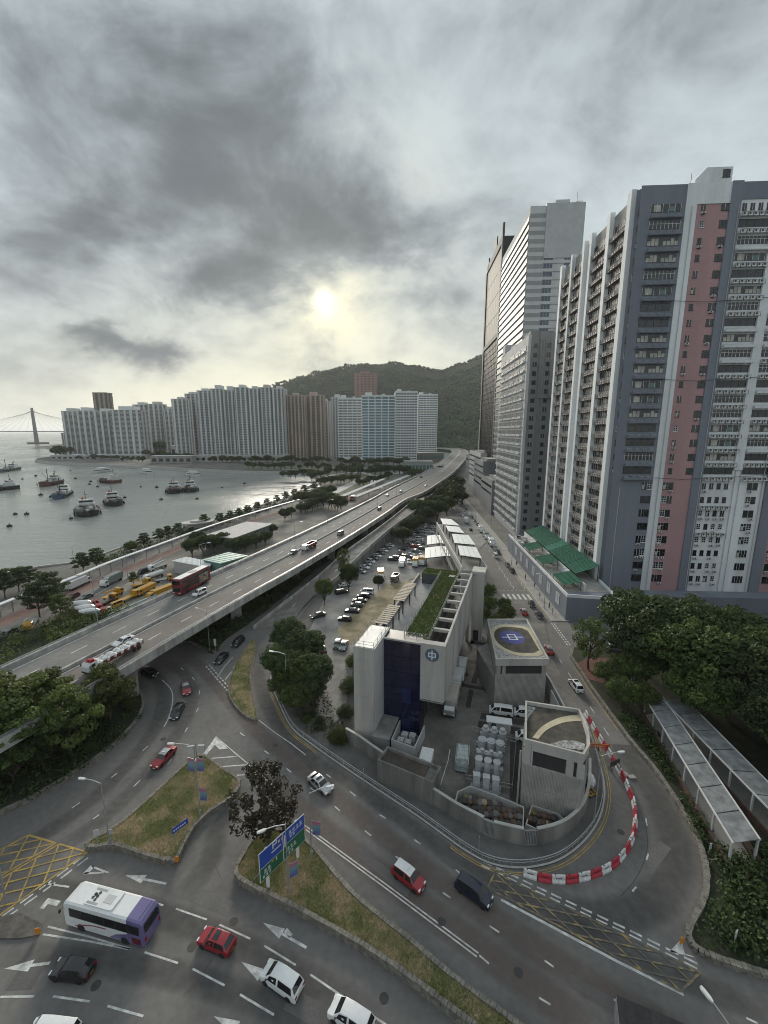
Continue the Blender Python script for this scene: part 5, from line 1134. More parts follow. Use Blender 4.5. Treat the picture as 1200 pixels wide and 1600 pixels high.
for i in range(3, 20, 2):
    for u0, u1 in ((.3, .38),):
        l, r, l2, r2 = Vector(RLv[i]), Vector(RRv[i]), Vector(RLv[i]).lerp(Vector(RLv[i + 1]), .45), Vector(RRv[i]).lerp(Vector(RRv[i + 1]), .45); u_ = Vector((0, 0, .05))
        mb = MB(); mb.add([l.lerp(r, .48) + u_, l.lerp(r, .52) + u_, l2.lerp(r2, .52) + u_, l2.lerp(r2, .48) + u_], [(0, 1, 2, 3)]); o = mb.build('lane_dash', WHITE, ramp); o.matrix_parent_inverse = Matrix.Translation(ramp.location).inverted()
for i in range(12):
    t = i / 11; a = Vector(G(447 + 40 * t, 965 - 42 * t)); c = Vector(G(456 + 36 * t, 969 - 42 * t)); strip('hatch_line', [tuple(a), tuple(c)], .25, z=.12 + .72 * t, px=False)
arrow((450, 930), (427, 965), .2, 1.6, .5, .25)
# ================================================================== LAMP POSTS
def lamp_meshes(h, arm, *_):
    p = MB(); p.tube([(0, 0, 0), (0, 0, h)], .085, 8, r1=.05); p.cyl(0, 0, 0, .9, .13, n=8)
    a = MB(); a.tube([(0, 0, h - .05), (arm * .5, 0, h + .25), (arm, 0, h + .35)], .05, 6)
    l = MB(); l.loft([[(arm + x, y * w, h + .28 + z) for y, z in ((-1, 0), (-.7, .13), (.7, .13), (1, 0), (.6, -.07), (-.6, -.07))] for x, w in ((-.15, .07), (.1, .17), (.55, .17), (.75, .1))])
    return p.mesh('pole', STEEL), a.mesh('arm', STEEL), l.mesh('lamp_head', mat('lamp_head_pale', (.6, .61, .6), .4, .05))
LMP = {k: lamp_meshes(*v, k) for k, v in {'s': (8.5, 2.0, 0), 'm': (10.0, 2.4, 0), 'f': (9.5, 2.2, 0)}.items()}
def lamp(px_, py_, ang, kind, label, z=0.0, grp='grey street lamps', world=None):
    x, y = world or G(px_, py_, z); o = thing('street_lamp', label, 'street lamp', (x, y, z), ang, grp)
    for nm, me in zip(('pole', 'arm', 'lamp_head'), LMP[kind]): mobj(nm, me, o)
    return o
lamp(172, 1322, math.pi * .96, 's', 'street lamp at the pointed end of the dry grass triangle', .62)
lamp(313, 1290 - 15, math.pi * 1.0, 'm', 'street lamp carrying two coloured banners on the grass triangle', .62)
lamp(487, 1340, .25, 's', 'street lamp with one coloured banner on the long grass island', .7)
lamp(451, 1395, math.pi * 1.15, 's', 'street lamp in front of the big direction sign', .7)
lamp(449, 1098, math.pi * .95, 'f', 'street lamp among the bushes by the slip road', .13)
lamp(928, 1285, .1, 'f', 'street lamp behind the red and white barriers on the bend', .13)
hx_, hy_ = G(1112, 1556, 9.2); lamp(0, 0, math.radians(105), 's', 'street lamp with pale head in the bottom corner of the bend', .02, 'grey street lamps', (hx_ + .52, hy_ - 1.93))
lamp(328, 1018, math.pi * .9, 'f', 'street lamp under the flyover beside the two black cars', .3)
for k, (i, u) in enumerate(((10, .49), (19, .015), (26, .015), (32, .49), (37, .015), (42, .49), (47, .49))):
    lamp(0, 0, .4, 'f', 'slim street lamp standing on the flyover, %s from its near end' % ORD[k], FZ + (.5 if u > .1 else .7), 'street lamps along the flyover', at(u, i))
for k, p in enumerate(((118, 896), (200, 905), (112, 955), (284, 858), (360, 812), (440, 790))):
    lamp(*p, .5, 'f', 'thin lamp post near the waterfront, %s from the near shore end' % ORD[k], 0.02, 'lamp posts along the waterfront')
for k, q_ in enumerate((112, 150, 190, 235, 285)):
    lamp(0, 0, math.pi, 'f', 'lamp post on the shop side of the street, %s from the bend' % ORD[k], .14, 'lamp posts along the street', T(37.6, q_))
# ================================================================== VEHICLES
CARP = {k: paint(k, c, metal=m) for k, c, m in (('white', (.72, .73, .73), 0), ('silver', (.42, .43, .44), .5), ('grey', (.14, .145, .15), .3), ('black', (.012, .012, .014), 0), ('navy', (.012, .014, .035), .1), ('red', (.27, .010, .018), 0), ('taxi_red', (.30, .014, .018), 0), ('dark_red', (.12, .008, .012), 0), ('yellow', (.52, .27, .02), 0), ('green_grey', (.20, .24, .23), 0), ('purple', (.15, .125, .28), 0), ('cream', (.55, .52, .45), 0), ('blue', (.04, .08, .25), 0), ('brown', (.10, .07, .05), 0))}
def car_spec(k):
    return {'sedan': (4.75, 1.82, .94, [(0, .52), (.015, .66), (.07, .78), (.27, .95), (.41, 1.38), (.56, 1.45), (.71, 1.38), (.87, 1.02), (.975, .98), (1, .70)], .19, .81, .33),
            'taxi': (4.7, 1.72, .96, [(0, .55), (.012, .72), (.06, .84), (.28, .98), (.40, 1.44), (.56, 1.52), (.73, 1.46), (.85, 1.03), (.98, 1.0), (1, .72)], .19, .80, .32),
            'suv': (4.55, 1.86, 1.08, [(0, .58), (.015, .78), (.06, .95), (.24, 1.08), (.37, 1.56), (.55, 1.67), (.84, 1.60), (.965, 1.10), (.99, 1.0), (1, .75)], .19, .81, .36),
            'mpv': (4.9, 1.88, 1.10, [(0, .60), (.012, .82), (.05, .98), (.16, 1.12), (.31, 1.78), (.5, 1.90), (.90, 1.84), (.978, 1.16), (.992, 1.05), (1, .8)], .18, .81, .34),
            'taxi_tall': (4.4, 1.70, 1.02, [(0, .58), (.012, .80), (.06, .94), (.22, 1.06), (.35, 1.66), (.52, 1.75), (.90, 1.70), (.975, 1.12), (.99, 1.0), (1, .75)], .18, .81, .32),
            'van': (4.9, 1.78, 1.18, [(0, .68), (.010, .98), (.035, 1.12), (.08, 1.24), (.20, 1.90), (.45, 2.02), (.955, 1.98), (.99, 1.25), (.996, 1.1), (1, .8)], .16, .80, .33)}[k]
def car_rings(k):
    L, Wd, belt, st_, fw_, rw_, wr_ = car_spec(k); w = Wd / 2; R = []
    for i, (t, zt) in enumerate(st_):
        x = L / 2 - t * L; e = .86 if i in (0, len(st_) - 1) else (.95 if i in (1, len(st_) - 2) else 1.0)
        ww = w * e; cab = max(0, min(1, (zt - belt - .06) / .35)); wt = ww * (.90 - .16 * cab); bz = min(belt, zt - .03)
        half = [(ww * .86, .20), (ww * .99, .36), (ww, .60 if bz > .62 else bz - .05), (ww * .975, bz), (wt, zt), (0, zt + .035)]
        R.append([(x, y, z) for y, z in half] + [(x, -y, z) for y, z in half[-2::-1]])
    return R
def pane_pts(P, k=.90, d=.014):
    c = sum(P, Vector()) / len(P); n = (P[1] - P[0]).cross(P[2] - P[0]).normalized()
    if n.dot(c - Vector((0, 0, .8))) < 0: n = -n; P = P[::-1]
    return [c + (p - c) * k + n * d for p in P]
def panes(k):
    R = [[Vector(p) for p in r] for r in car_rings(k)]; o = []
    C, A, M_, B, E_ = 3, 4, 5, 6, 7
    for nm_, a, b_, k0, k1 in (('windscreen', C, A, .07, .03), ('rear_window', E_, B, .12, .05)):
        P = []
        for r0, r1, t in ((a, b_, k0), (b_, a, k1)):
            l, m_, r = [R[r0][i].lerp(R[r1][i], t) for i in (4, 5, 6)]; P.append([m_.lerp(l, .9), m_, m_.lerp(r, .9)])
        n = (P[0][0] - P[0][1]).cross(P[1][1] - P[0][1]).normalized(); n = n if n.z > 0 else -n
        o.append((nm_, [p + n * .014 for p in (P[0][0], P[0][1], P[1][1], P[1][0])])); o.append((nm_ + '+', [p + n * .014 for p in (P[0][1], P[0][2], P[1][2], P[1][1])]))
    for s_ in (0, 1):
        g = (lambda r, i: R[r][i] if s_ == 0 else R[r][10 - i])
        fr0 = g(C, 3).lerp(g(A, 3), .35); fr1 = g(C, 4).lerp(g(A, 4), .80)
        o.append(('side_window', [fr0, fr1, g(M_, 4), g(M_, 3)], .86)); 
        o.append(('side_window', [g(M_, 3), g(M_, 4), g(B, 4), g(E_, 3).lerp(g(B, 3), .45)], .86))
    return [x if len(x) == 2 else (x[0], pane_pts(x[1], x[2])) for x in o]
def wheel_mesh(r, wd=.22):
    t = MB(); n = 16
    t.loft([[(rr * math.cos(a), y, rr * math.sin(a)) for a in [2 * math.pi * i / n for i in range(n)]] for rr, y in ((r * .62, -wd / 2), (r * .94, -wd / 2), (r, -wd / 2 + .04), (r, wd / 2 - .04), (r * .94, wd / 2), (r * .62, wd / 2))])
    q_ = MB(); q_.loft([[(rr * math.cos(a), y, rr * math.sin(a)) for a in [2 * math.pi * i / 10 for i in range(10)]] for rr, y in ((r * .62, -wd * .45), (r * .62, wd * .45))])
    return t.mesh('tyre', RUBBER), q_.mesh('rim', RIMM)
WHEELS = {}
def add_wheel(par, x, y, r, wd=.22):
    key = (round(r, 2), wd); 
    if key not in WHEELS: WHEELS[key] = wheel_mesh(r, wd)
    w = mobj('wheel', WHEELS[key][0], par, (x, y, r)); mobj('rim', WHEELS[key][1], w)
CARM = {}
VSK = {'suv': .78, 'mpv': .80, 'van': .82, 'taxi_tall': .86, 'taxi': .86, 'sedan': .86}
VS = 0.88          # vehicles against the survey scale
def rounded(me, off=.055, ang=14):
    bm = bmesh.new(); bm.from_mesh(me); bmesh.ops.recalc_face_normals(bm, faces=bm.faces)
    ed = [e for e in bm.edges if len(e.link_faces) == 2 and e.calc_face_angle(0) > math.radians(ang)]
    bmesh.ops.bevel(bm, geom=ed, offset=off, segments=2, profile=.6, affect='EDGES', clamp_overlap=True)
    bm.to_mesh(me); bm.free(); me.polygons.foreach_set('use_smooth', [True] * len(me.polygons)); me.update(); return me
def car_meshes(k):
    if k in CARM: return CARM[k]
    R = car_rings(k); b = MB(); b.loft(R); L, Wd, belt, st_, fw_, rw_, wr_ = car_spec(k)
    d = {'body': rounded(b.mesh('body', CARP['white']))}
    acc = {}
    for i_, (n_, P) in enumerate(panes(k)): acc.setdefault(n_.rstrip('+') if 'side' not in n_ else n_ + str(i_), MB()).add(P, [tuple(range(len(P)))])
    d['panes'] = [(n_.rstrip('0123456789'), m_.mesh(n_.rstrip('0123456789'), CARGLASS)) for n_, m_ in acc.items()]
    zf = st_[2][1]
    hl = MB(); hl.box(L / 2 - .34, L / 2 - .03, -.24, .16, zf - .24, zf - .05); d['headlight'] = hl.mesh('headlight', HLAMP)
    tl = MB(); zr = st_[-2][1]; tl.box(-L / 2 - .004, -L / 2 + .22, -.2, .14, zr - .32, zr - .06); d['tail_light'] = tl.mesh('tail_light', TLAMP)
    mi = MB(); mi.obox((0, 0, 0), (.14, .2, .13)); d['wing_mirror'] = mi.mesh('wing_mirror', DARK)
    bm_ = MB(); bm_.box(L / 2 - .1, L / 2 + .02, -Wd * .38, Wd * .38, .26, .5); d['grille'] = bm_.mesh('grille', DARK)
    bp2 = MB(); bp2.box(-L / 2 - .02, -L / 2 + .1, -Wd * .38, Wd * .38, .26, .44); bp2.box(-L / 2 - .03, -L / 2 - .02, -.26, .26, .52, .64); d['rear_bumper'] = bp2.mesh('rear_bumper', DARK)
    sl_ = MB(); sl_.box(L / 2 - (fw_ + .085) * L, L / 2 - (rw_ - .085) * L, -.02, .02, .20, .37); d['sill'] = sl_.mesh('sill', DARK); np_ = MB(); np_.box(L / 2 + .02, L / 2 + .035, -.26, .26, .36, .48); d['front_plate'] = np_.mesh('front_plate', WPAINT); nq_ = MB(); nq_.box(-L / 2 - .045, -L / 2 - .03, -.26, .26, .5, .62); d['rear_plate'] = nq_.mesh('rear_plate', CARP['yellow'])
    wa_ = MB(); wa_.loft([[(r_ * math.cos(t), y_, wr_ + r_ * math.sin(t)) for t in [math.pi * i / 10 for i in range(11)]] for r_, y_ in ((wr_ * 1.0, -.02), (wr_ * 1.18, -.02), (wr_ * 1.18, .02), (wr_ * 1.0, .02))], closed=False); d['wheel_arch'] = wa_.mesh('wheel_arch', DARK)
    # joined version for far copies
    j = MB(); j.loft(R, 0)
    for n_, P in panes(k): j.add(P, [tuple(range(len(P)))], 1)
    for x in (L / 2 - fw_ * L, L / 2 - rw_ * L):
        for y in (-Wd / 2 + .10, Wd / 2 - .10): j.loft([[(x + wr_ * math.cos(a), yy, wr_ + wr_ * math.sin(a)) for a in [2 * math.pi * i / 10 for i in range(10)]] for yy in (y - .11, y + .115)], 2)
    for y in (-Wd * .36, Wd * .36): j.box(L / 2 - .3, L / 2 - .02, y - .18, y + .18, zf - .22, zf - .05, 3); j.box(-L / 2 - .005, -L / 2 + .2, y - .16, y + .16, zr - .3, zr - .06, 4)
    d['far'] = j.mesh('car', [CARP['white'], CARGLASS, RUBBER, HLAMP, TLAMP]); d['rings'] = R
    CARM[k] = d; return d
def repaint(o, m): o.material_slots[0].link = 'OBJECT'; o.material_slots[0].material = m
CATS = {'sedan': 'car', 'taxi': 'taxi', 'suv': 'car', 'mpv': 'car', 'taxi_tall': 'taxi', 'van': 'van'}
def roof_patch(k, m, par, lift=.012, back=6, sun=False):
    R = [[Vector(p) for p in r] for r in car_meshes(k)['rings']]; mb = MB(); u = Vector((0, 0, lift))
    rows = [[R[i][j] + u for j in (4, 5, 6)] for i in (4, 5, back)]
    if sun:
        rows = [[R[4].__getitem__(j).lerp(R[5][j], .35).lerp(R[5][5], .25) + u for j in (4, 5, 6)], [R[5][j].lerp(R[6][j], .25).lerp(R[5][5], .25) + u for j in (4, 5, 6)]]
    lift_ = Vector((0, 0, .03)); rows = [[p + (lift_ if not sun else lift_) for p in r] for r in rows]
    for a, c in zip(rows, rows[1:]): mb.add(a + c, [(0, 1, 4, 3), (1, 2, 5, 4)])
    return mb.build('roof_panel' if not sun else 'sunroof', m, par)
def car(k, c, label, px, py, fpx, far=False, z=0.0, grp=None, world=None, hd=None, roof=None, sunroof=False, zc=.7):
    """px, py: the middle of the car; fpx: a point ahead of it"""
    x, y = world or G(px, py, z + zc); h = hd if hd is not None else head((px, py), fpx, z + zc); d = car_meshes(k)
    nm = {'taxi': 'taxi', 'taxi_tall': 'taxi', 'van': 'van', 'mpv': 'people_carrier', 'suv': 'car', 'sedan': 'car'}[k]
    if far:
        o = mobj(nm, d['far'], None, (x, y, z), h); o.scale = (VSK[k],) * 3; repaint(o, CARP[c]); tag(o, label, CATS[k], grp)
        if roof: roof_patch(k, CARP[roof], o)
        return o
    o = thing(nm, label, CATS[k], (x, y, z), h, grp); o.scale = (VSK[k],) * 3; L, Wd, belt, st_, fw_, rw_, wr_ = car_spec(k)
    repaint(mobj('body', d['body'], o), CARP[c])
    for n_, me in d['panes']: mobj(n_, me, o)
    for xx in (L / 2 - fw_ * L, L / 2 - rw_ * L):
        for yy in (-Wd / 2 + .10, Wd / 2 - .10): add_wheel(o, xx, yy, wr_)
    for s_ in (-1, 1):
        mobj('headlight', d['headlight'], o, (0, s_ * Wd * .34, 0)); mobj('tail_light', d['tail_light'], o, (0, s_ * Wd * .36, 0))
        mobj('wing_mirror', d['wing_mirror'], o, (L / 2 - (st_[3][0] + .06) * L, s_ * (Wd / 2 + .06), belt + .06))
    mobj('grille', d['grille'], o); mobj('rear_bumper', d['rear_bumper'], o); mobj('front_plate', d['front_plate'], o); mobj('rear_plate', d['rear_plate'], o)
    for s_ in (-1, 1):
        mobj('sill', d['sill'], o, (0, s_ * (Wd / 2 - .005), 0))
        for xx in (L / 2 - fw_ * L, L / 2 - rw_ * L): mobj('wheel_arch', d['wheel_arch'], o, (xx, s_ * (Wd / 2 - .005), 0))
    if roof: roof_patch(k, CARP[roof], o)
    if sunroof: roof_patch(k, CARGLASS, o, .02, sun=True)
    if 'taxi' in k: b = MB(); b.box(-.1, .1, -.28, .28, car_spec(k)[3][5][1] + .03, car_spec(k)[3][5][1] + .17); b.build('roof_sign', WPAINT, o)
    return o
car('suv', 'red', 'deep red car with dark sunroof below the two grass islands', 338, 1468, (300, 1452), sunroof=True)
car('suv', 'black', 'black car in the lane beside the split white lines', 113, 1512, (70, 1508))
car('mpv', 'white', 'white people carrier in the middle lane behind the red car', 440, 1529, (398, 1500))
car('mpv', 'white', 'white people carrier cut by the bottom edge of the photo', 549, 1588, (500, 1556))
car('van', 'white', 'white van cut by the bottom left edge of the photo', 82, 1614, (30, 1608))
car('sedan', 'silver', 'silver saloon driving down the main road by the yard wall', 500, 1222, (540, 1255), sunroof=True)
car('taxi_tall', 'taxi_red', 'tall red taxi with white roof on the main road', 638, 1368, (680, 1400), roof='white')
car('mpv', 'navy', 'dark navy people carrier entering the faded yellow box', 740, 1390, (790, 1425))
car('taxi', 'taxi_red', 'red taxi with silver roof turning past the dry grass triangle', 256, 1181, (225, 1212), roof='silver')
car('sedan', 'black', 'black saloon rounding the bend next to the curved white line', 277, 1109, (262, 1140))
car('taxi', 'taxi_red', 'red taxi with pale roof following the black saloon', 290, 1074, (296, 1100), roof='silver')
car('mpv', 'black', 'black people carrier emerging from under the flyover', 233, 1050, (262, 1060))
car('sedan', 'black', 'first black car on the slip road under the flyover', 346, 1027, (322, 1052))
car('mpv', 'black', 'black people carrier behind the black car on the slip road', 372, 1002, (348, 1024))
car('taxi', 'taxi_red', 'red taxi with silver roof beside the roof roundel on the street', 858, 1014, (850, 996), roof='silver')
car('mpv', 'white', 'white people carrier driving up the street above the barriers', 900, 1070, (885, 1050), sunroof=True)
car('sedan', 'black', 'nearer black car waiting at the kerb after the crossing', 843, 960, (851, 973))
car('suv', 'black', 'farther black car just past the zebra crossing', 831, 943, (838, 955))
car('taxi', 'taxi_red', 'red taxi with silver roof half behind the street tree', 819, 955, (812, 940), roof='silver')
car('van', 'white', 'white van parked between the two concrete houses in the yard', 783, 1108, (755, 1104), z=.15, zc=.9)
car('van', 'white', 'white van partly hidden behind the rounded control house', 822, 1112, (795, 1108), z=.15, zc=.9)
car('van', 'white', 'white van nose peeping beside the rounded control house', 826, 1150, (800, 1146), z=.15, zc=.9)
car('mpv', 'white', 'white people carrier alongside the red bus on the flyover', 312, 925, (290, 935), z=FZ)
car('sedan', 'grey', 'dark grey car ahead of the tipper on the flyover', 458, 862, (440, 871), z=FZ)
car('van', 'grey', 'dark van following the tipper on the flyover', 532, 833, (514, 842), z=FZ)
car('sedan', 'white', 'white car half hidden by the loaded lorry on the flyover', 193, 1000, (175, 1009), z=FZ)
car('sedan', 'black', 'black car at the edge of the photo on the flyover', 0, 1065, (-20, 1076), z=FZ)
car('mpv', 'grey', 'grey car on the waterfront road at the edge of the photo', 14, 989, (-5, 998))
car('suv', 'dark_red', 'dark red car parked beside the white box lorry', 115, 930, (100, 937)); car('sedan', 'grey', 'grey car parked next to the dark red one by the waterfront', 135, 931, (118, 938))
car('sedan', 'black', 'black car on its own at the car park entrance', 497, 960, (475, 966), z=.14); car('sedan', 'navy', 'dark car parked tail-on by the bushes of the car park', 503, 1012, (498, 1000), z=.14)
car('suv', 'grey', 'dark grey car of the side by side pair below the earth strip', 527, 1005, (520, 1022), z=.14); car('sedan', 'green_grey', 'blue grey car of the side by side pair below the earth strip', 537, 1007, (530, 1024), z=.14)
car('mpv', 'silver', 'silver blue car at the mouth of the side road by the park', 963, 1012, (985, 1014))
rowB = [('black', 'suv', 539, 966), ('black', 'sedan', 550, 953), ('grey', 'suv', 557, 944), ('black', 'sedan', 562, 937), ('black', 'mpv', 568, 931), ('white', 'van', 574, 924)]
for i, (c, k, x, y) in enumerate(rowB): car(k, c, '%s %s, %s in the row along the bare earth strip' % (c, {'suv': 'car', 'sedan': 'saloon', 'mpv': 'people carrier', 'van': 'van'}[k], ORD[i]), x, y, (x - 14, y - 1), z=.14, grp='cars in the row along the earth strip')
rowA = [('silver', 'suv', 565, 892), ('white', 'sedan', 570, 885), ('silver', 'sedan', 574, 880), ('white', 'mpv', 579, 876), ('grey', 'sedan', 585, 871), ('white', 'sedan', 590, 867), ('grey', 'suv', 595, 863), ('white', 'sedan', 600, 859), ('silver', 'mpv', 605, 855), ('white', 'sedan', 610, 851)]
for i, (c, k, x, y) in enumerate(rowA): car(k, c, '%s %s parked against the ramp wall, %s from the near end' % (c, {'suv': 'car', 'sedan': 'saloon', 'mpv': 'people carrier'}[k], ORD[i]), x, y, (x + 11, y + 3), far=True, z=.14, grp='cars parked against the ramp wall')
for c, k, x, y, lab in (('white', 'sedan', 538, 913, 'white saloon half under the car park tree'), ('black', 'mpv', 533, 924, 'black people carrier below the car park tree')): car(k, c, lab, x, y, (x + 10, y - 2), z=.14)
rowC = [('white', 'sedan', 639, 876), ('black', 'suv', 613, 873), ('black', 'van', 622, 872), ('grey', 'van', 625, 863), ('black', 'suv', 630, 857), ('white', 'sedan', 641, 865), ('grey', 'sedan', 637, 859), ('red', 'mpv', 647, 853), ('green_grey', 'suv', 651, 860), ('white', 'sedan', 657, 867), ('silver', 'sedan', 648, 846), ('white', 'mpv', 655, 841), ('black', 'suv', 661, 847), ('silver', 'sedan', 661, 835), ('white', 'van', 667, 830), ('white', 'van', 665, 822), ('silver', 'sedan', 671, 824), ('white', 'sedan', 678, 823), ('silver', 'suv', 635, 837), ('white', 'sedan', 639, 834), ('grey', 'sedan', 645, 827), ('silver', 'mpv', 651, 838), ('black', 'sedan', 643, 849), ('silver', 'sedan', 656, 853), ('black', 'sedan', 630, 866), ('grey', 'mpv', 634, 869), ('black', 'sedan', 645, 870), ('black', 'sedan', 636, 853), ('white', 'suv', 642, 843), ('black', 'suv', 652, 833), ('silver', 'van', 657, 828), ('white', 'sedan', 672, 830), ('grey', 'sedan', 676, 817), ('white', 'mpv', 684, 819), ('black', 'sedan', 688, 825), ('silver', 'sedan', 683, 828), ('white', 'sedan', 648, 832), ('grey', 'suv', 660, 856)]
for i, (c, k, x, y) in enumerate(rowC): car(k, c, '%s %s, %s in the loose rows at the back of the car park' % (c.replace('_', ' '), {'suv': 'car', 'sedan': 'saloon', 'mpv': 'people carrier', 'van': 'van'}[k], ORD[i]), x, y, ((x + 10, y + 1) if i % 3 else (x + 2, y + 8)), far=True, z=.14, grp='cars in the loose rows at the back of the car park')
for i, (c, k, r, q_) in enumerate((('black', 'sedan', 36.2, 143), ('grey', 'suv', 36.0, 149), ('black', 'sedan', 36.0, 166), ('white', 'van', 33.9, 160.5), ('silver', 'sedan', 36, 172), ('black', 'suv', 30.6, 205), ('black', 'sedan', 35.8, 218), ('grey', 'suv', 35.8, 226), ('black', 'sedan', 35.6, 236), ('silver', 'sedan', 31, 240), ('white', 'van', 33, 250), ('silver', 'mpv', 30.2, 255), ('white', 'sedan', 35.6, 246), ('white', 'van', 30.2, 266), ('black', 'sedan', 35.6, 262), ('silver', 'sedan', 33.4, 276), ('black', 'van', 35.8, 284), ('silver', 'sedan', 31, 292), ('white', 'sedan', 35.8, 300), ('black', 'suv', 35.8, 312), ('silver', 'mpv', 32, 316), ('black', 'sedan', 36, 324), ('grey', 'van', 30.5, 330))):
    car(k, c, '%s %s on the long street, %s vehicle beyond the crossing' % (c, {'suv': 'car', 'sedan': 'saloon', 'mpv': 'people carrier', 'van': 'van'}[k], ORD[i]), 0, 0, None, far=True, world=T(r, q_), hd=math.pi / 2 - GA + (math.pi if r > 34.5 else 0), grp='vehicles on the long street')
for i, (u, j, c) in enumerate(((.66, 41, 'black'), (.22, 47, 'white'), (.4, 49, 'silver'), (.75, 51, 'white'), (.2, 53, 'black'), (.6, 55, 'white'), (.3, 58, 'silver'), (.7, 60, 'white'), (.35, 62, 'white'), (.65, 57, 'silver'))):
    p, p2 = at(u, j), at(u, j + 1); car('sedan' if i % 2 else 'mpv', c, '%s car far along the flyover, %s of those beyond the tipper' % (c, ORD[i]), 0, 0, None, far=True, world=p, hd=math.atan2(p2[1] - p[1], p2[0] - p[0]) + (math.pi if u > .5 else 0), z=FZ, grp='distant cars on the flyover')
# ---- lorries
def lorry(label, px, py, fpx, cabc, L=7.5, body='box', bodyc='white', z=0.0, cabroof=None, W_=2.3, hb=2.4, cat='lorry', name='lorry', zc=1.2, world=None, hd=None, grp=None):
    x, y = world or G(px, py, z + zc); h = hd if hd is not None else head((px, py), fpx, z + zc)
    o = thing(name, label, cat, (x, y, z), h, grp); o.scale = (VS,) * 3; w = W_ / 2; cl = 1.75
    c = MB(); xf = L / 2
    c.loft([[(xx, yy, zz) for yy, zz in ((-ww, .55), (-ww, 1.5), (-ww * .97, zt - .15), (-ww * .85, zt), (ww * .85, zt), (ww * .97, zt - .15), (ww, 1.5), (ww, .55))] for xx, ww, zt in ((xf, w * .93, 1.55), (xf - .06, w * .96, 1.75), (xf - .42, w * .97, 2.45), (xf - cl, w * .97, 2.5))]); c.build('cab', CARP[cabc], o)
    g = MB(); P = pane_pts([Vector((xf - .07, -w * .9, 1.72)), Vector((xf - .07, w * .9, 1.72)), Vector((xf - .42, w * .8, 2.36)), Vector((xf - .42, -w * .8, 2.36))], .97, .02); g.add(P, [(0, 1, 2, 3)]); g.build('windscreen', CARGLASS, o)
    for s_ in (-1, 1):
        g = MB(); P = [Vector((xf - .4, s_ * w * .985, 1.55)), Vector((xf - 1.3, s_ * w * .985, 1.55)), Vector((xf - 1.3, s_ * w * .975, 2.2)), Vector((xf - .55, s_ * w * .975, 2.2))]; g.add(pane_pts(P, .96, .015), [(0, 1, 2, 3)]); g.build('side_window', CARGLASS, o)
        b_ = MB(); b_.box(xf - .05, xf + .03, s_ * w * .72 - .2, s_ * w * .72 + .2, .75, 1.0); b_.build('headlight', HLAMP, o)
        b_ = MB(); b_.obox((xf - .1, s_ * (w + .14), 1.9), (.12, .18, .45)); b_.build('wing_mirror', DARK, o)
    b_ = MB(); b_.box(xf - .02, xf + .05, -w * .9, w * .9, .4, .72); b_.build('bumper', DARK, o)
    if cabroof: b_ = MB(); b_.box(xf - cl + .02, xf - .45, -w * .86, w * .86, 2.5, 2.54); b_.box(xf - cl + .2, xf - cl + .9, -w * .5, w * .5, 2.54, 2.8); b_.build('cab_roof', CARP[cabroof], o)
    b_ = MB(); b_.box(-xf + .1, xf - .3, -w * .4, w * .4, .5, .85); b_.build('chassis', DARK, o)
    x0, x1 = -xf, xf - cl - .12
    if body == 'box':
        b_ = MB(); b_.box(x0, x1, -w, w, .9, .9 + hb); b_.box(x0 + .05, x1 - .05, -w + .05, w - .05, .9 + hb, .93 + hb); cb_ = b_.build('cargo_box', CARP[bodyc] if bodyc != 'black' else mat('black_tarpaulin', (.022, .022, .024), .75, .3, 1.2, bump=.6, bscale=5), o)
        for k_ in range(6): b_ = MB(); b_.box(-.04, .04, -w * .97, w * .97, .93 + hb, .97 + hb); b_.build('roof_rib', CARP[bodyc], cb_, (x0 + (x1 - x0) * (k_ + .5) / 6, 0, 0))
        b_ = MB(); b_.box(x0 - .03, x0, -w * .96, -.03, 1, .8 + hb); b_.box(x0 - .03, x0, .03, w * .96, 1, .8 + hb); b_.build('rear_doors', STEEL if bodyc != 'white' else WPAINT, o)
    elif body == 'flat': b_ = MB(); b_.box(x0, x1, -w, w, .9, 1.05); b_.box(x1 - .1, x1, -w, w, 1.05, 2.0); b_.build('flatbed', CARP[bodyc], o)
    elif body == 'tip':
        b_ = MB(); b_.box(x0, x1, -w, w, .95, 1.1); b_.box(x0, x1, -w, -w + .1, 1.1, 2.2); b_.box(x0, x1, w - .1, w, 1.1, 2.2); b_.box(x1 - .1, x1, -w + .1, w - .1, 1.1, 2.5); b_.box(x0, x0 + .1, -w + .1, w - .1, 1.1, 2.2); b_.build('tipper_body', CARP[bodyc], o)
    elif body == 'tank':
        b_ = MB(); b_.loft([[(xx, ww * w * .95 * math.cos(t), 1.85 + ww * .85 * math.sin(t)) for t in [2 * math.pi * i / 14 for i in range(14)]] for xx, ww in ((x0, .7), (x0 + .3, 1), (x1 - .3, 1), (x1, .7))]); b_.build('tank', CARP[bodyc], o); b_ = MB(); b_.box(x0 + .5, x1 - .5, -.25, .25, 2.68, 2.76); b_.build('tank_walkway', STEEL, o)
    elif body == 'mixer':
        b_ = MB(); b_.loft([[(xx, r * math.cos(t), zz + r * math.sin(t)) for t in [2 * math.pi * i / 12 for i in range(12)]] for xx, r, zz in ((x0 - .1, .45, 2.7), (x0 + .8, .8, 2.4), (x0 + 2.4, 1.15, 2.05), (x1 - .9, 1.0, 1.85), (x1 - .1, .5, 1.75))]); b_.build('mixer_drum', CARP[bodyc], o)
    elif body == 'bags':
        b_ = MB(); b_.box(x0, x1, -w, w, .95, 1.15); b_.box(x0, x1, -w, -w + .08, 1.15, 1.7); b_.box(x0, x1, w - .08, w, 1.15, 1.7); b_.build('flatbed', CARP['dark_red'], o)
        rg_ = random.Random(3)
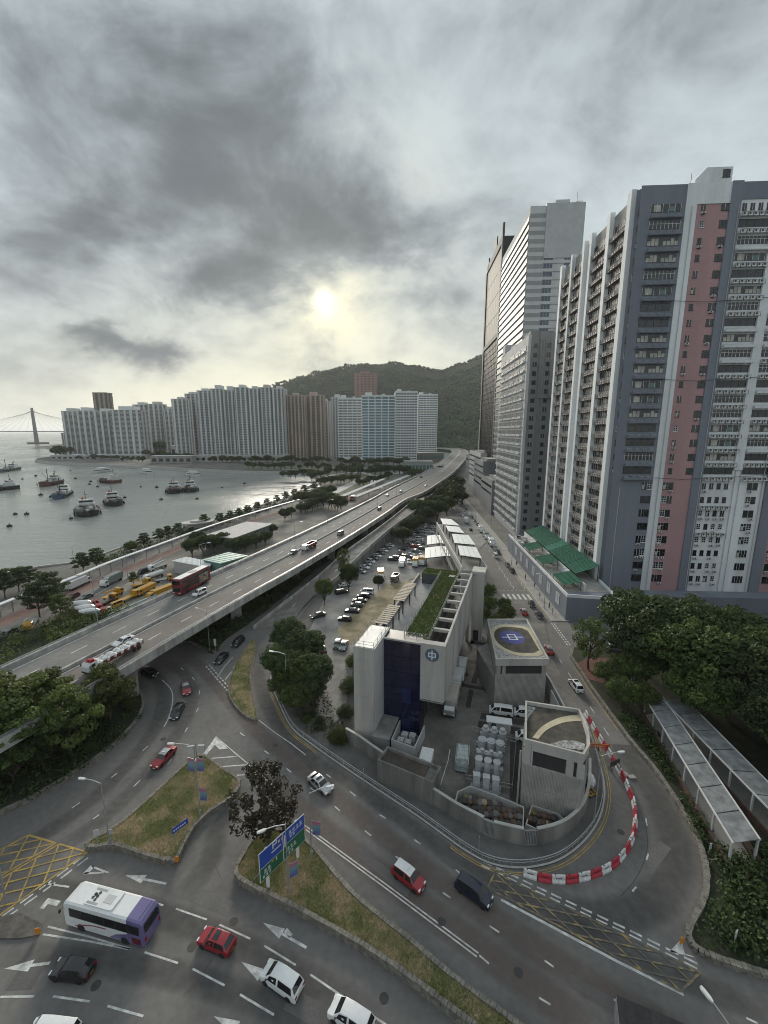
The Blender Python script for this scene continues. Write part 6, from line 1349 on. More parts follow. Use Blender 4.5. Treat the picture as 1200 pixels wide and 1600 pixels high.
        for i in range(7):
            for s_ in (-1, 1):
                cx, cy, r = x0 + .6 + i * (x1 - x0 - 1.2) / 6, s_ * w * .46, .78; b_ = MB()
                rr = [[(cx + r * a * math.cos(t) * rg_.uniform(.9, 1.1), cy + r * a * .95 * math.sin(t) * rg_.uniform(.9, 1.1), 1.15 + zz + rg_.uniform(-.06, .06)) for t in [2 * math.pi * k / 10 for k in range(10)]] for a, zz in ((.9, 0), (1.0, .3), (.95, .55), (.75, .72 + rg_.uniform(-.1, .15)), (.3, .8 + rg_.uniform(-.05, .15)))]
                b_.loft(rr); b_.build('white_sack', mat('woven_sack', (.62, .62, .61), .8, .2, 3), o)
    elif body == 'crane':
        b_ = MB(); b_.box(x0, x1, -w, w, .9, 1.1); b_.build('flatbed', CARP[bodyc], o); b_ = MB(); b_.obox((x1 - .6, 0, 1.7), (.7, .8, 1.2)); b_.tube([(x1 - .6, 0, 2.3), (x0 + .2, 0, 2.7)], .22, 6); b_.tube([(x0 + .2, 0, 2.7), (x0 + .2, 0, 1.9)], .06, 4); b_.build('crane_arm', CARP[cabc], o)
    for xx in (xf - 1.0, -xf + 1.1) + ((-xf + 2.2,) if L > 8 else ()):
        for yy in (-w + .16, w - .16): add_wheel(o, xx, yy, .46, .3)
    return o
lorry('red cabbed lorry loaded with white sacks on the flyover', 178, 1020, (140, 1040), 'white', 12.0, 'bags', z=FZ, cabroof='taxi_red', zc=1.4)
lorry('white cabbed tipper lorry with dark red body on the flyover', 483, 852, (465, 861), 'white', 9, 'tip', 'dark_red', z=FZ)
lorry('white lorry parked by the plant enclosure inside the yard', 664, 1196, (660, 1212), 'white', 5.6, 'box', z=.15, hb=1.5, W_=2.0)
for i, (x, y, L_) in enumerate(((706, 1095, 7.5), (713, 1066, 6.5), (720, 1047, 6))): lorry('white box lorry under the overhang of the office block, %s from the front' % ORD[i], x, y, (x - 6, y + 25), 'white' if i else 'silver', L_, 'box', 'cream' if i == 0 else 'white', z=.15, grp='box lorries under the overhang', hb=2.2)
lorry('large white box lorry on the waterfront road', 122, 911, (150, 898), 'white', 9.5, 'box', 'white', W_=2.5)
lorry('grey green canvas lorry beside the waterfront road', 174, 906, (148, 918), 'white', 9, 'box', 'green_grey', W_=2.5)
lorry('lorry with a silver white tank in the depot', 240, 899, (215, 908), 'white', 8, 'tank', 'white'); lorry('yellow lorry cab parked beside the tank lorry', 256, 903, (275, 900), 'yellow', 6, 'flat', 'grey')
lorry('white cabbed crane lorry behind the tank lorry', 246, 884, (222, 892), 'white', 8, 'crane', 'grey'); car('van', 'black', 'black van beside the crane lorry in the depot', 224, 892, (206, 899))
lorry('long yellow box lorry beside the red bus', 250, 925, (228, 934), 'yellow', 9.5, 'box', 'yellow', hb=1.8)
lorry('yellow van-bodied lorry in the middle of the depot', 227, 920, (206, 930), 'yellow', 8, 'box', 'yellow', hb=1.5)
lorry('yellow lorry nearest the lone depot tree', 221, 910, (240, 905), 'yellow', 6.5, 'crane', 'yellow')
lorry('yellow flatbed lorry in the depot row', 198, 932, (222, 922), 'yellow', 8.5, 'flat', 'yellow'); lorry('yellow crane lorry facing the waterfront road', 176, 927, (196, 918), 'yellow', 7, 'crane', 'yellow'); lorry('yellow flatbed lorry behind the yellow van', 168, 936, (190, 926), 'yellow', 7, 'flat', 'brown')
car('van', 'yellow', 'yellow van in front of the depot lorries', 180, 944, (160, 952), zc=.9); car('van', 'white', 'white van at the flyover edge of the depot', 161, 955, (140, 961), zc=.9)
for i, (x, y) in enumerate(((134, 945), (140, 952), (147, 958))): lorry('red and white concrete mixer, %s in its line by the bushes' % ORD[i], x, y, (x + 20, y - 4), 'taxi_red', 7, 'mixer', 'white', grp='concrete mixers in the depot')
lorry('yellow and green lorry leaving the depot under the dark tree', 48, 972, (38, 985), 'yellow', 7.5, 'flat', 'grey'); car('suv', 'yellow', 'yellow pickup by the depot shed door', 301, 894, (285, 900))
lorry('yellow box lorry on its own in the car park', 595, 899, (596, 912), 'white', 6, 'box', 'yellow', z=.14); lorry('brown flatbed truck beside the lone yellow box lorry', 617, 902, (610, 912), 'brown', 5.5, 'tip', 'brown', z=.14)
lorry('left one of the twin yellow lorries by the canopy', 649, 879, (646, 890), 'white', 6, 'box', 'yellow', z=.14); lorry('right one of the twin yellow lorries by the canopy', 660, 877, (657, 888), 'white', 6, 'box', 'yellow', z=.14)
lorry('white minibus-sized box lorry beside the twin yellow lorries', 628, 879, (624, 890), 'white', 7, 'box', 'white', z=.14, hb=1.9)
for i, (r, q_, c) in enumerate(((35.6, 178, 'white'), (35.4, 190, 'green_grey'), (35.2, 203, 'white'), (30.6, 222, 'white'))): lorry('%s box lorry parked on the long street, %s past the zebra crossing' % (c.replace('_', ' '), ORD[i]), 0, 0, None, 'white' if i < 3 else 'silver', 7.5, 'box', c, world=T(r, q_), hd=-math.pi / 2 - GA, grp='box lorries on the long street')
lorry('dark topped lorry cut by the bottom edge of the photo', 1045, 1628, (1090, 1648), 'black', 8, 'box', 'black', zc=2)
# ---- coach
def coach():
    x, y = G(175, 1425, 1.6); o = thing('coach', 'white coach with purple tail beside the yellow box junction', 'coach', (x, y, 0), head((240, 1452), (100, 1412), 1.6)); o.scale = (.93,) * 3; L, w = 9.8, 1.24; xf = L / 2
    def ring(xx, ww, zt, zb=.38): return [(xx, yy, zz) for yy, zz in ((-ww, zb), (-ww, 1.55), (-ww * .98, 2.5), (-ww * .93, zt - .12), (-ww * .78, zt), (ww * .78, zt), (ww * .93, zt - .12), (ww * .98, 2.5), (ww, 1.55), (ww, zb))]
    b = MB(); b.loft([ring(xf, w * .9, 2.6), ring(xf - .12, w * .97, 3.0), ring(xf - .55, w, 3.22), ring(-xf + 1.9, w, 3.25)]); b.build('body', CARP['white'], o)
    b = MB(); b.loft([ring(-xf + 1.9, w, 3.252), ring(-xf + .35, w, 3.2), ring(-xf + .05, w * .97, 2.95), ring(-xf, w * .94, 1.3)]); b.build('tail', CARP['purple'], o)
    for s_ in (-1, 1):
        n = 6; x0, x1 = -xf + .5, xf - .9
        for i in range(n):
            a, c = x0 + (x1 - x0) * i / n + .03, x0 + (x1 - x0) * (i + 1) / n - .03; g = MB(); P = [Vector((a, s_ * w * 1.0, 1.72)), Vector((c, s_ * w * 1.0, 1.72)), Vector((c, s_ * w * .97, 2.62)), Vector((a, s_ * w * .97, 2.62))]; g.add(pane_pts(P, 1, .018), [(0, 1, 2, 3)]); g.build('side_window', CARGLASS, o)
        b = MB(); b.add([(x0 - .1, s_ * (w + .006), 1.64), (x1 + .1, s_ * (w + .006), 1.64), (x1 + .1, s_ * (w * .97 + .012), 2.7), (x0 - .1, s_ * (w * .97 + .012), 2.7)], [(0, 1, 2, 3) if s_ < 0 else (3, 2, 1, 0)]); b.build('window_surround', DARK, o)
        b = MB(); b.add([(-xf + 1.9, s_ * (w + .008), .42), (-xf + 4.2, s_ * (w + .008), .42), (-xf + 3.4, s_ * (w + .008), 1.0), (-xf + 1.9, s_ * (w + .008), 1.5)], [(0, 1, 2, 3) if s_ < 0 else (3, 2, 1, 0)]); b.build('purple_flash', CARP['purple'], o)
        b = MB(); P = smoothline([(-xf + 4.5, 1.35), (-xf + 6.2, 1.25), (-xf + 7.6, .9), (-xf + 8.4, .6)], 4); n2 = len(P); v = [(a, s_ * (w + .012), z + .06) for a, z in P] + [(a, s_ * (w + .012), z - .07) for a, z in P]
        b.add(v, [((i, i + 1, n2 + i + 1, n2 + i) if s_ > 0 else (n2 + i, n2 + i + 1, i + 1, i)) for i in range(n2 - 1)]); b.build('red_swoosh', CARP['red'], o)
        b = MB(); b.box(-xf + .35, -xf + 1.4, s_ * (w + .006) - .004, s_ * (w + .006) + .004, .5, 1.25); b.build('tail_panel', CARP['dark_red'], o)
        b = MB(); b.box(xf - .1, xf + .02, s_ * .8 - .25, s_ * .8 + .25, .7, .95); b.build('headlight', HLAMP, o); b = MB(); b.box(-xf - .02, -xf + .1, s_ * .95 - .12, s_ * .95 + .12, .8, 1.3); b.build('tail_light', TLAMP, o)
        for xx in (xf - 2.1, -xf + 2.3): add_wheel(o, xx, s_ * (w - .14), .5, .3)
        b = MB(); b.tube([(xf - .2, s_ * w, 2.6), (xf + .2, s_ * (w + .15), 2.4)], .03, 4); b.obox((xf + .2, s_ * (w + .15), 2.2), (.1, .2, .4)); b.build('wing_mirror', DARK, o)
    g = MB(); P = [Vector((xf - .02, -w * .88, 1.2)), Vector((xf - .02, w * .88, 1.2)), Vector((xf - .16, w * .86, 2.85)), Vector((xf - .16, -w * .86, 2.85))]; g.add(pane_pts(P, .98, .1), [(0, 1, 2, 3)]); g.build('windscreen', CARGLASS, o)
    g = MB(); P = [Vector((-xf - .005, -w * .8, 1.75)), Vector((-xf - .005, w * .8, 1.75)), Vector((-xf + .03, w * .8, 2.75)), Vector((-xf + .03, -w * .8, 2.75))]; g.add(pane_pts(P, .95, .06), [(0, 1, 2, 3)]); g.build('rear_window', CARGLASS, o)
    b = MB(); b.prism([(-1.0, -.92), (2.4, -.92), (2.4, .92), (-.8, .92), (-1.0, .75)], 3.22, 3.40); ac = b.build('roof_unit', WPAINT, o)
    for k, (xx, yy) in enumerate(((1.5, -.3), (1.9, -.12), (1.5, .05), (1.9, .22), (1.5, .38), (1.72, -.05))): b = MB(); b.cyl(xx, yy, 3.40, 3.43, .15, n=12); b.build('fan', DARK, ac)
    for yy in (-.72, .6): b = MB(); b.box(.9, 2.2, yy, yy + .2, 3.4, 3.415); b.build('grille', STEEL, ac)
    b = MB(); b.box(-.5, .5, -.4, .4, 3.4, 3.42); b.build('hatch', METP, ac)
    b = MB(); b.box(-xf + .6, -xf + .64, -w * .7, w * .7, 3.2, 3.235); b.build('seam', DARK, o)
coach()
# ---- double-decker
def decker():
    x, y = G(300, 906, FZ + 2.2); o = thing('double_decker_bus', 'dark red double-decker bus with white roof on the flyover', 'bus', (x, y, FZ), head((325, 893), (275, 918), FZ + 2)); L, w = 11.8, 1.25; xf = L / 2
    RED = CARP['dark_red'] if False else paint('bus_red', (.17, .012, .02))
    ring = lambda xx, ww, zt: [(xx, yy, zz) for yy, zz in ((-ww, .35), (-ww, 2.3), (-ww, 4.1), (-ww * .9, zt), (ww * .9, zt), (ww, 4.1), (ww, 2.3), (ww, .35))]
    b = MB(); b.loft([ring(xf, w * .94, 4.1), ring(xf - .15, w, 4.3), ring(-xf + .1, w, 4.3), ring(-xf, w * .97, 4.15)]); b.build('body', RED, o)
    b = MB(); b.box(-xf + .3, xf - .5, -w * .86, w * .86, 4.3, 4.36); b.build('roof', WPAINT, o); b = MB(); b.box(-1.5, .6, -.7, .7, 4.36, 4.42); b.build('roof_hatch', CARP['cream'], o)
    for s_ in (-1, 1):
        for z0, z1, n in ((1.35, 2.1, 7), (3.0, 3.8, 8)):
            for i in range(n):
                a, c = -xf + .5 + (L - 1.0) * i / n + .04, -xf + .5 + (L - 1.0) * (i + 1) / n - .04; g = MB(); g.box(a, c, s_ * w - .012, s_ * w + .012, z0, z1); g.build('side_window', CARGLASS, o)
        b = MB(); b.box(-xf + .9, -xf + 4.6, s_ * (w + .016) - .006, s_ * (w + .016) + .006, 1.0, 3.2); b.build('advert_panel', mat('advert', (.36, .30, .22), .5, .5, 1.6, col2=(.05, .04, .04)), o)
        b = MB(); b.box(-xf + 5.2, xf - 2.2, s_ * (w + .013) - .004, s_ * (w + .013) + .004, 2.25, 2.85); b.build('advert_band', mat('advert_dark', (.05, .03, .035), .5, .3, 2), o)
        for xx in (xf - 2.4, -xf + 2.2, -xf + 3.4): add_wheel(o, xx, s_ * (w - .14), .5, .3)
        b = MB(); b.box(xf - .02, xf + .03, s_ * .85 - .22, s_ * .85 + .22, .7, .95); b.build('headlight', HLAMP, o)
    for z0, z1 in ((1.1, 2.2), (2.95, 3.85)): g = MB(); g.box(xf - .03, xf + .04, -w * .86, w * .86, z0, z1); g.build('windscreen', CARGLASS, o)
    g = MB(); g.box(-xf - .03, -xf + .03, -w * .8, w * .8, 3.0, 3.7); g.build('rear_window', CARGLASS, o)
decker()
# ================================================================== TREES AND PLANTING
def leaf_mat(name, c1, c2, trans=.35):
    m = bpy.data.materials.new(name); m.use_nodes = True; t = m.node_tree; L = t.links.new; b = t.nodes['Principled BSDF']; out = t.nodes['Material Output']
    at_ = t.nodes.new('ShaderNodeAttribute'); at_.attribute_name = 'tint'; oi = t.nodes.new('ShaderNodeObjectInfo')
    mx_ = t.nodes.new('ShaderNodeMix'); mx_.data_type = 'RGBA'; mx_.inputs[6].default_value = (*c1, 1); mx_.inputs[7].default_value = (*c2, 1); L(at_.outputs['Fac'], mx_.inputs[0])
    hs = t.nodes.new('ShaderNodeHueSaturation'); mr = t.nodes.new('ShaderNodeMapRange'); mr.inputs[3].default_value = .75; mr.inputs[4].default_value = 1.25; L(oi.outputs['Random'], mr.inputs[0]); L(mr.outputs[0], hs.inputs['Value']); L(mx_.outputs[2], hs.inputs['Color'])
    mr2 = t.nodes.new('ShaderNodeMapRange'); mr2.inputs[3].default_value = .485; mr2.inputs[4].default_value = .515; L(oi.outputs['Random'], mr2.inputs[0]); L(mr2.outputs[0], hs.inputs['Hue'])
    L(hs.outputs[0], b.inputs['Base Color']); b.inputs['Roughness'].default_value = .55; b.inputs['Specular IOR Level'].default_value = .3
    tr = t.nodes.new('ShaderNodeBsdfTranslucent'); L(hs.outputs[0], tr.inputs[0]); ms = t.nodes.new('ShaderNodeMixShader'); ms.inputs[0].default_value = trans
    L(b.outputs[0], ms.inputs[1]); L(tr.outputs[0], ms.inputs[2]); L(ms.outputs[0], out.inputs[0]); return m
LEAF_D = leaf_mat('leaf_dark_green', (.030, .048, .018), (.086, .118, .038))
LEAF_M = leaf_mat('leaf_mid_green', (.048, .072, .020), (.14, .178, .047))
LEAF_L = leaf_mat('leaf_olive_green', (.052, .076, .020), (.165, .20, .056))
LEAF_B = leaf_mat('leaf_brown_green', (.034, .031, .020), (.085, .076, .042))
BARK = mat('bark', (.095, .075, .055), .95, .3, 3, fine=.2)
def leafmesh(name, clumps, per, size, m, seed, flat=.5):
    rg_ = random.Random(seed); V = []; F = []; Tn = []
    for (cx, cy, cz, r, sq) in clumps:
        tint = rg_.uniform(.0, .75)
        for _ in range(int(per * (r ** 1.6))):
            while True:
                x, y, z = rg_.uniform(-1, 1), rg_.uniform(-1, 1), rg_.uniform(-1, 1); d = x * x + y * y + z * z
                if d < 1 and d > rg_.random() * .7: break
            p = Vector((cx + x * r, cy + y * r, cz + z * r * sq)); n = Vector((x + rg_.uniform(-.9, .9), y + rg_.uniform(-.9, .9), z * .6 + flat + rg_.uniform(-.6, .6))).normalized()
            a = n.orthogonal().normalized(); a = Matrix.Rotation(rg_.random() * 6.28, 3, n) @ a; c = n.cross(a); s_ = size * rg_.uniform(.6, 1.35)
            o = len(V); V += [tuple(p - a * s_ * .5), tuple(p + c * s_ * .32 + n * s_ * .1), tuple(p + a * s_ * .55), tuple(p - c * s_ * .32 + n * s_ * .1)]; F.append((o, o + 1, o + 2, o + 3))
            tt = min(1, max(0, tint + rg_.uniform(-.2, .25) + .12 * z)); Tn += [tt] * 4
    me = bpy.data.meshes.new(name); me.from_pydata(V, [], F); me.materials.append(m)
    at_ = me.attributes.new('tint', 'FLOAT', 'POINT'); at_.data.foreach_set('value', Tn); me.update(); return me
def tree_proto(kind, seed):
    rg_ = random.Random(seed); cl = []; tk = MB(); h = 10.0
    if kind in ('round', 'dense'):
        R, zc_, vz = (3.7, 6.7, 2.9) if kind == 'round' else (4.3, 7.0, 3.0)
        n = 40 if kind == 'round' else 52
        for i in range(n):
            t = i * 2.39996; zz = 1 - 1.75 * (i + .5) / n; rr = math.sqrt(max(0, 1 - zz * zz)); k = rg_.uniform(.62, 1.02)
            cl.append((R * rr * math.cos(t) * k, R * rr * math.sin(t) * k, zc_ + vz * zz * k, rg_.uniform(.75, 1.35), .75))
        th, tr_ = 5.2, .26
    elif kind == 'layer':
        for lev, (z, R, n) in enumerate(((4.2, 3.6, 13), (6.0, 3.7, 15), (7.6, 3.0, 12), (9.0, 1.7, 7))):
            for i in range(n):
                t = i * 6.283 / n + lev + rg_.uniform(-.2, .2); k = rg_.uniform(.35, 1.05); cl.append((R * k * math.cos(t), R * k * math.sin(t), z + rg_.uniform(-.35, .35), rg_.uniform(.75, 1.25), .42))
        th, tr_ = 8.5, .2
    elif kind == 'sparse':
        for i in range(62):
            t = i * 2.4 + rg_.uniform(-.4, .4); zz = rg_.uniform(3.2, 9.6); k = rg_.uniform(.25, 1.0) * math.sqrt(max(.15, 1 - ((zz - 6.2) / 3.9) ** 2)); cl.append((3.6 * k * math.cos(t), 3.6 * k * math.sin(t), zz, rg_.uniform(.35, .85), rg_.uniform(.7, 1.2)))
        th, tr_ = 7.5, .2
    elif kind == 'bush':
        for i in range(22):
            t = i * 2.4; k = math.sqrt((i + .5) / 22); cl.append((4.2 * k * math.cos(t), 4.2 * k * math.sin(t), 4.3 * (1 - .55 * k * k) + rg_.uniform(-.5, .8), rg_.uniform(1.2, 2.0), .8))
            cl.append((4.0 * k * math.cos(t + 1), 4.0 * k * math.sin(t + 1), 1.8, rg_.uniform(1.0, 1.7), .8))
        th, tr_ = 3, .2
    # trunk and limbs
    bend = [(rg_.uniform(-.25, .25) * k, rg_.uniform(-.25, .25) * k, th * k / 4) for k in range(5)]; tk.tube(bend, tr_, 8, r1=tr_ * .45)
    for c in rg_.sample(cl, min(len(cl), 16)):
        s0 = Vector(bend[rg_.choice((1, 2, 3))]); e = Vector(c[:3]); mid = s0.lerp(e, .5) + Vector((0, 0, .3)); tk.tube([s0, mid, e], tr_ * .42, 5, r1=.03)
    return cl, tk
TP = {}
SPECS = {'round_d': ('round', LEAF_D, 117, .38, 2), 'round_m': ('round', LEAF_M, 117, .38, 2), 'dense_d': ('dense', LEAF_D, 123, .40, 3), 'dense_m': ('dense', LEAF_M, 120, .40, 1), 'layer_l': ('layer', LEAF_L, 127, .36, 2), 'layer_m': ('layer', LEAF_M, 117, .36, 1), 'layer_d': ('layer', LEAF_D, 117, .36, 1), 'sparse_b': ('sparse', LEAF_B, 120, .34, 1), 'sparse_m': ('sparse', LEAF_M, 110, .34, 1), 'bush_d': ('bush', LEAF_D, 50, .42, 2), 'bush_m': ('bush', LEAF_M, 50, .42, 1), 'bush_l': ('bush', LEAF_L, 50, .36, 1)}
for k, (kd, m, per, sz, nv) in SPECS.items():
    TP[k] = []
    for v in range(nv):
        cl, tk = tree_proto(kd, hash((kd, v)) % 1000 if False else v * 17 + len(k)); TP[k].append((leafmesh('crown', cl, per, sz, m, v + 5), tk.mesh('trunk', BARK)))
TR = random.Random(11)
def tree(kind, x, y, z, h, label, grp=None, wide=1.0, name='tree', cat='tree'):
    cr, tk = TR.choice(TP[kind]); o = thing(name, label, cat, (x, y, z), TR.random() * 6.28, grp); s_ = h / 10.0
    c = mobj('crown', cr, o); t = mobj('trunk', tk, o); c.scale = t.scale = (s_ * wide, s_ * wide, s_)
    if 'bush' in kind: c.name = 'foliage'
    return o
def tp(kind, px, py, h, label, grp=None, wide=1.0, z=0.0, **kw): return tree(kind, *G(px, py, z), z, h, label, grp, wide, **kw)
# bank by the flyover pier
gB = 'trees on the bank beside the flyover'
for i, (k, x, y, h, w, lab) in enumerate((('layer_l', 112, 1180, 11.5, .95, 'spreading olive tree with visible trunk in front of the flyover'), ('layer_l', 172, 1126, 10.2, 1.0, 'olive tree nearest the flyover pier'), ('layer_l', 44, 1178, 12, 1.0, 'wide olive tree at the edge of the photo under the flyover'), ('layer_m', 82, 1140, 10.5, 1.0, 'olive tree behind the spreading one, close to the flyover parapet'), ('layer_m', -25, 1210, 12.0, 1.1, 'olive tree mostly outside the photo on the bank'), ('layer_l', 6, 1172, 12.5, 1.1, 'tall olive tree screening the flyover at the very edge of the photo'), ('layer_m', 28, 1205, 11.5, 1.1, 'olive tree in front of the one screening the flyover edge'), ('layer_l', 66, 1160, 11.5, 1.0, 'olive tree between the spreading one and the photo edge'), ('round_d', 20, 1222, 6.5, 1.2, 'dark tree at the lower edge of the bank'), ('round_d', 70, 1200, 6, 1.2, 'dark shaded tree under the spreading olive tree'))):
    tp(k, x, y, h, lab, gB, w, .5)
for i, (k, x, y, h, lab) in enumerate((('bush_l', 141, 1172, 1.7, 'pale leaved shrub on the bank edge above the bend'), ('bush_l', 203, 1105, 1.9, 'pale leaved shrub beside the pier foot'), ('bush_l', 100, 1196, .9, 'small yellow green shrub low on the bank'))): tp(k, x, y, h * 1.3, lab, 'pale shrubs on the bank', 1.0, .5, name='shrub', cat='shrub')
# roundabout tree by the direction sign
tp('sparse_b', 418, 1322, 9.8, 'thin brownish tree behind the big direction sign', None, 1.15, .7)
# bushes by the slip road
gS = 'trees between the slip road and the car park'
for i, (k, x, y, h, w) in enumerate((('dense_d', 452, 1028, 8.6, 1.0), ('dense_d', 482, 1046, 8.4, 1.05), ('dense_d', 438, 1068, 7.6, 1.0), ('dense_m', 470, 1085, 8.0, 1.05), ('dense_d', 497, 1085, 7.6, 1.0), ('dense_m', 464, 1118, 5.6, 1.1), ('dense_m', 442, 1092, 5.0, 1.1), ('dense_d', 466, 1052, 8.6, 1.0), ('dense_d', 452, 1078, 7.6, 1.0), ('dense_d', 488, 1105, 6.0, 1.0))):
    tp(k, x, y, h, 'leafy tree in the clump by the slip road, %s counted towards the camera' % ORD[i], gS, w, .13)
for i, (k, x, y, h) in enumerate((('bush_m', 528, 1158, 4.2), ('bush_d', 540, 1120, 4.0), ('bush_d', 546, 1080, 5.0), ('bush_m', 552, 1040, 4.5), ('bush_d', 500, 1130, 2.2), ('bush_m', 480, 1128, 2.0))): tp(k, x, y, h, 'green bush at the foot of the office stair tower, %s from the road' % ORD[i], 'bushes beside the office block', .8, .13, name='bush', cat='bush')
# trees by the ramp and in the car park
tp('dense_m', 507, 945, 7.6, 'rounded green tree at the end of the ramp wall', None, .75, .13); tp('dense_d', 545, 926, 9.0, 'taller dark tree in front of the parked cars by the ramp', None, .72, .13)
tp('sparse_m', 537, 900, 9.5, 'slender tree standing over the ramp parapet', None, .7, .1); tp('dense_d', 591, 922, 4.6, 'small dark tree at the corner of the bare earth strip', None, .85, .13)
for i, (x, y, h, w) in enumerate(((630, 852, 8, 1.1), (622, 848, 7, 1.0), (650, 832, 8.5, 1.1), (640, 838, 8.5, 1.1), (664, 822, 10, 1.1), (655, 815, 12, 1.2), (682, 815, 12, 1.1), (676, 806, 12, 1.2), (698, 806, 11, 1.2), (692, 790, 12, 1.2), (706, 795, 12, 1.2), (712, 782, 12, 1.2), (701, 775, 12, 1.3), (714, 768, 12, 1.2), (722, 790, 9, 1.0))):
    tp('dense_d', x, y, h, 'big dark tree between car park and flyover, %s counted from the near end' % ORD[i], 'big dark trees behind the car park', w)
# small street trees in front of the roundel house
for i, (r, q_, h) in enumerate(((21.5, 96, 5.0), (24.5, 100, 5.5), (21.5, 106, 5.5), (25.5, 107, 4.5), (22.5, 114, 6.0), (18.8, 100, 4.6))): tree('dense_m' if i % 2 else 'round_m', *T(r, q_), .13, h, 'small street tree beyond the roundel roof, %s from the camera' % ORD[i], 'small trees by the zebra crossing', .95)
# park on the right
tp('sparse_m', 919, 1046, 11.0, 'airy pale green tree on the red brick corner', None, 1.05, .3)
PR = random.Random(4); pts_ = []
for _ in range(4000):
    X, Y = PR.uniform(46, 112), PR.uniform(34, 97)
    lim = 47.5 if Y > 78 else (47.5 + (78 - Y) * .18)
    if X < lim or (Y < 50 and X < 55): continue
    u, v = X / Y, 0
    if all((X - a) ** 2 + (Y - c) ** 2 > 27 for a, c in pts_): pts_.append((X, Y))
pts_.sort(key=lambda p: p[1])
for i, (X, Y) in enumerate(pts_[:69]):
    h = PR.uniform(13.5, 16.5) if Y > 62 else PR.uniform(9, 12)
    tree(PR.choice(('dense_d', 'dense_d', 'dense_m', 'round_d')), X, Y, .3, h, 'dense park tree below the factory, %s in depth from the camera' % ORD[i], 'dense trees of the park', 1.05)
for i, (x, y, h) in enumerate(((950, 1085, 6.5), (985, 1085, 8.5), (972, 1115, 6.5), (1010, 1075, 10), (1000, 1118, 6.0), (1035, 1062, 11))): tp('dense_m', x, y, h, 'green tree over the top of the walkway roof, %s from the street' % ORD[i], 'trees at the top of the walkways', .95, .3)
# waterfront trees
wf = [('layer_d', 8, 935, 9), ('layer_d', 30, 925, 8), ('layer_d', 62, 965, 10), ('layer_d', 80, 950, 10.5), ('layer_m', 96, 968, 7), ('layer_d', 46, 918, 7), ('layer_d', 130, 896, 7.5), ('layer_d', 152, 890, 8), ('round_m', 206, 868, 6), ('layer_d', 226, 858, 7), ('layer_d', 250, 848, 6.5), ('layer_d', 264, 843, 6.5), ('layer_d', 280, 838, 6.5), ('layer_m', 320, 824, 7), ('layer_d', 300, 840, 5), ('layer_d', 345, 820, 6.5), ('layer_d', 360, 816, 6.5), ('layer_d', 374, 811, 6.5), ('layer_d', 388, 806, 6.5), ('layer_d', 403, 800, 6.5), ('layer_d', 418, 794, 6.5), ('layer_d', 433, 788, 6.5), ('layer_d', 447, 783, 7), ('layer_d', 461, 778, 7), ('layer_d', 476, 773, 8), ('layer_d', 492, 768, 8)]
for i, (k, x, y, h) in enumerate(wf): tp(k, x, y, h, 'layered waterfront tree, %s along the shore from the near end' % ORD[i], 'trees along the waterfront', 1.05)
for i, (x, y, h, w) in enumerate(((300, 872, 7.5, 1), (318, 868, 8, 1.1), (334, 864, 7.5, 1.1), (350, 858, 7, 1), (366, 868, 7, 1.1), (384, 864, 7, 1.1), (400, 858, 6.5, 1.1), (415, 852, 6, 1), (425, 838, 6, 1), (310, 860, 8, 1), (445, 815, 7, 1), (455, 808, 6, 1))): tp('dense_d', x, y, h, 'dark tree behind the green roofed shed, %s towards the bay' % ORD[i], 'dark trees behind the depot shed', w)
tp('layer_m', 210, 916, 4.8, 'lone small tree standing among the depot lorries', None, .9)
PR = random.Random(8)
zones = [('tree row along the promenade of the far bay', 385, 733, 640, 738, 26, 9), ('short tree row curving round the head of the bay', 480, 752, 560, 735, 10, 9), ('tree clump beside the end of the promenade roof', 500, 790, 535, 800, 7, 9), ('tree clump on the near corner of the bay', 470, 792, 520, 775, 9, 9), ('tree row in front of the teal office slab', 540, 744, 640, 742, 14, 10), ('tall tree row at the foot of the office slabs', 530, 728, 640, 728, 18, 11), ('tree row beside the pale green market', 640, 748, 690, 740, 8, 8), ('tree row across the bay lawn', 500, 760, 560, 752, 10, 8), ('tree row between the bus shelters and the lawn', 560, 762, 610, 748, 10, 7), ('trees by the works yard corner', 470, 805, 500, 792, 6, 7), ('tree row on the sea wall of the bay', 440, 748, 500, 745, 9, 8),
         ('tree row below the point towers', 112, 717, 225, 722, 16, 9), ('trees behind the flat depot on the far shore', 228, 716, 300, 722, 10, 14), ('tree row along the podium of the bay estate', 300, 722, 520, 724, 34, 10), ('dark wooded knoll between the two estates', 222, 706, 262, 708, 6, 24), ('trees at the very tip of the point', 86, 714, 112, 711, 5, 18)]
for (gname, x0, y0, x1, y1, n, h) in zones:
    for i in range(n):
        t = (i + PR.uniform(.1, .9)) / n; tp(PR.choice(('dense_d', 'dense_m', 'round_d')), x0 + (x1 - x0) * t, y0 + (y1 - y0) * t + PR.uniform(-1.2, 1.2), h * PR.uniform(.75, 1.2), '%s tree of the %s' % (ORD[i], gname), gname, 1.15)
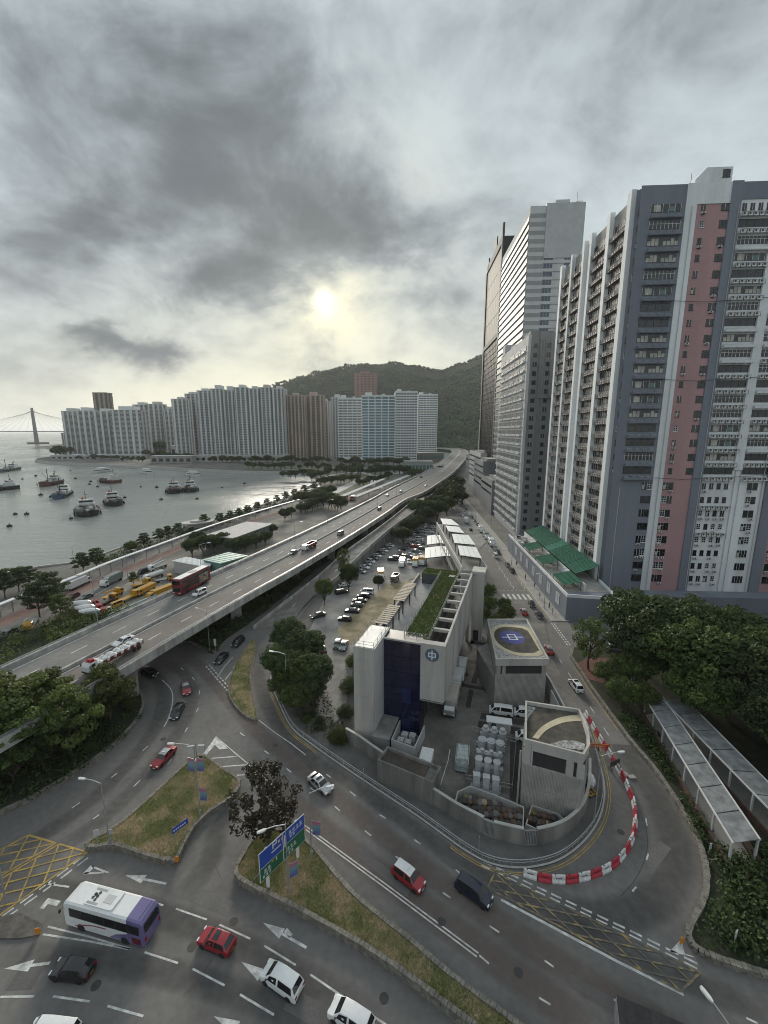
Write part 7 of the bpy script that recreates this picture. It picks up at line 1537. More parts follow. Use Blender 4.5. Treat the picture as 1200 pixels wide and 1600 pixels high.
# undergrowth (no one could count it)
def undergrowth(name, label, polyp, n, rr, hz, m, size=.42, z=.3, seed=1, per=26):
    rg_ = random.Random(seed); xs, ys = [p[0] for p in polyp], [p[1] for p in polyp]; cl = []
    def inside(x, y):
        c = False; j = len(polyp) - 1
        for i in range(len(polyp)):
            xi, yi, xj, yj = *polyp[i], *polyp[j]
            if (yi > y) != (yj > y) and x < (xj - xi) * (y - yi) / (yj - yi) + xi: c = not c
            j = i
        return c
    while len(cl) < n:
        x, y = rg_.uniform(min(xs), max(xs)), rg_.uniform(min(ys), max(ys))
        if inside(x, y): r = rg_.uniform(*rr); cl.append((x, y, z + r * hz * .6, r, hz))
    o = mobj(name, leafmesh(name, cl, per, size, m, seed)); tag(o, label, 'undergrowth', kind='stuff'); return o
undergrowth('undergrowth', 'dark undergrowth beneath the flyover beside the slip road', isE, 520, (.9, 2.0), .8, LEAF_D, .5, .3, 2, 30)
undergrowth('undergrowth', 'dark ground cover below the trees of the bank', isC[:-6] + [(-52, 77), (-66, 76), (-78, 58), (-70, 42)], 420, (.7, 1.5), .7, LEAF_D, .4, .5, 3, 36)
undergrowth('undergrowth', 'bushes lining the far parapet of the flyover by the depot', isF, 260, (1.0, 2.0), .9, LEAF_M, .42, .3, 4, 34)
pk_strip = OUTER[8:] + [(52, 26), (56, 40), (52, 50), (46, 62), (42, 76)]
undergrowth('undergrowth', 'dark shrubs between the hairpin edging and the walkway', offset_line(OUTER[10:], 1.3) + [(60, 30), (60, 44), (41, 40), (37.5, 41), (43, 60), (42, 66)], 760, (.6, 1.3), .8, LEAF_D, .36, .3, 5, 40)
undergrowth('undergrowth', 'shrubs along the slip road railing in front of the car park', [G(*p) for p in ((428, 1050), (445, 1010), (500, 990), (505, 1060), (520, 1120), (545, 1150), (535, 1170), (490, 1155), (445, 1100))], 150, (.6, 1.2), .9, LEAF_D, .36, .13, 6, 36)
shore_a = [G(*p) for p in ((150, 878), (205, 856), (300, 826), (400, 797), (478, 772))]; shore_b = [G(*p) for p in ((482, 777), (405, 802), (308, 833), (215, 864), (160, 886))]
undergrowth('undergrowth', 'low green hedge between the promenade roof and the water', shore_a + shore_b, 300, (.8, 1.6), .9, LEAF_D, .45, .1, 9, 30)
undergrowth('undergrowth', 'bushes beside the waterfront road under the dark trees', [G(*p) for p in ((60, 985), (120, 952), (150, 965), (150, 985), (90, 1010))], 110, (.9, 1.8), .9, LEAF_M, .42, .05, 10, 32)
# rough grass on the islands
def blades(name, label, poly_, n, z, seed, hmax=.32):
    rg_ = random.Random(seed); xs, ys = [p[0] for p in poly_], [p[1] for p in poly_]; V = []; F = []; pl_ = offset_line(poly_, .0)
    def inside(x, y):
        c = False; j = len(poly_) - 1
        for i in range(len(poly_)):
            xi, yi, xj, yj = *poly_[i], *poly_[j]
            if (yi > y) != (yj > y) and x < (xj - xi) * (y - yi) / (yj - yi) + xi: c = not c
            j = i
        return c
    while len(F) < n:
        x, y = rg_.uniform(min(xs), max(xs)), rg_.uniform(min(ys), max(ys))
        if not inside(x, y): continue
        a = rg_.random() * 6.28; w = rg_.uniform(.03, .07); h = rg_.uniform(.08, hmax); o = len(V)
        V += [(x - w * math.cos(a), y - w * math.sin(a), z), (x + w * math.cos(a), y + w * math.sin(a), z), (x + rg_.uniform(-.15, .15), y + rg_.uniform(-.15, .15), z + h)]; F.append((o, o + 1, o + 2))
    me = bpy.data.meshes.new(name); me.from_pydata(V, [], F); me.materials.append(GRASSM); me.update(); return tag(mobj(name, me), label, 'grass', kind='stuff')
blades('grass', 'dry grass on the triangle beside the yellow box junction', isA, 22000, .62, 1); blades('grass', 'grass of the long island under the big direction sign', isB, 30000, .70, 2); blades('grass', 'grass of the small leaf-shaped island', isD, 9000, .25, 3)
# ================================================================== FAR SHORE: housing, offices, bridge, boats
def far_tower(label, xl, xr, yt, yb, m_fin, m_core, fins=5, floors=38, depth=None, grp=None, dist=None, cap=True, name='housing_tower', slab=None, rz=0.0):
    xm = (xl + xr) / 2; x, y = G(xm, yb) if dist is None else (ZY(xm, yb, dist)[0], dist)
    w = (xr - xl) * y / (FPX * CP - (yb - 800) * SP); h = ZY(xm, yt, y)[1]; d = depth or w * .8
    o = thing(name, label, 'building', (x, y + d / 2, 0), rz, grp)
    b = MB(); b.box(-w / 2 + .8, w / 2 - .8, -d / 2 + .8, d / 2 - .8, 0, h - 1); b.build('core', m_core, o)
    # floor edges, fine as hairlines from here
    b = MB(); fh = (h - 4) / floors
    for k in range(floors): b.box(-w / 2 + .35, w / 2 - .35, -d / 2 + .35, d / 2 - .35, 3 + k * fh, 3 + k * fh + fh * .5)
    stuff(b.build('floor_edges', slab or m_fin, o))
    rg_ = random.Random(int(xl * 7 + yt))
    for i in range(fins):
        t = (i + .5) / fins; fw_ = w / fins * rg_.uniform(.26, .44); cx = -w / 2 + w * t; b = MB(); b.box(cx - fw_ / 2, cx + fw_ / 2, -d / 2 - 1.2, -d / 2 + 1.5, 0, h); b.build('pier', m_fin, o)
    nf = max(2, int(fins * d / w))
    for i in range(nf):
        cy = -d / 2 + d * (i + .5) / nf; fw_ = d / nf * .4
        for s_ in (-1, 1): b = MB(); b.box(s_ * w / 2 - .6, s_ * w / 2 + .6, cy - fw_ / 2, cy + fw_ / 2, 0, h); b.build('pier', m_fin, o)
    b = MB(); b.box(-w / 2, w / 2, -d / 2, d / 2, h - 1.2, h); b.build('roof', m_fin, o)
    if cap: b = MB(); b.box(-w * rg_.uniform(.12, .3), w * rg_.uniform(.12, .3), -d * .3, d * .3, h, h + rg_.uniform(3.5, 6.5)); b.build('tank_house', m_fin, o)
    return o
FIN_W = mat('tower_pale_paint', (.56, .57, .56), .8, .06, .02, rnd=.1); CORE_G = mat('tower_grey_recess', (.085, .09, .094), .5, .1, .05, rnd=.3); SLAB_G = mat('tower_floor_edge', (.36, .365, .365), .8, .1, .05, rnd=.2)
FIN_G = mat('tower_grey_paint', (.50, .51, .50), .8, .08, .02, rnd=.12); BRN = mat('tower_brown', (.42, .335, .275), .85, .1, .05); BRN2 = mat('tower_brown_dark', (.24, .20, .17), .8, .1, .05); BRCORE = mat('tower_brown_glass', (.05, .048, .047), .4, .1, .1)
PNK = mat('tower_terracotta', (.30, .175, .145), .8, .1, .05); DKT = mat('tower_scaffold', (.06, .055, .05), .9, .2, .2)
gL = 'pale housing towers on the point'
far_tower('dark unfinished tower rising behind the housing point', 155, 176, 613, 706, BRN2, DKT, 3, 40, grp=None, cap=False, slab=DKT, dist=1150, rz=0)
for i, (a, c, t, bb) in enumerate(((104, 126, 642, 711), (126, 152, 641, 712), (152, 180, 642, 713), (180, 226, 640, 715))): far_tower('pale ribbed housing tower, %s from the tip of the point' % ORD[i], a, c, t, bb, FIN_W, CORE_G, 3 if i < 3 else 5, 36, 34, gL, slab=SLAB_G)
for i, (a, c, t, bb) in enumerate(((214, 236, 632, 707), (236, 258, 631, 707), (260, 278, 639, 708), (99, 108, 676, 708))): far_tower(['pale tower standing behind the gap in the point housing, nearer the sea', 'pale tower standing behind the gap in the point housing, next to the narrow one', 'narrow grey tower between the two housing groups', 'low block at the very tip of the point'][i], a, c, t, bb, FIN_G, CORE_G, 3, 34, 30, gL, slab=SLAB_G, cap=i < 3)
gM = 'tall pale housing towers of the bay estate'
for i, (a, c, t, bb) in enumerate(((275, 296, 623, 716), (296, 316, 615, 714), (315, 336, 610, 718), (336, 354, 607, 719), (354, 372, 609, 719), (372, 393, 605, 720), (393, 411, 607, 720), (411, 429, 605, 720), (429, 447, 606, 720))): far_tower('tall pale ribbed tower of the bay estate, %s in its row' % ORD[i], a, c, t, bb, FIN_W if i % 3 != 1 else FIN_G, CORE_G, 3, 42, 30, gM, slab=SLAB_G)
far_tower('brown tower beside the bay estate', 450, 478, 617, 719, BRN, BRCORE, 5, 36, 28, None, slab=BRN2); far_tower('brown tower with pale end next to the white slab', 477, 507, 617, 718, BRN, BRCORE, 4, 36, 28, None, slab=BRN2)
far_tower('thin white tower squeezed beside the brown pair', 504, 516, 626, 714, FIN_W, CORE_G, 3, 36, 26, None, slab=SLAB_G)
far_tower('pink terracotta tower high on the hillside', 554, 589, 583, 660, PNK, mat('terracotta_recess', (.14, .09, .08), .6, .1), 6, 30, 40, None, dist=1250, slab=PNK)
far_tower('white tower with roof block behind the office slab', 519, 536, 620, 716, FIN_W, CORE_G, 4, 36, 24, None, slab=SLAB_G)
for i, (a, c) in enumerate(((1010, 1040), (1060, 1095))): pass
# low podiums at the water's edge
for i, (a, c, t, bb, lab) in enumerate(((110, 228, 711, 717, 'low pale podium below the point towers'), (268, 305, 697, 714, 'white low clubhouse between the two estates'), (305, 450, 712, 722, 'long low podium below the bay estate'), (236, 300, 713, 724, 'flat pale depot by the far shore'), (80, 150, 712, 718, 'curved concrete pump house at the tip of the point'))):
    x, y = G((a + c) / 2, bb); w = (c - a) * y / 660; h = ZY(0, t, y)[1]; o = thing('waterside_block', lab, 'building', (x, y + 8, 0)); b = MB(); b.box(-w / 2, w / 2, -8, 8, 0, h); b.build('wall', CONCL if i != 3 else CONC, o)
    b = MB(); n = int(w / 9)
    for k in range(n): b.box(-w / 2 + w * (k + .2) / n, -w / 2 + w * (k + .8) / n, -8.1, -8, h * .25, h * .7)
    stuff(b.build('window_row', GLASS, o)); b = MB(); b.box(-w / 2 - .5, w / 2 + .5, -8.6, 8.5, h, h + .8); b.build('roof', LGREYW, o)
# office slabs by the flyover
def slab_block(label, xl, xr, yt, yb, wall, glass, cols, floors, d, kind='grid', dist=None):
    x0, y = G(xl, yb); x1 = (xr - 600) * y / (FPX * CP - (yb - 800) * SP); w = x1 - x0; h = ZY(0, yt, y)[1]
    o = thing('office_slab', label, 'building', (x0, y, 0)); b = MB(); b.box(0, w, .2, d, 0, h); b.build('wall', wall, o)
    fh = (h - 8) / floors; b = MB()
    for k in range(floors):
        for j in range(cols):
            a, c = w * (j + .08) / cols, w * (j + .92) / cols; b.box(a, c, .08, .2, 7 + k * fh + fh * (.28 if kind == 'grid' else .42), 7 + k * fh + fh * .94)
            if kind == 'band' and (j * 7 + k * 3) % 5 == 0: b.box(a, (a + c) / 2, .02, .08, 7 + k * fh + fh * .5, 7 + k * fh + fh * .8)
    stuff(b.build('window_grid', glass, o))
    for j in range(cols + 1): b = MB(); xx = min(w - .6, max(0, w * j / cols - .3)); b.box(xx, xx + .7, -.45, .2, 0, h); b.build('pier', wall, o)
    b = MB(); b.box(-.4, w + .4, -.6, d, h, h + 1.6); b.build('parapet', wall, o)
    b = MB(); b.box(w * .1, w * .3, d * .3, d * .6, h + 1.6, h + 6); b.box(w * .6, w * .7, d * .3, d * .5, h + 1.6, h + 4); b.build('roof_house', wall, o)
    b = MB(); b.box(-1, w + 1, -4, .2, 0, 6); b.box(w * .1, w * .9, -4.1, -4, 2, 4.5); b.build('podium', FIN_W, o)
    return o, w, h, d
OWALL = mat('slab_white', (.62, .64, .64), .7, .06, .03); TGL = mat('slab_teal_glass', (.05, .12, .15), .15, .25, .08, col2=(.12, .23, .27)); SGL = mat('slab_grey_glass', (.06, .065, .07), .2, .3, .1, col2=(.18, .185, .185))
slab_block('white office slab with dense grey window bands', 530, 566, 623, 722, OWALL, SGL, 5, 22, 30, 'band')
slab_block('office slab with teal blue glass bays and white piers', 566, 617, 619, 726, OWALL, TGL, 5, 22, 34)
sb = slab_block('taller white block with punched windows beside the teal slab', 617, 651, 613, 727, OWALL, SGL, 8, 26, 60, 'punch'); slab_block('rear white block with a glazed stripe above the flyover', 652, 682, 617, 714, OWALL, SGL, 7, 26, 50, 'punch')
for a, c, t, bb, lab, m in ((650, 693, 708, 722, 'brown flat block beside the flyover parapet', mat('flat_brown', (.19, .165, .15), .9, .1, .05)), (632, 676, 722, 742, 'pale green low market building by the flyover', mat('pale_green', (.30, .34, .32), .8, .1, .05))):
    x, y = G((a + c) / 2, bb); w = (c - a) * y / 660; h = ZY(0, t, y)[1]; o = thing('low_block', lab, 'building', (x, y + 10, 0)); b = MB(); b.box(-w / 2, w / 2, -10, 10, 0, h); b.build('wall', m, o); b = MB(); b.box(-w / 2 - .4, w / 2 + .4, -10.4, 10.4, h, h + .7); b.build('roof', CONC, o)
    for k in range(8): b = MB(); b.box(0, w / 11, -10.1, -10, h * .35, h * .75); b.build('window', TEALG, o, (-w / 2 + w * (k + .25) / 8, 0, 0))
# bus terminus with red fronted buses by the flyover, long white roofs
for i, (p, q_, lab) in enumerate((((535, 775), (600, 748), 'long white bus shelter roof nearest the bay'), ((555, 776), (640, 742), 'long white bus shelter roof beside the flyover'))):
    A2, B2 = Vector(G(*p, 4)), Vector(G(*q_, 4)); o = thing('bus_shelter', lab, 'shelter', (A2.x, A2.y, 0), math.atan2((B2 - A2).y, (B2 - A2).x)); ln_ = (B2 - A2).length
    b = MB(); b.box(0, ln_, -2, 2, 3.8, 4.1); b.build('roof', LGREYW, o); b = MB()
    for k in range(12): b.box(ln_ * k / 11.5, ln_ * k / 11.5 + .25, -.12, .12, 0, 3.8)
    b.build('posts', STEEL, o)
for i, (x, y) in enumerate(((539, 779), (551, 779))):
    lorry(['red fronted bus at the terminus, nearer the bay', 'red fronted bus at the terminus, nearer the flyover'][i], x, y, (x - 8, y + 6), 'red', 10, 'box', 'red', W_=2.5, hb=2.8, cat='bus', name='bus')
# green walled warehouse and the depot shed
wh = thing('warehouse', 'grey green warehouse with flat pale roof beside the flyover', 'building', (*G(385, 850), 0), head((340, 856), (430, 822)))
b = MB(); b.box(-12, 16, -3, 11, 0, 5.6); b.build('wall', mat('ribbed_green_grey', (.13, .15, .14), .8, .15, .5), wh); b = MB(); b.box(-12.3, 16.3, -3.3, 11.3, 5.6, 5.9); b.build('roof', CONCL, wh)
for k in range(11): b = MB(); b.box(-11.5 + k * 2.4, -11.1 + k * 2.4, -3.15, -3, .5, 5.4); b.build('wall_rib', mat('rib_pale', (.24, .26, .25), .8, .1), wh)
TEALR = mat('teal_sheet_roof', (.21, .36, .31), .5, .1, .4)
def shed(label, quad, z, m, wallm):
    P = [Vector((*G(*p, z), z)) for p in quad]; c = sum(P, Vector()) / 4; o = thing('depot_shed', label, 'shed', (c.x, c.y, 0)); Q = [(p.x - c.x, p.y - c.y) for p in P]
    b = MB(); b.prism([(x * 1.04, y * 1.04) for x, y in Q], z - .25, z); b.build('roof', m, o); b = MB(); b.wall([(x * .93, y * .93) for x, y in Q][1:] + [(Q[0][0] * .93, Q[0][1] * .93)], 0, z - .25, .2); b.build('wall', wallm, o)
    for k in range(4): t = (k + .2) / 4; b = MB(); b.obox((Q[3][0] * .93 + (Q[0][0] - Q[3][0]) * .93 * t, Q[3][1] * .93 + (Q[0][1] - Q[3][1]) * .93 * t, (z - .25) / 2), (.35, .35, z - .25)); b.build('post', wallm, o)
    # ribs of the roof sheets
    for k in range(6):
        t = (k + .5) / 6; a, c2 = Vector(Q[0]).lerp(Vector(Q[1]), t), Vector(Q[3]).lerp(Vector(Q[2]), t); b = MB(); b.tube([(a.x, a.y, z + .03), (c2.x, c2.y, z + .03)], .06, 4); b.build('roof_rib', m, o)
shed('open depot shed with pale grey sheet roof', [(270, 876), (292, 870), (331, 878), (326, 886)], 4.2, SHEETW, CONCL); shed('depot shed with teal sheet roof behind the bus', [(317, 874), (356, 863), (386, 868), (345, 880)], 5.2, TEALR, mat('teal_wall', (.14, .25, .23), .7, .1))
fo = thing('green_screen', 'low pale green screen along the flyover beside the depot', 'screen', (*G(180, 965), 0), head((170, 970), (262, 930))); b = MB(); b.box(-2, 13, -.2, .2, 0, 1.6); b.build('panel', mat('pale_green_screen', (.30, .40, .37), .6, .1, .5), fo)
# covered promenade beside the waterfront road
cpx = [(-30, 958), (40, 930), (110, 905), (175, 878), (250, 851), (330, 822), (400, 800), (470, 780)]
pr = thing('promenade_roof', 'long narrow white roof over the waterfront promenade', 'covered walkway', (*G(110, 905), 0)); RXY = pr.location.xy
lnp = [(x - RXY.x, y - RXY.y) for x, y in smoothline([G(*p, 3.4) for p in cpx], 4)]; b = MB(); b.wall(lnp, 3.2, 3.5, 1.5); b.build('roof', WPAINT, pr)
for (x, y) in offset_line(lnp, .7)[::1]: b = MB(); b.box(-.12, .12, -.12, .12, 0, 3.2); b.build('post', CONC, pr, (x, y, 0))
b = MB(); n = len(lnp); l2 = offset_line(lnp, -5.5); b.add([(x, y, .03) for x, y in lnp + l2], [(i, n + i, n + i + 1, i + 1) for i in range(n - 1)]); b.build('brick_path', mat('promenade_brick', (.20, .12, .10), .9, .15, .5, fine=.15), pr)
fy = thing('ferry_pier', 'small rounded ferry pier building on the shore', 'pier', (*G(310, 826), 0), .6); b = MB(); b.prism([(7 * math.cos(t), 4.2 * math.sin(t)) for t in [i * math.pi / 10 for i in range(20)]], 0, 3.2); b.build('wall', CONC, fy); b = MB(); b.prism([(8 * math.cos(t), 5 * math.sin(t)) for t in [i * math.pi / 10 for i in range(20)]], 3.2, 3.7); b.prism([(3.5 * math.cos(t), 2.4 * math.sin(t)) for t in [i * math.pi / 8 for i in range(16)]], 3.7, 4.4); b.build('roof', CONCL, fy)
pgm = MB(); pgm.sheet([G(*p) for p in ((498, 757), (512, 748), (492, 740), (478, 735), (380, 735), (380, 724), (640, 724), (690, 716), (700, 728), (655, 745), (600, 750), (545, 772), (520, 790))], .010); struct(pgm.build('park_lawn', mat('rough_lawn', (.075, .085, .045), .95, .25, .03, col2=(.17, .155, .12), fine=.3)))
for pts_, w in (([(500, 752), (520, 742), (560, 738), (585, 745), (580, 760)], 6), ([(440, 733), (520, 736), (640, 733)], 5), ([(520, 770), (560, 752), (600, 742), (660, 736)], 9)):
    strip('park_path', px_line(pts_, 0, 4), w, CONCL, .02, None, False)
# ---- cable-stayed bridge
BRM = mat('bridge_steel', (.11, .12, .125), .6, .05)
bx, by = -1452.0, 1790.0
bt = thing('cable_stayed_bridge', 'far cable-stayed bridge tower with fan of cables and long deck', 'bridge', (bx, by, SEA_Z))
b = MB(); b.loft([[(-w, -w, z), (w, -w, z), (w, w, z), (-w, w, z)] for w, z in ((6, 0), (4.6, 50), (3.8, 120), (3.0, 146))]); b.build('tower', BRM, bt)
b = MB(); b.box(-2500, 900, -9, 9, 48, 51.5); b.build('deck', BRM, bt)
b = MB()
for s_ in (-1, 1):
    for k in range(1, 11): b.tube([(0, 0, 144 - k * 1.5), (s_ * k * 36, 0, 51)], .28, 4)
b.build('cables', BRM, bt)
b = MB(); b.prism([(42 * math.cos(t) * (1 + .2 * math.sin(3 * t)), 22 * math.sin(t)) for t in [i * math.pi / 10 for i in range(20)]], -1, 6); b.build('islet', mat('islet_rock', (.06, .06, .05), .9, .3, .05), bt)
for k in (-700, -1050, -1400): b = MB(); b.box(k - 4, k + 4, -6, 6, 0, 48); b.build('pier', BRM, bt)
# ---- boats
HULLB = mat('hull_black', (.022, .022, .024), .5, .2, .3); HULLBL = mat('hull_blue', (.04, .075, .13), .5, .2, .3); HULLR = mat('hull_rust', (.115, .055, .045), .7, .25, .3); DECKB = mat('boat_deck', (.16, .15, .13), .9, .25, .4); CABW = mat('boat_white', (.55, .56, .55), .6, .15, .5)
def hull(mb, L, W_, H_, sheer=.8):
    R = []
    for t, wf, dz in ((-.5, .85, .25), (-.3, 1, 0), (0, 1, 0), (.3, .9, .25), (.44, .5, .7), (.5, .06, 1.0)):
        x = t * L; w = W_ / 2 * wf; zt = H_ + dz * sheer; R.append([(x, -w * .82, -.8), (x, -w, zt * .6), (x, -w, zt), (x, -w * .93, zt), (x, -w * .93, zt - .5), (x, w * .93, zt - .5), (x, w * .93, zt), (x, w, zt), (x, w, zt * .6), (x, w * .82, -.8)])
    mb.loft(R); return mb
def boat(label, px, py, fpx, L, W_, H_, hm, kind, dist=None):
    x, y = G(px, py, SEA_Z); h = head((px, py), fpx, SEA_Z); o = thing('boat', label, 'boat', (x, y, SEA_Z), h)
    b = hull(MB(), L, W_, H_); b.build('hull', hm, o); b = MB(); b.box(-L * .42, L * .3, -W_ * .42, W_ * .42, H_ - .55, H_ - .35); b.build('deck', DECKB, o)
    if kind in ('lighter', 'work'):
        b = MB(); x0 = -L * .38; b.box(x0, x0 + L * .22, -W_ * .36, W_ * .36, H_ - .4, H_ + 2.6); b.box(x0 + .6, x0 + L * .17, -W_ * .3, W_ * .3, H_ + 2.6, H_ + 5.0); w_ = b.build('wheelhouse', CABW, o)
        b = MB(); b.box(x0 + L * .17, x0 + L * .17 + .1, -W_ * .27, W_ * .27, H_ + 3.5, H_ + 4.5); b.box(x0 + L * .22, x0 + L * .22 + .1, -W_ * .3, W_ * .3, H_ + .8, H_ + 1.8); b.build('windows', GLASS, w_)
        b = MB(); b.tube([(x0 + 2, 0, H_ + 5), (x0 + 2, 0, H_ + 10)], .18, 5); b.tube([(x0 + 2, -1.5, H_ + 8), (x0 + 2, 1.5, H_ + 8)], .08, 4); b.build('mast', DARK, o)
        b = MB(); b.cyl(x0 + 1.2, -W_ * .12, H_ + 2.6, H_ + 6.4, .6, n=8); b.build('funnel', mat('funnel_orange', (.40, .14, .04), .6, .1) if kind == 'lighter' else HULLB, o)
        if kind == 'work': b = MB(); b.tube([(L * .1, 0, H_ - .4), (L * .1, 0, H_ + 12)], .3, 6); b.tube([(L * .1, 0, H_ + 2), (L * .38, 0, H_ + 9)], .2, 5); b.build('derrick', DARK, o)
        rg_ = random.Random(int(px))
        for k in range(10): b = MB(); xx, yy, s_ = rg_.uniform(-L * .12, L * .3), rg_.uniform(-W_ * .35, W_ * .35), rg_.uniform(.6, 1.4); b.box(xx - s_, xx + s_, yy - s_, yy + s_, H_ - .4, H_ - .4 + s_ * 1.6); b.build('deck_gear', rg_.choice((CABW, DECKB, STEEL, HULLR)), o)
        for s_ in (-1, 1):
            b = MB()
            for k in range(8): xx = -L * .36 + k * L * .1; b.tube([(xx, s_ * W_ * .51, H_ * .2), (xx, s_ * W_ * .51, H_ * .75)], .38, 6)
            b.build('tyre_fenders', RUBBER, o)
    elif kind == 'ferry':
        b = MB(); b.box(-L * .4, L * .28, -W_ * .42, W_ * .42, H_ - .4, H_ + 2.0); b.box(-L * .3, L * .16, -W_ * .36, W_ * .36, H_ + 2.0, H_ + 3.8); w_ = b.build('saloon', CABW, o); b = MB()
        for s_ in (-1, 1): b.box(-L * .36, L * .25, s_ * W_ * .42 - .05, s_ * W_ * .42 + .05, H_ + .5, H_ + 1.4)
        b.box(L * .28, L * .28 + .05, -W_ * .38, W_ * .38, H_ + .5, H_ + 1.4); b.build('windows', GLASS, w_); b = MB(); b.tube([(-L * .1, 0, H_ + 3.8), (-L * .1, 0, H_ + 7)], .12, 5); b.build('mast', DARK, o)
    return o
boat('black hulled lighter with orange funnel, nearest the shore', 137, 803, (141, 822), 26, 13, 3.2, HULLB, 'lighter')
boat('black tug-like workboat next to the nearest lighter', 178, 788, (190, 803), 24, 11, 3.0, HULLB, 'lighter')
boat('blue hulled derrick boat', 97, 776, (72, 790), 34, 10, 3.4, HULLBL, 'work'); boat('rust red barge moored behind the blue derrick boat', 79, 758, (60, 762), 30, 11, 4.0, HULLR, 'work')
boat('dark boat with red waterline in mid harbour', 171, 754, (150, 752), 26, 12, 3.4, HULLR, 'lighter'); boat('moored white and black lighter, outer one of the pair', 272, 769, (268, 790), 24, 12, 3.0, HULLB, 'lighter'); boat('moored white and black lighter, inner one of the pair', 298, 767, (302, 788), 24, 12, 3.0, HULLB, 'lighter')
boat('white ferry nearest the housing point', 158, 738, (140, 740), 24, 10, 2.2, CABW, 'ferry'); boat('white ferry passing below the bay podium', 230, 740, (248, 744), 24, 9, 2.2, CABW, 'ferry'); boat('white ferry behind the moored pair', 303, 744, (320, 747), 26, 10, 2.2, CABW, 'ferry')
boat('grey patrol vessel at the edge of the photo', 13, 736, (-20, 742), 52, 11, 3.4, mat('hull_grey_blue', (.07, .09, .11), .5, .1), 'work'); boat('dark barge end at the edge of the photo', 0, 766, (-20, 768), 26, 10, 3.2, HULLB, 'work')
BZ = random.Random(3); bm_ = (MB().cyl(0, 0, -.4, .9, 1.1, n=8).cyl(0, 0, .9, 1.6, .25, n=6)).mesh('buoy', mat('buoy_dark', (.04, .04, .04), .7, .2))
for i, (x, y) in enumerate(((111, 811), (15, 823), (24, 804), (42, 804), (252, 781), (220, 761), (84, 745), (56, 744), (110, 736), (35, 749), (64, 774), (140, 757), (142, 753), (195, 778), (153, 761), (347, 762), (382, 756), (245, 762), (308, 780), (118, 748))):
    xx, yy = G(x, y, SEA_Z); o = mobj('mooring_buoy', bm_, None, (xx, yy, SEA_Z)); o.scale = [BZ.uniform(.8, 1.4)] * 3; tag(o, 'small dark mooring buoy on the water, %s of the scattered ones' % ORD[i], 'buoy', 'mooring buoys in the harbour')
# ================================================================== STREET FURNITURE
# red and white water barriers round the bend
BARR = [mat('barrier_white', (.66, .66, .65), .55, .1, 3, col2=(.48, .48, .47)), mat('barrier_red', (.42, .035, .055), .5, .15, 3)]
bmh = MB(); hl = .70
bmh.loft([[(x, y * k, z) for y, z in ((-.27, 0), (-.27, .18), (-.13, .42), (-.11, .82), (-.07, .90), (.07, .90), (.11, .82), (.13, .42), (.27, .18), (.27, 0))] for x, k in ((-hl, .9), (-hl + .06, 1), (hl - .06, 1), (hl, .9))])
bar_me = bmh.mesh('body', BARR[0]); cap_me = (MB().cyl(-.35, 0, .9, .95, .07, n=8)).mesh('filler_cap', DARK); slot_me = (MB().box(-.32, .32, -.135, .135, .5, .6)).mesh('fork_slot', DARK)
bl = px_line([(818, 1362), (840, 1369), (857, 1372), (890, 1373), (922, 1366), (947, 1356), (967, 1341), (982, 1321), (990, 1300), (993, 1278), (991, 1255), (983, 1233), (974, 1213), (962, 1193), (952, 1175), (940, 1156), (930, 1139), (920, 1122), (912, 1108)], .4, 6)
d0 = [math.hypot(b_[0] - a[0], b_[1] - a[1]) for a, b_ in zip(bl, bl[1:])]; tot = sum(d0); nb = int(tot / 1.47)
segs = along(bl, 1.40, .07)
for i, s_ in enumerate(segs):
    a, c, e = s_; col = i % 2
    o = thing('traffic_barrier', '%s plastic barrier, %s in the curved line from the yellow box' % ('red' if col else 'white', ORD[i]), 'barrier', (*c, .012), math.atan2(e[1] - a[1], e[0] - a[0]) + random.uniform(-.03, .03), 'red and white barriers on the bend')
    repaint(mobj('body', bar_me, o), BARR[col]); mobj('filler_cap', cap_me, o); mobj('fork_slot', slot_me, o)
# works gear behind the barriers
wk = thing('works_board', 'dark works board with folded signs lying behind the barriers', 'sign', (*G(960, 1202), .012), .4)
b = MB(); b.box(-.9, .9, -.05, .05, .7, 1.5); b.build('board', DARK, wk); b = MB(); b.box(-.8, -.72, -.4, .4, 0, .7); b.box(.72, .8, -.4, .4, 0, .7); b.build('stand', STEEL, wk); b = MB(); b.obox((.2, -1.3, .1), (1.4, .8, .15), .4); b.obox((.9, -2.0, .1), (1.0, .6, .2), -.3); b.build('folded_signs', CONC, wk)
ob_ = thing('works_barrier', 'low orange plastic works barrier beside the control house', 'barrier', (*G(935, 1172), .13), -.1); b = MB(); b.box(-1.6, 1.6, -.05, .05, .35, .5); b.box(-1.6, 1.6, -.05, .05, .7, .95); b.build('rails', mat('orange_plastic', (.5, .13, .04), .5, .1), ob_); b = MB()
for x in (-1.5, 0, 1.5): b.box(x - .05, x + .05, -.3, .3, 0, .1); b.box(x - .04, x + .04, -.04, .04, .1, 1)
b.build('feet', DARK, ob_)
sk2 = thing('white_sack_pile', 'white sack slumped against the control house wall', 'sack', (*G(921, 1226), .13)); b = MB(); rg_ = random.Random(9)
b.loft([[(r * math.cos(t) * rg_.uniform(.85, 1.15), r * 1.3 * math.sin(t) * rg_.uniform(.85, 1.15), z) for t in [i * math.pi / 6 for i in range(12)]] for r, z in ((.55, 0), (.65, .4), (.6, .9), (.4, 1.4), (.12, 1.7))]); b.build('sack', mat('white_sack_cloth', (.6, .6, .6), .8, .15, 3), sk2, smooth=True)
yc = thing('yellow_cart', 'yellow steel frame cart on the corner pavement', 'cart', (*G(922, 1242), .13), .3); b = MB()
for y in (-.5, .5): b.box(-.7, .7, y - .05, y + .05, .3, .4)
for x in (-.7, 0, .6): b.box(x, x + .1, -.5, .5, .3, .4)
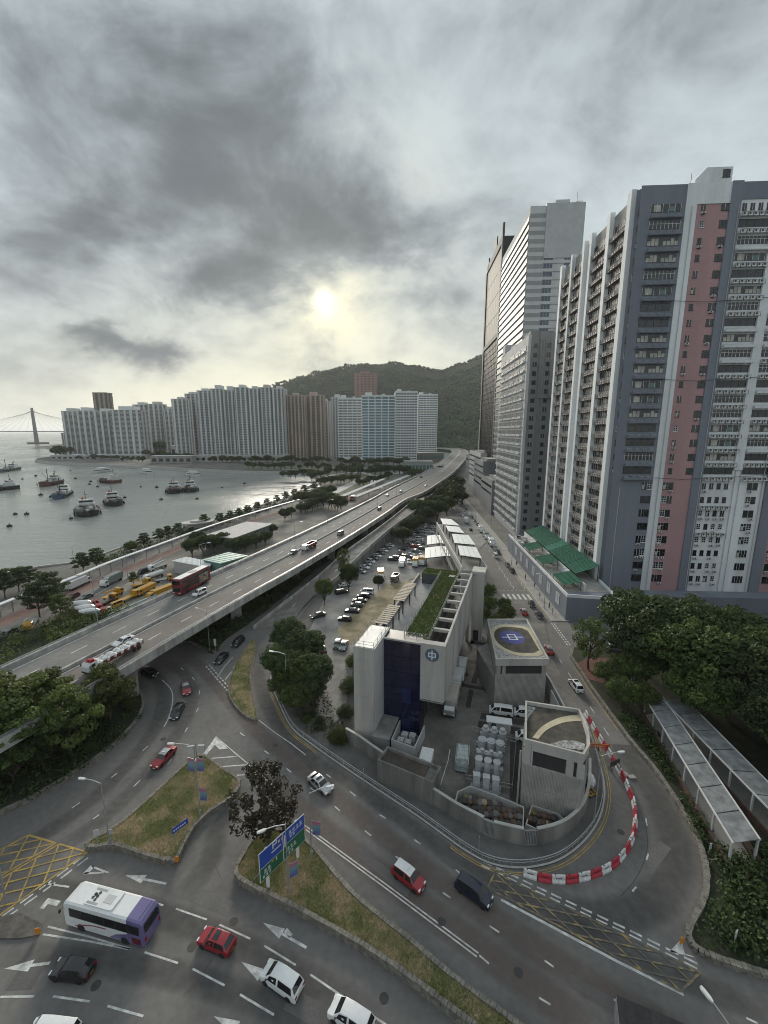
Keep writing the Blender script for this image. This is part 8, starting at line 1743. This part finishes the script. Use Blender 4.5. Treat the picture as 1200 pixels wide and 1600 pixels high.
b.box(-.7, -.62, -.5, .5, .4, .9); b.build('frame', CARP['yellow'], yc); b = MB()
for x in (-.5, .5):
    for y in (-.5, .5): b.tube([(x, y - .06, .15), (x, y + .06, .15)], .15, 8)
b.build('wheels', RUBBER, yc)
# kerb-side railing round the site
rl = thing('kerb_railing', 'low steel railing following the kerb round the site', 'railing', (*KERB[20], .13)); b = MB(); ko = [(x - KERB[20][0], y - KERB[20][1]) for x, y in offset_line(KERB, .35)][8:78]
for i in range(0, len(ko)): x, y = ko[i]; b.box(x - .04, x + .04, y - .04, y + .04, 0, .75)
rp2 = MB(); rp2.tube([(x, y, .72) for x, y in ko], .06, 5); rp2.tube([(x, y, .4) for x, y in ko], .04, 4); b.build('posts', STEEL, rl); rp2.build('rail', STEEL, rl)
kb = thing('kerb_edge', 'pale concrete kerb round the site pavement', 'kerb', (*KERB[20], 0)); kk = [(x - KERB[20][0], y - KERB[20][1]) for x, y in KERB]
seg_o = offset_line(kk, .22)
for i in range(0, len(kk) - 1): 
    a, c, d, e = Vector(kk[i]), Vector(kk[i + 1]), Vector(seg_o[i + 1]), Vector(seg_o[i]); a, c, d, e = a.lerp(c, .012), c.lerp(a, .012), d.lerp(e, .012), e.lerp(d, .012)
    b = MB(); b.prism([tuple(a), tuple(c), tuple(d), tuple(e)], -.1, .155); b.build('kerb_stone', CONCL, kb)
# kerbs along the street
for nm, r0, q0_, q1_ in (('pale kerb along the shop side of the street', 37.0, 104, 330),):
    ks = thing('kerb_edge', nm, 'kerb', (*T(r0, q0_), 0), -GA)
    me = (MB().box(0, .22, 0, 2.95, -.1, .165)).mesh('kerb_stone', CONCL)
    for k in range(int((q1_ - q0_) / 3)): mobj('kerb_stone', me, ks, (0, k * 3.0, 0))
# the large direction sign
SB_, SG_ = mat('sign_blue', (.025, .075, .38), .45, .08, 1.5), mat('sign_green', (.015, .13, .07), .45, .08, 1.5); SW_ = mat('sign_white', (.66, .67, .67), .5, .05)
a, c = Vector(G(424, 1384, .7)), Vector(G(463, 1345, .7)); hd_ = math.atan2((c - a).y, (c - a).x)
sg = thing('direction_sign', 'large blue and green road direction sign on two posts', 'sign', ((a.x + c.x) / 2, (a.y + c.y) / 2, .70), hd_)
SWd, Z0, Z1 = 6.0, 1.7, 5.2
for x in (-2.0, 2.0): b = MB(); b.box(x - .13, x + .13, -.02, .24, 0, Z1 - .2); b.build('post', WPAINT, sg)
for x in (-2.6, 2.6): b = MB(); b.tube([(x, .15, 2.8), (x, 2.0, 0)], .06, 6); b.build('brace', STEEL, sg)
b = MB(); b.box(-SWd / 2, SWd / 2, -.08, -.02, Z0, Z1); pn = b.build('panel', SW_, sg)
half = SWd / 2
for s_, x0 in ((0, -half), (1, 0.0)):
    zm = Z0 + (1.55 if s_ == 0 else 1.75)
    b = MB(); b.box(x0 + .06, x0 + half - .06, -.095, -.08, zm + .04, Z1 - .06); b.build('blue_field', SB_, pn); b = MB(); b.box(x0 + .06, x0 + half - .06, -.095, -.08, Z0 + .06, zm - .04); b.build('green_field', SG_, pn)
    # illegible lettering: small stroke blocks where the characters stand
    b = MB(); rg_ = random.Random(5 + s_)
    def glyphs(x, z, n, s, bar=True):
        for i in range(n):
            cx = x + i * s * 1.35
            for k in range(3): b.box(cx, cx + s * rg_.uniform(.7, 1), -.104, -.095, z + k * s * .38, z + k * s * .38 + s * .13)
            b.box(cx + s * rg_.uniform(.25, .5), cx + s * .62, -.106, -.095, z - s * .05, z + s * 1.0)
        if bar: b.box(x, x + n * s * 1.3, -.104, -.095, z - s * .55, z - s * .35)
    if s_ == 0:
        glyphs(x0 + .5, Z0 + .85, 2, .34); glyphs(x0 + .3, Z0 + .25, 3, .3, False); b.box(x0 + 1.5, x0 + 2.7, -.104, -.095, zm + .75, zm + .9)
        b.box(x0 + 1.65, x0 + 1.78, -.104, -.095, zm + 1.15, zm + 1.95); b.box(x0 + 1.78, x0 + 2.1, -.104, -.095, zm + 1.82, zm + 1.95); b.box(x0 + 1.78, x0 + 2.1, -.104, -.095, zm + 1.45, zm + 1.58); b.box(x0 + 2.1, x0 + 2.22, -.104, -.095, zm + 1.45, zm + 1.95)
        glyphs(x0 + 2.35, zm + 1.3, 2, .3, False); b.box(x0 + 2.0, x0 + 2.14, -.104, -.095, Z0 + 1.0, Z0 + 1.4)
    else:
        glyphs(x0 + .8, zm + .95, 4, .36); glyphs(x0 + .9, zm + .35, 2, .3, False); glyphs(x0 + .5, Z0 + .9, 3, .32); glyphs(x0 + .6, Z0 + .25, 2, .3, False); b.box(x0 + .15, x0 + .33, -.104, -.095, zm - .2, zm + 1.3)
    b.build('lettering', SW_, pn)
b = MB(); b.box(-half + .95 + .5, -half + 1.2 + .5, -.1, -.095, Z0 + 1.2, Z0 + 1.42); b.box(2.9, 3.1, -.1, -.095, Z0 + 1.25, Z0 + 1.6); b.build('yellow_plate', CARP['yellow'], pn)
b = MB(); b.box(-half + 2.6, -half + 2.75, -.1, -.095, Z1 - .75, Z1 - .35); b.box(-half + 2.85, -half + 3.0, -.1, -.095, Z1 - .75, Z1 - .35); b.build('red_plate', CARP['red'], pn)
# coloured banners on the lamp posts
def banner_mat():
    m = bpy.data.materials.new('banner_print'); m.use_nodes = True; t = m.node_tree; L = t.links.new; bb = t.nodes['Principled BSDF']; tcn = t.nodes.new('ShaderNodeTexCoord'); sp = t.nodes.new('ShaderNodeSeparateXYZ'); L(tcn.outputs['Object'], sp.inputs[0])
    nz = t.nodes.new('ShaderNodeTexNoise'); nz.inputs['Scale'].default_value = 1.4; L(tcn.outputs['Object'], nz.inputs['Vector']); ad = t.nodes.new('ShaderNodeMath'); ad.operation = 'MULTIPLY_ADD'; L(nz.outputs[0], ad.inputs[0]); ad.inputs[1].default_value = .9; L(sp.outputs[2], ad.inputs[2])
    cr = t.nodes.new('ShaderNodeValToRGB'); mr = t.nodes.new('ShaderNodeMapRange'); mr.inputs[1].default_value = 0; mr.inputs[2].default_value = 2.4; L(ad.outputs[0], mr.inputs[0]); L(mr.outputs[0], cr.inputs[0])
    for p, col in ((.12, (.10, .05, .16)), (.35, (.10, .15, .30)), (.6, (.14, .28, .33)), (.85, (.38, .12, .20))):
        e = cr.color_ramp.elements.new(p); e.color = (*col, 1)
    cr.color_ramp.elements[0].color = (.09, .04, .13, 1); cr.color_ramp.elements[-1].color = (.45, .22, .28, 1); L(cr.outputs[0], bb.inputs['Base Color']); bb.inputs['Roughness'].default_value = .7; return m
BAN = banner_mat()
bcl = MB(); NB = 6
for k in range(NB): 
    a0, a1 = k / NB, (k + 1) / NB; f0, f1 = .04 * math.sin(a0 * 5), .04 * math.sin(a1 * 5)
    bcl.add([(.1, f0, 1.8 * a0), (1.0, f0 + .03, 1.8 * a0), (1.0, f1 + .03, 1.8 * a1), (.1, f1, 1.8 * a1), (.1, f0 + .01, 1.8 * a0), (1.0, f0 + .04, 1.8 * a0), (1.0, f1 + .04, 1.8 * a1), (.1, f1 + .01, 1.8 * a1)], [(0, 1, 2, 3), (7, 6, 5, 4), (1, 5, 6, 2)])
ban_me = bcl.mesh('cloth', BAN); bar_m = (MB().tube([(0, 0, 1.82), (1.05, 0, 1.82)], .025, 5).tube([(0, 0, -.02), (1.05, 0, -.02)], .025, 5)).mesh('banner_arms', STEEL)
def banner(x, y, z, rz, label): o = thing('banner', label, 'banner', (x, y, z), rz, 'coloured lamp post banners'); mobj('cloth', ban_me, o); mobj('banner_arms', bar_m, o)
for (px_, py_), specs in (((313, 1275), ((3.0, 'lower banner on the lamp post of the grass triangle'), (7.2, 'upper banner on the lamp post of the grass triangle'))), ((487, 1340), ((3.8, 'pink and blue banner beside the big direction sign'),)), ((451, 1395), ((2.4, 'pink and violet banner in front of the big direction sign'),))):
    x, y = G(px_, py_, .65)
    for z, lab in specs: banner(x + .1, y, z, -.15 if px_ != 451 else .5, lab); 
    if px_ == 313: banner(x - .1, y, 7.0, math.pi - .3, 'back to back twin of the upper banner on the grass triangle')
x, y = G(10, 1412, 0); lb_ = thing('sign_post', 'grey post with coloured banner at the edge of the photo beside the yellow box', 'post', (x, y, 0)); b = MB(); b.tube([(0, 0, 0), (0, 0, 7)], .09, 8); b.build('post', STEEL, lb_); banner(x - .2, y, 2.4, math.pi * .9, 'banner on the post beside the yellow box junction')
# small signs on the islands
def small_sign(px_, py_, z, rz, w, h, zb, m, label, legs=1):
    x, y = G(px_, py_, z); o = thing('road_sign', label, 'sign', (x, y, z), rz)
    for k in range(legs): xx = 0 if legs == 1 else (-w * .35 if k == 0 else w * .35); b = MB(); b.tube([(xx, .06, 0), (xx, .06, zb + h)], .045, 6); b.build('post', STEEL, o)
    b = MB(); b.box(-w / 2, w / 2, -.03, .02, zb, zb + h); p = b.build('plate', m, o); return o, p
o, p = small_sign(283, 1308, .62, .9, 1.9, .7, 1.2, SB_, 'blue street direction plate on the dry grass triangle', 2)
b = MB()
for k in range(6): b.box(-.8 + k * .26, -.62 + k * .26, -.036, -.03, 1.42, 1.62)
b.build('lettering', SW_, p)
small_sign(277, 1350, .3, .2, .45, .7, .3, mat('sign_orange', (.6, .22, .02), .5, .1), 'small orange marker at the corner of the grass triangle')
small_sign(60, 1462, .05, .2, .45, .7, .2, mat('sign_orange', (.6, .22, .02), .5, .1), 'small orange marker on the traffic nose by the coach')
small_sign(1064, 1478, .1, .2, .45, .7, .3, mat('sign_orange', (.6, .22, .02), .5, .1), 'small orange marker at the end of the hairpin edging')
small_sign(154, 1326, .1, .3, .55, .8, 1.8, LGREYW, 'grey backed sign at the tip of the grass triangle'); small_sign(176, 1324, .1, .1, .5, .6, 1.9, LGREYW, 'small grey backed sign beside the first lamp post')
small_sign(337, 1018, .3, .2, .5, 1.6, 1.4, LGREYW, 'grey panel post beside the slip road under the flyover'); small_sign(1147, 1478, .3, .6, .5, 1.2, .6, LGREYW, 'grey panel half lost in the park shrubs'); small_sign(1108, 1336, .3, .2, .3, .8, .8, LGREYW, 'slim grey post sign beside the hairpin edging')
small_sign(568, 1232, .13, 0, .1, .1, 3.0, STEEL, 'thin grey post by the yard wall'); small_sign(748, 1338, .13, 0, .1, .1, 2.6, STEEL, 'thin grey post beside the barred gate')
gt = thing('signal_gantry', 'cluster of grey cabinets and signal heads on the grass triangle tip', 'signal', (*G(309, 1200, .62), .62)); b = MB(); b.tube([(0, 0, 0), (0, 0, 4.2)], .08, 6); b.build('post', STEEL, gt)
b = MB(); b.box(-1.2, -.2, -.15, .15, 2.4, 3.6); b.box(.3, 1.2, -.1, .2, 2.7, 3.7); b.build('sign_backs', LGREYW, gt); b = MB(); b.box(-.3, .3, -.35, .35, 0, 1.4); b.build('cabinet', STEEL, gt); b = MB(); b.box(.5, .8, -.3, -.1, 1.3, 2.2); b.build('signal_head', DARK, gt)
# traffic nose and the low paved island near the coach
tn = thing('traffic_nose', 'low rubble traffic island behind the coach', 'island', (*G(20, 1448), 0)); b = MB(); N2 = [G(*p) for p in ((-30, 1440), (30, 1428), (66, 1445), (62, 1462), (30, 1468), (-30, 1468))]; b.prism([(x - tn.location.x, y - tn.location.y) for x, y in N2], 0, .16); b.build('slab', mat('nose_paving', (.11, .10, .09), .95, .3, 1.5, fine=.3), tn)
# people on the far pavement
PEO = [mat('cloth_%d' % i, c_, .9, .1) for i, c_ in enumerate(((.05, .05, .06), (.4, .4, .4), (.06, .08, .16), (.25, .06, .05)))]; SKIN = mat('skin', (.36, .23, .16), .6, .05); HAIR = mat('hair', (.015, .012, .01), .6, 0)
def person(x, y, z, rz, ci, label):
    o = thing('person', label, 'person', (x, y, z), rz, 'people on the shop side pavement'); b = MB()
    el = lambda cx, cy, rx, ry, zz: [(cx + rx * math.cos(t), cy + ry * math.sin(t), zz) for t in [i * math.pi / 4 for i in range(8)]]
    for s_, dx in ((-1, .12), (1, -.12)): b.loft([el(dx, s_ * .1, .12, .06, .0), el(dx * .8, s_ * .1, .06, .06, .1), el(dx * .4, s_ * .1, .07, .075, .48), el(0, s_ * .1, .10, .10, .86)])
    b.loft([el(0, 0, .12, .18, .82), el(0, 0, .11, .16, 1.05), el(0, 0, .13, .21, 1.35), el(0, 0, .07, .1, 1.46), el(0, 0, .055, .06, 1.52)])
    for s_ in (-1, 1): b.loft([el(0, s_ * .22, .055, .055, 1.38), el(.02, s_ * .25, .045, .045, 1.1), el(.08, s_ * .25, .035, .035, .82), el(.1, s_ * .25, .04, .02, .72)])
    b.loft([el(0, 0, .05, .05, 1.5), el(.01, 0, .085, .075, 1.58), el(.01, 0, .10, .08, 1.66), el(0, 0, .06, .05, 1.74)]); b.build('body', PEO[ci], o, smooth=True)
    h_ = MB(); h_.loft([el(-.02, 0, .10, .085, 1.62), el(-.01, 0, .11, .09, 1.69), el(0, 0, .06, .05, 1.77)]); h_.build('hair', HAIR, o)
for i, (r, q_) in enumerate(((39, 112), (38.4, 119), (39.6, 128), (38.6, 135), (39.4, 150), (38.5, 108))): person(*T(r, q_), .14, i * 1.1, i % 4, 'person walking on the shop side pavement, %s beyond the side road' % ORD[i])
HAZE = 0.6e-4
# ================================================================== HAZE
hz = MB(); hz.box(-46000, 46000, -2100, 46000, -6.2, 500)
hm = bpy.data.materials.new('haze_air'); hm.use_nodes = True; t_ = hm.node_tree; t_.nodes.clear(); o_ = t_.nodes.new('ShaderNodeOutputMaterial'); v_ = t_.nodes.new('ShaderNodeVolumePrincipled')
v_.inputs['Color'].default_value = (.92, .95, .97, 1); v_.inputs['Density'].default_value = HAZE; v_.inputs['Anisotropy'].default_value = .3; t_.links.new(v_.outputs[0], o_.inputs['Volume'])
tag(hz.build('haze', hm), kind='stuff')
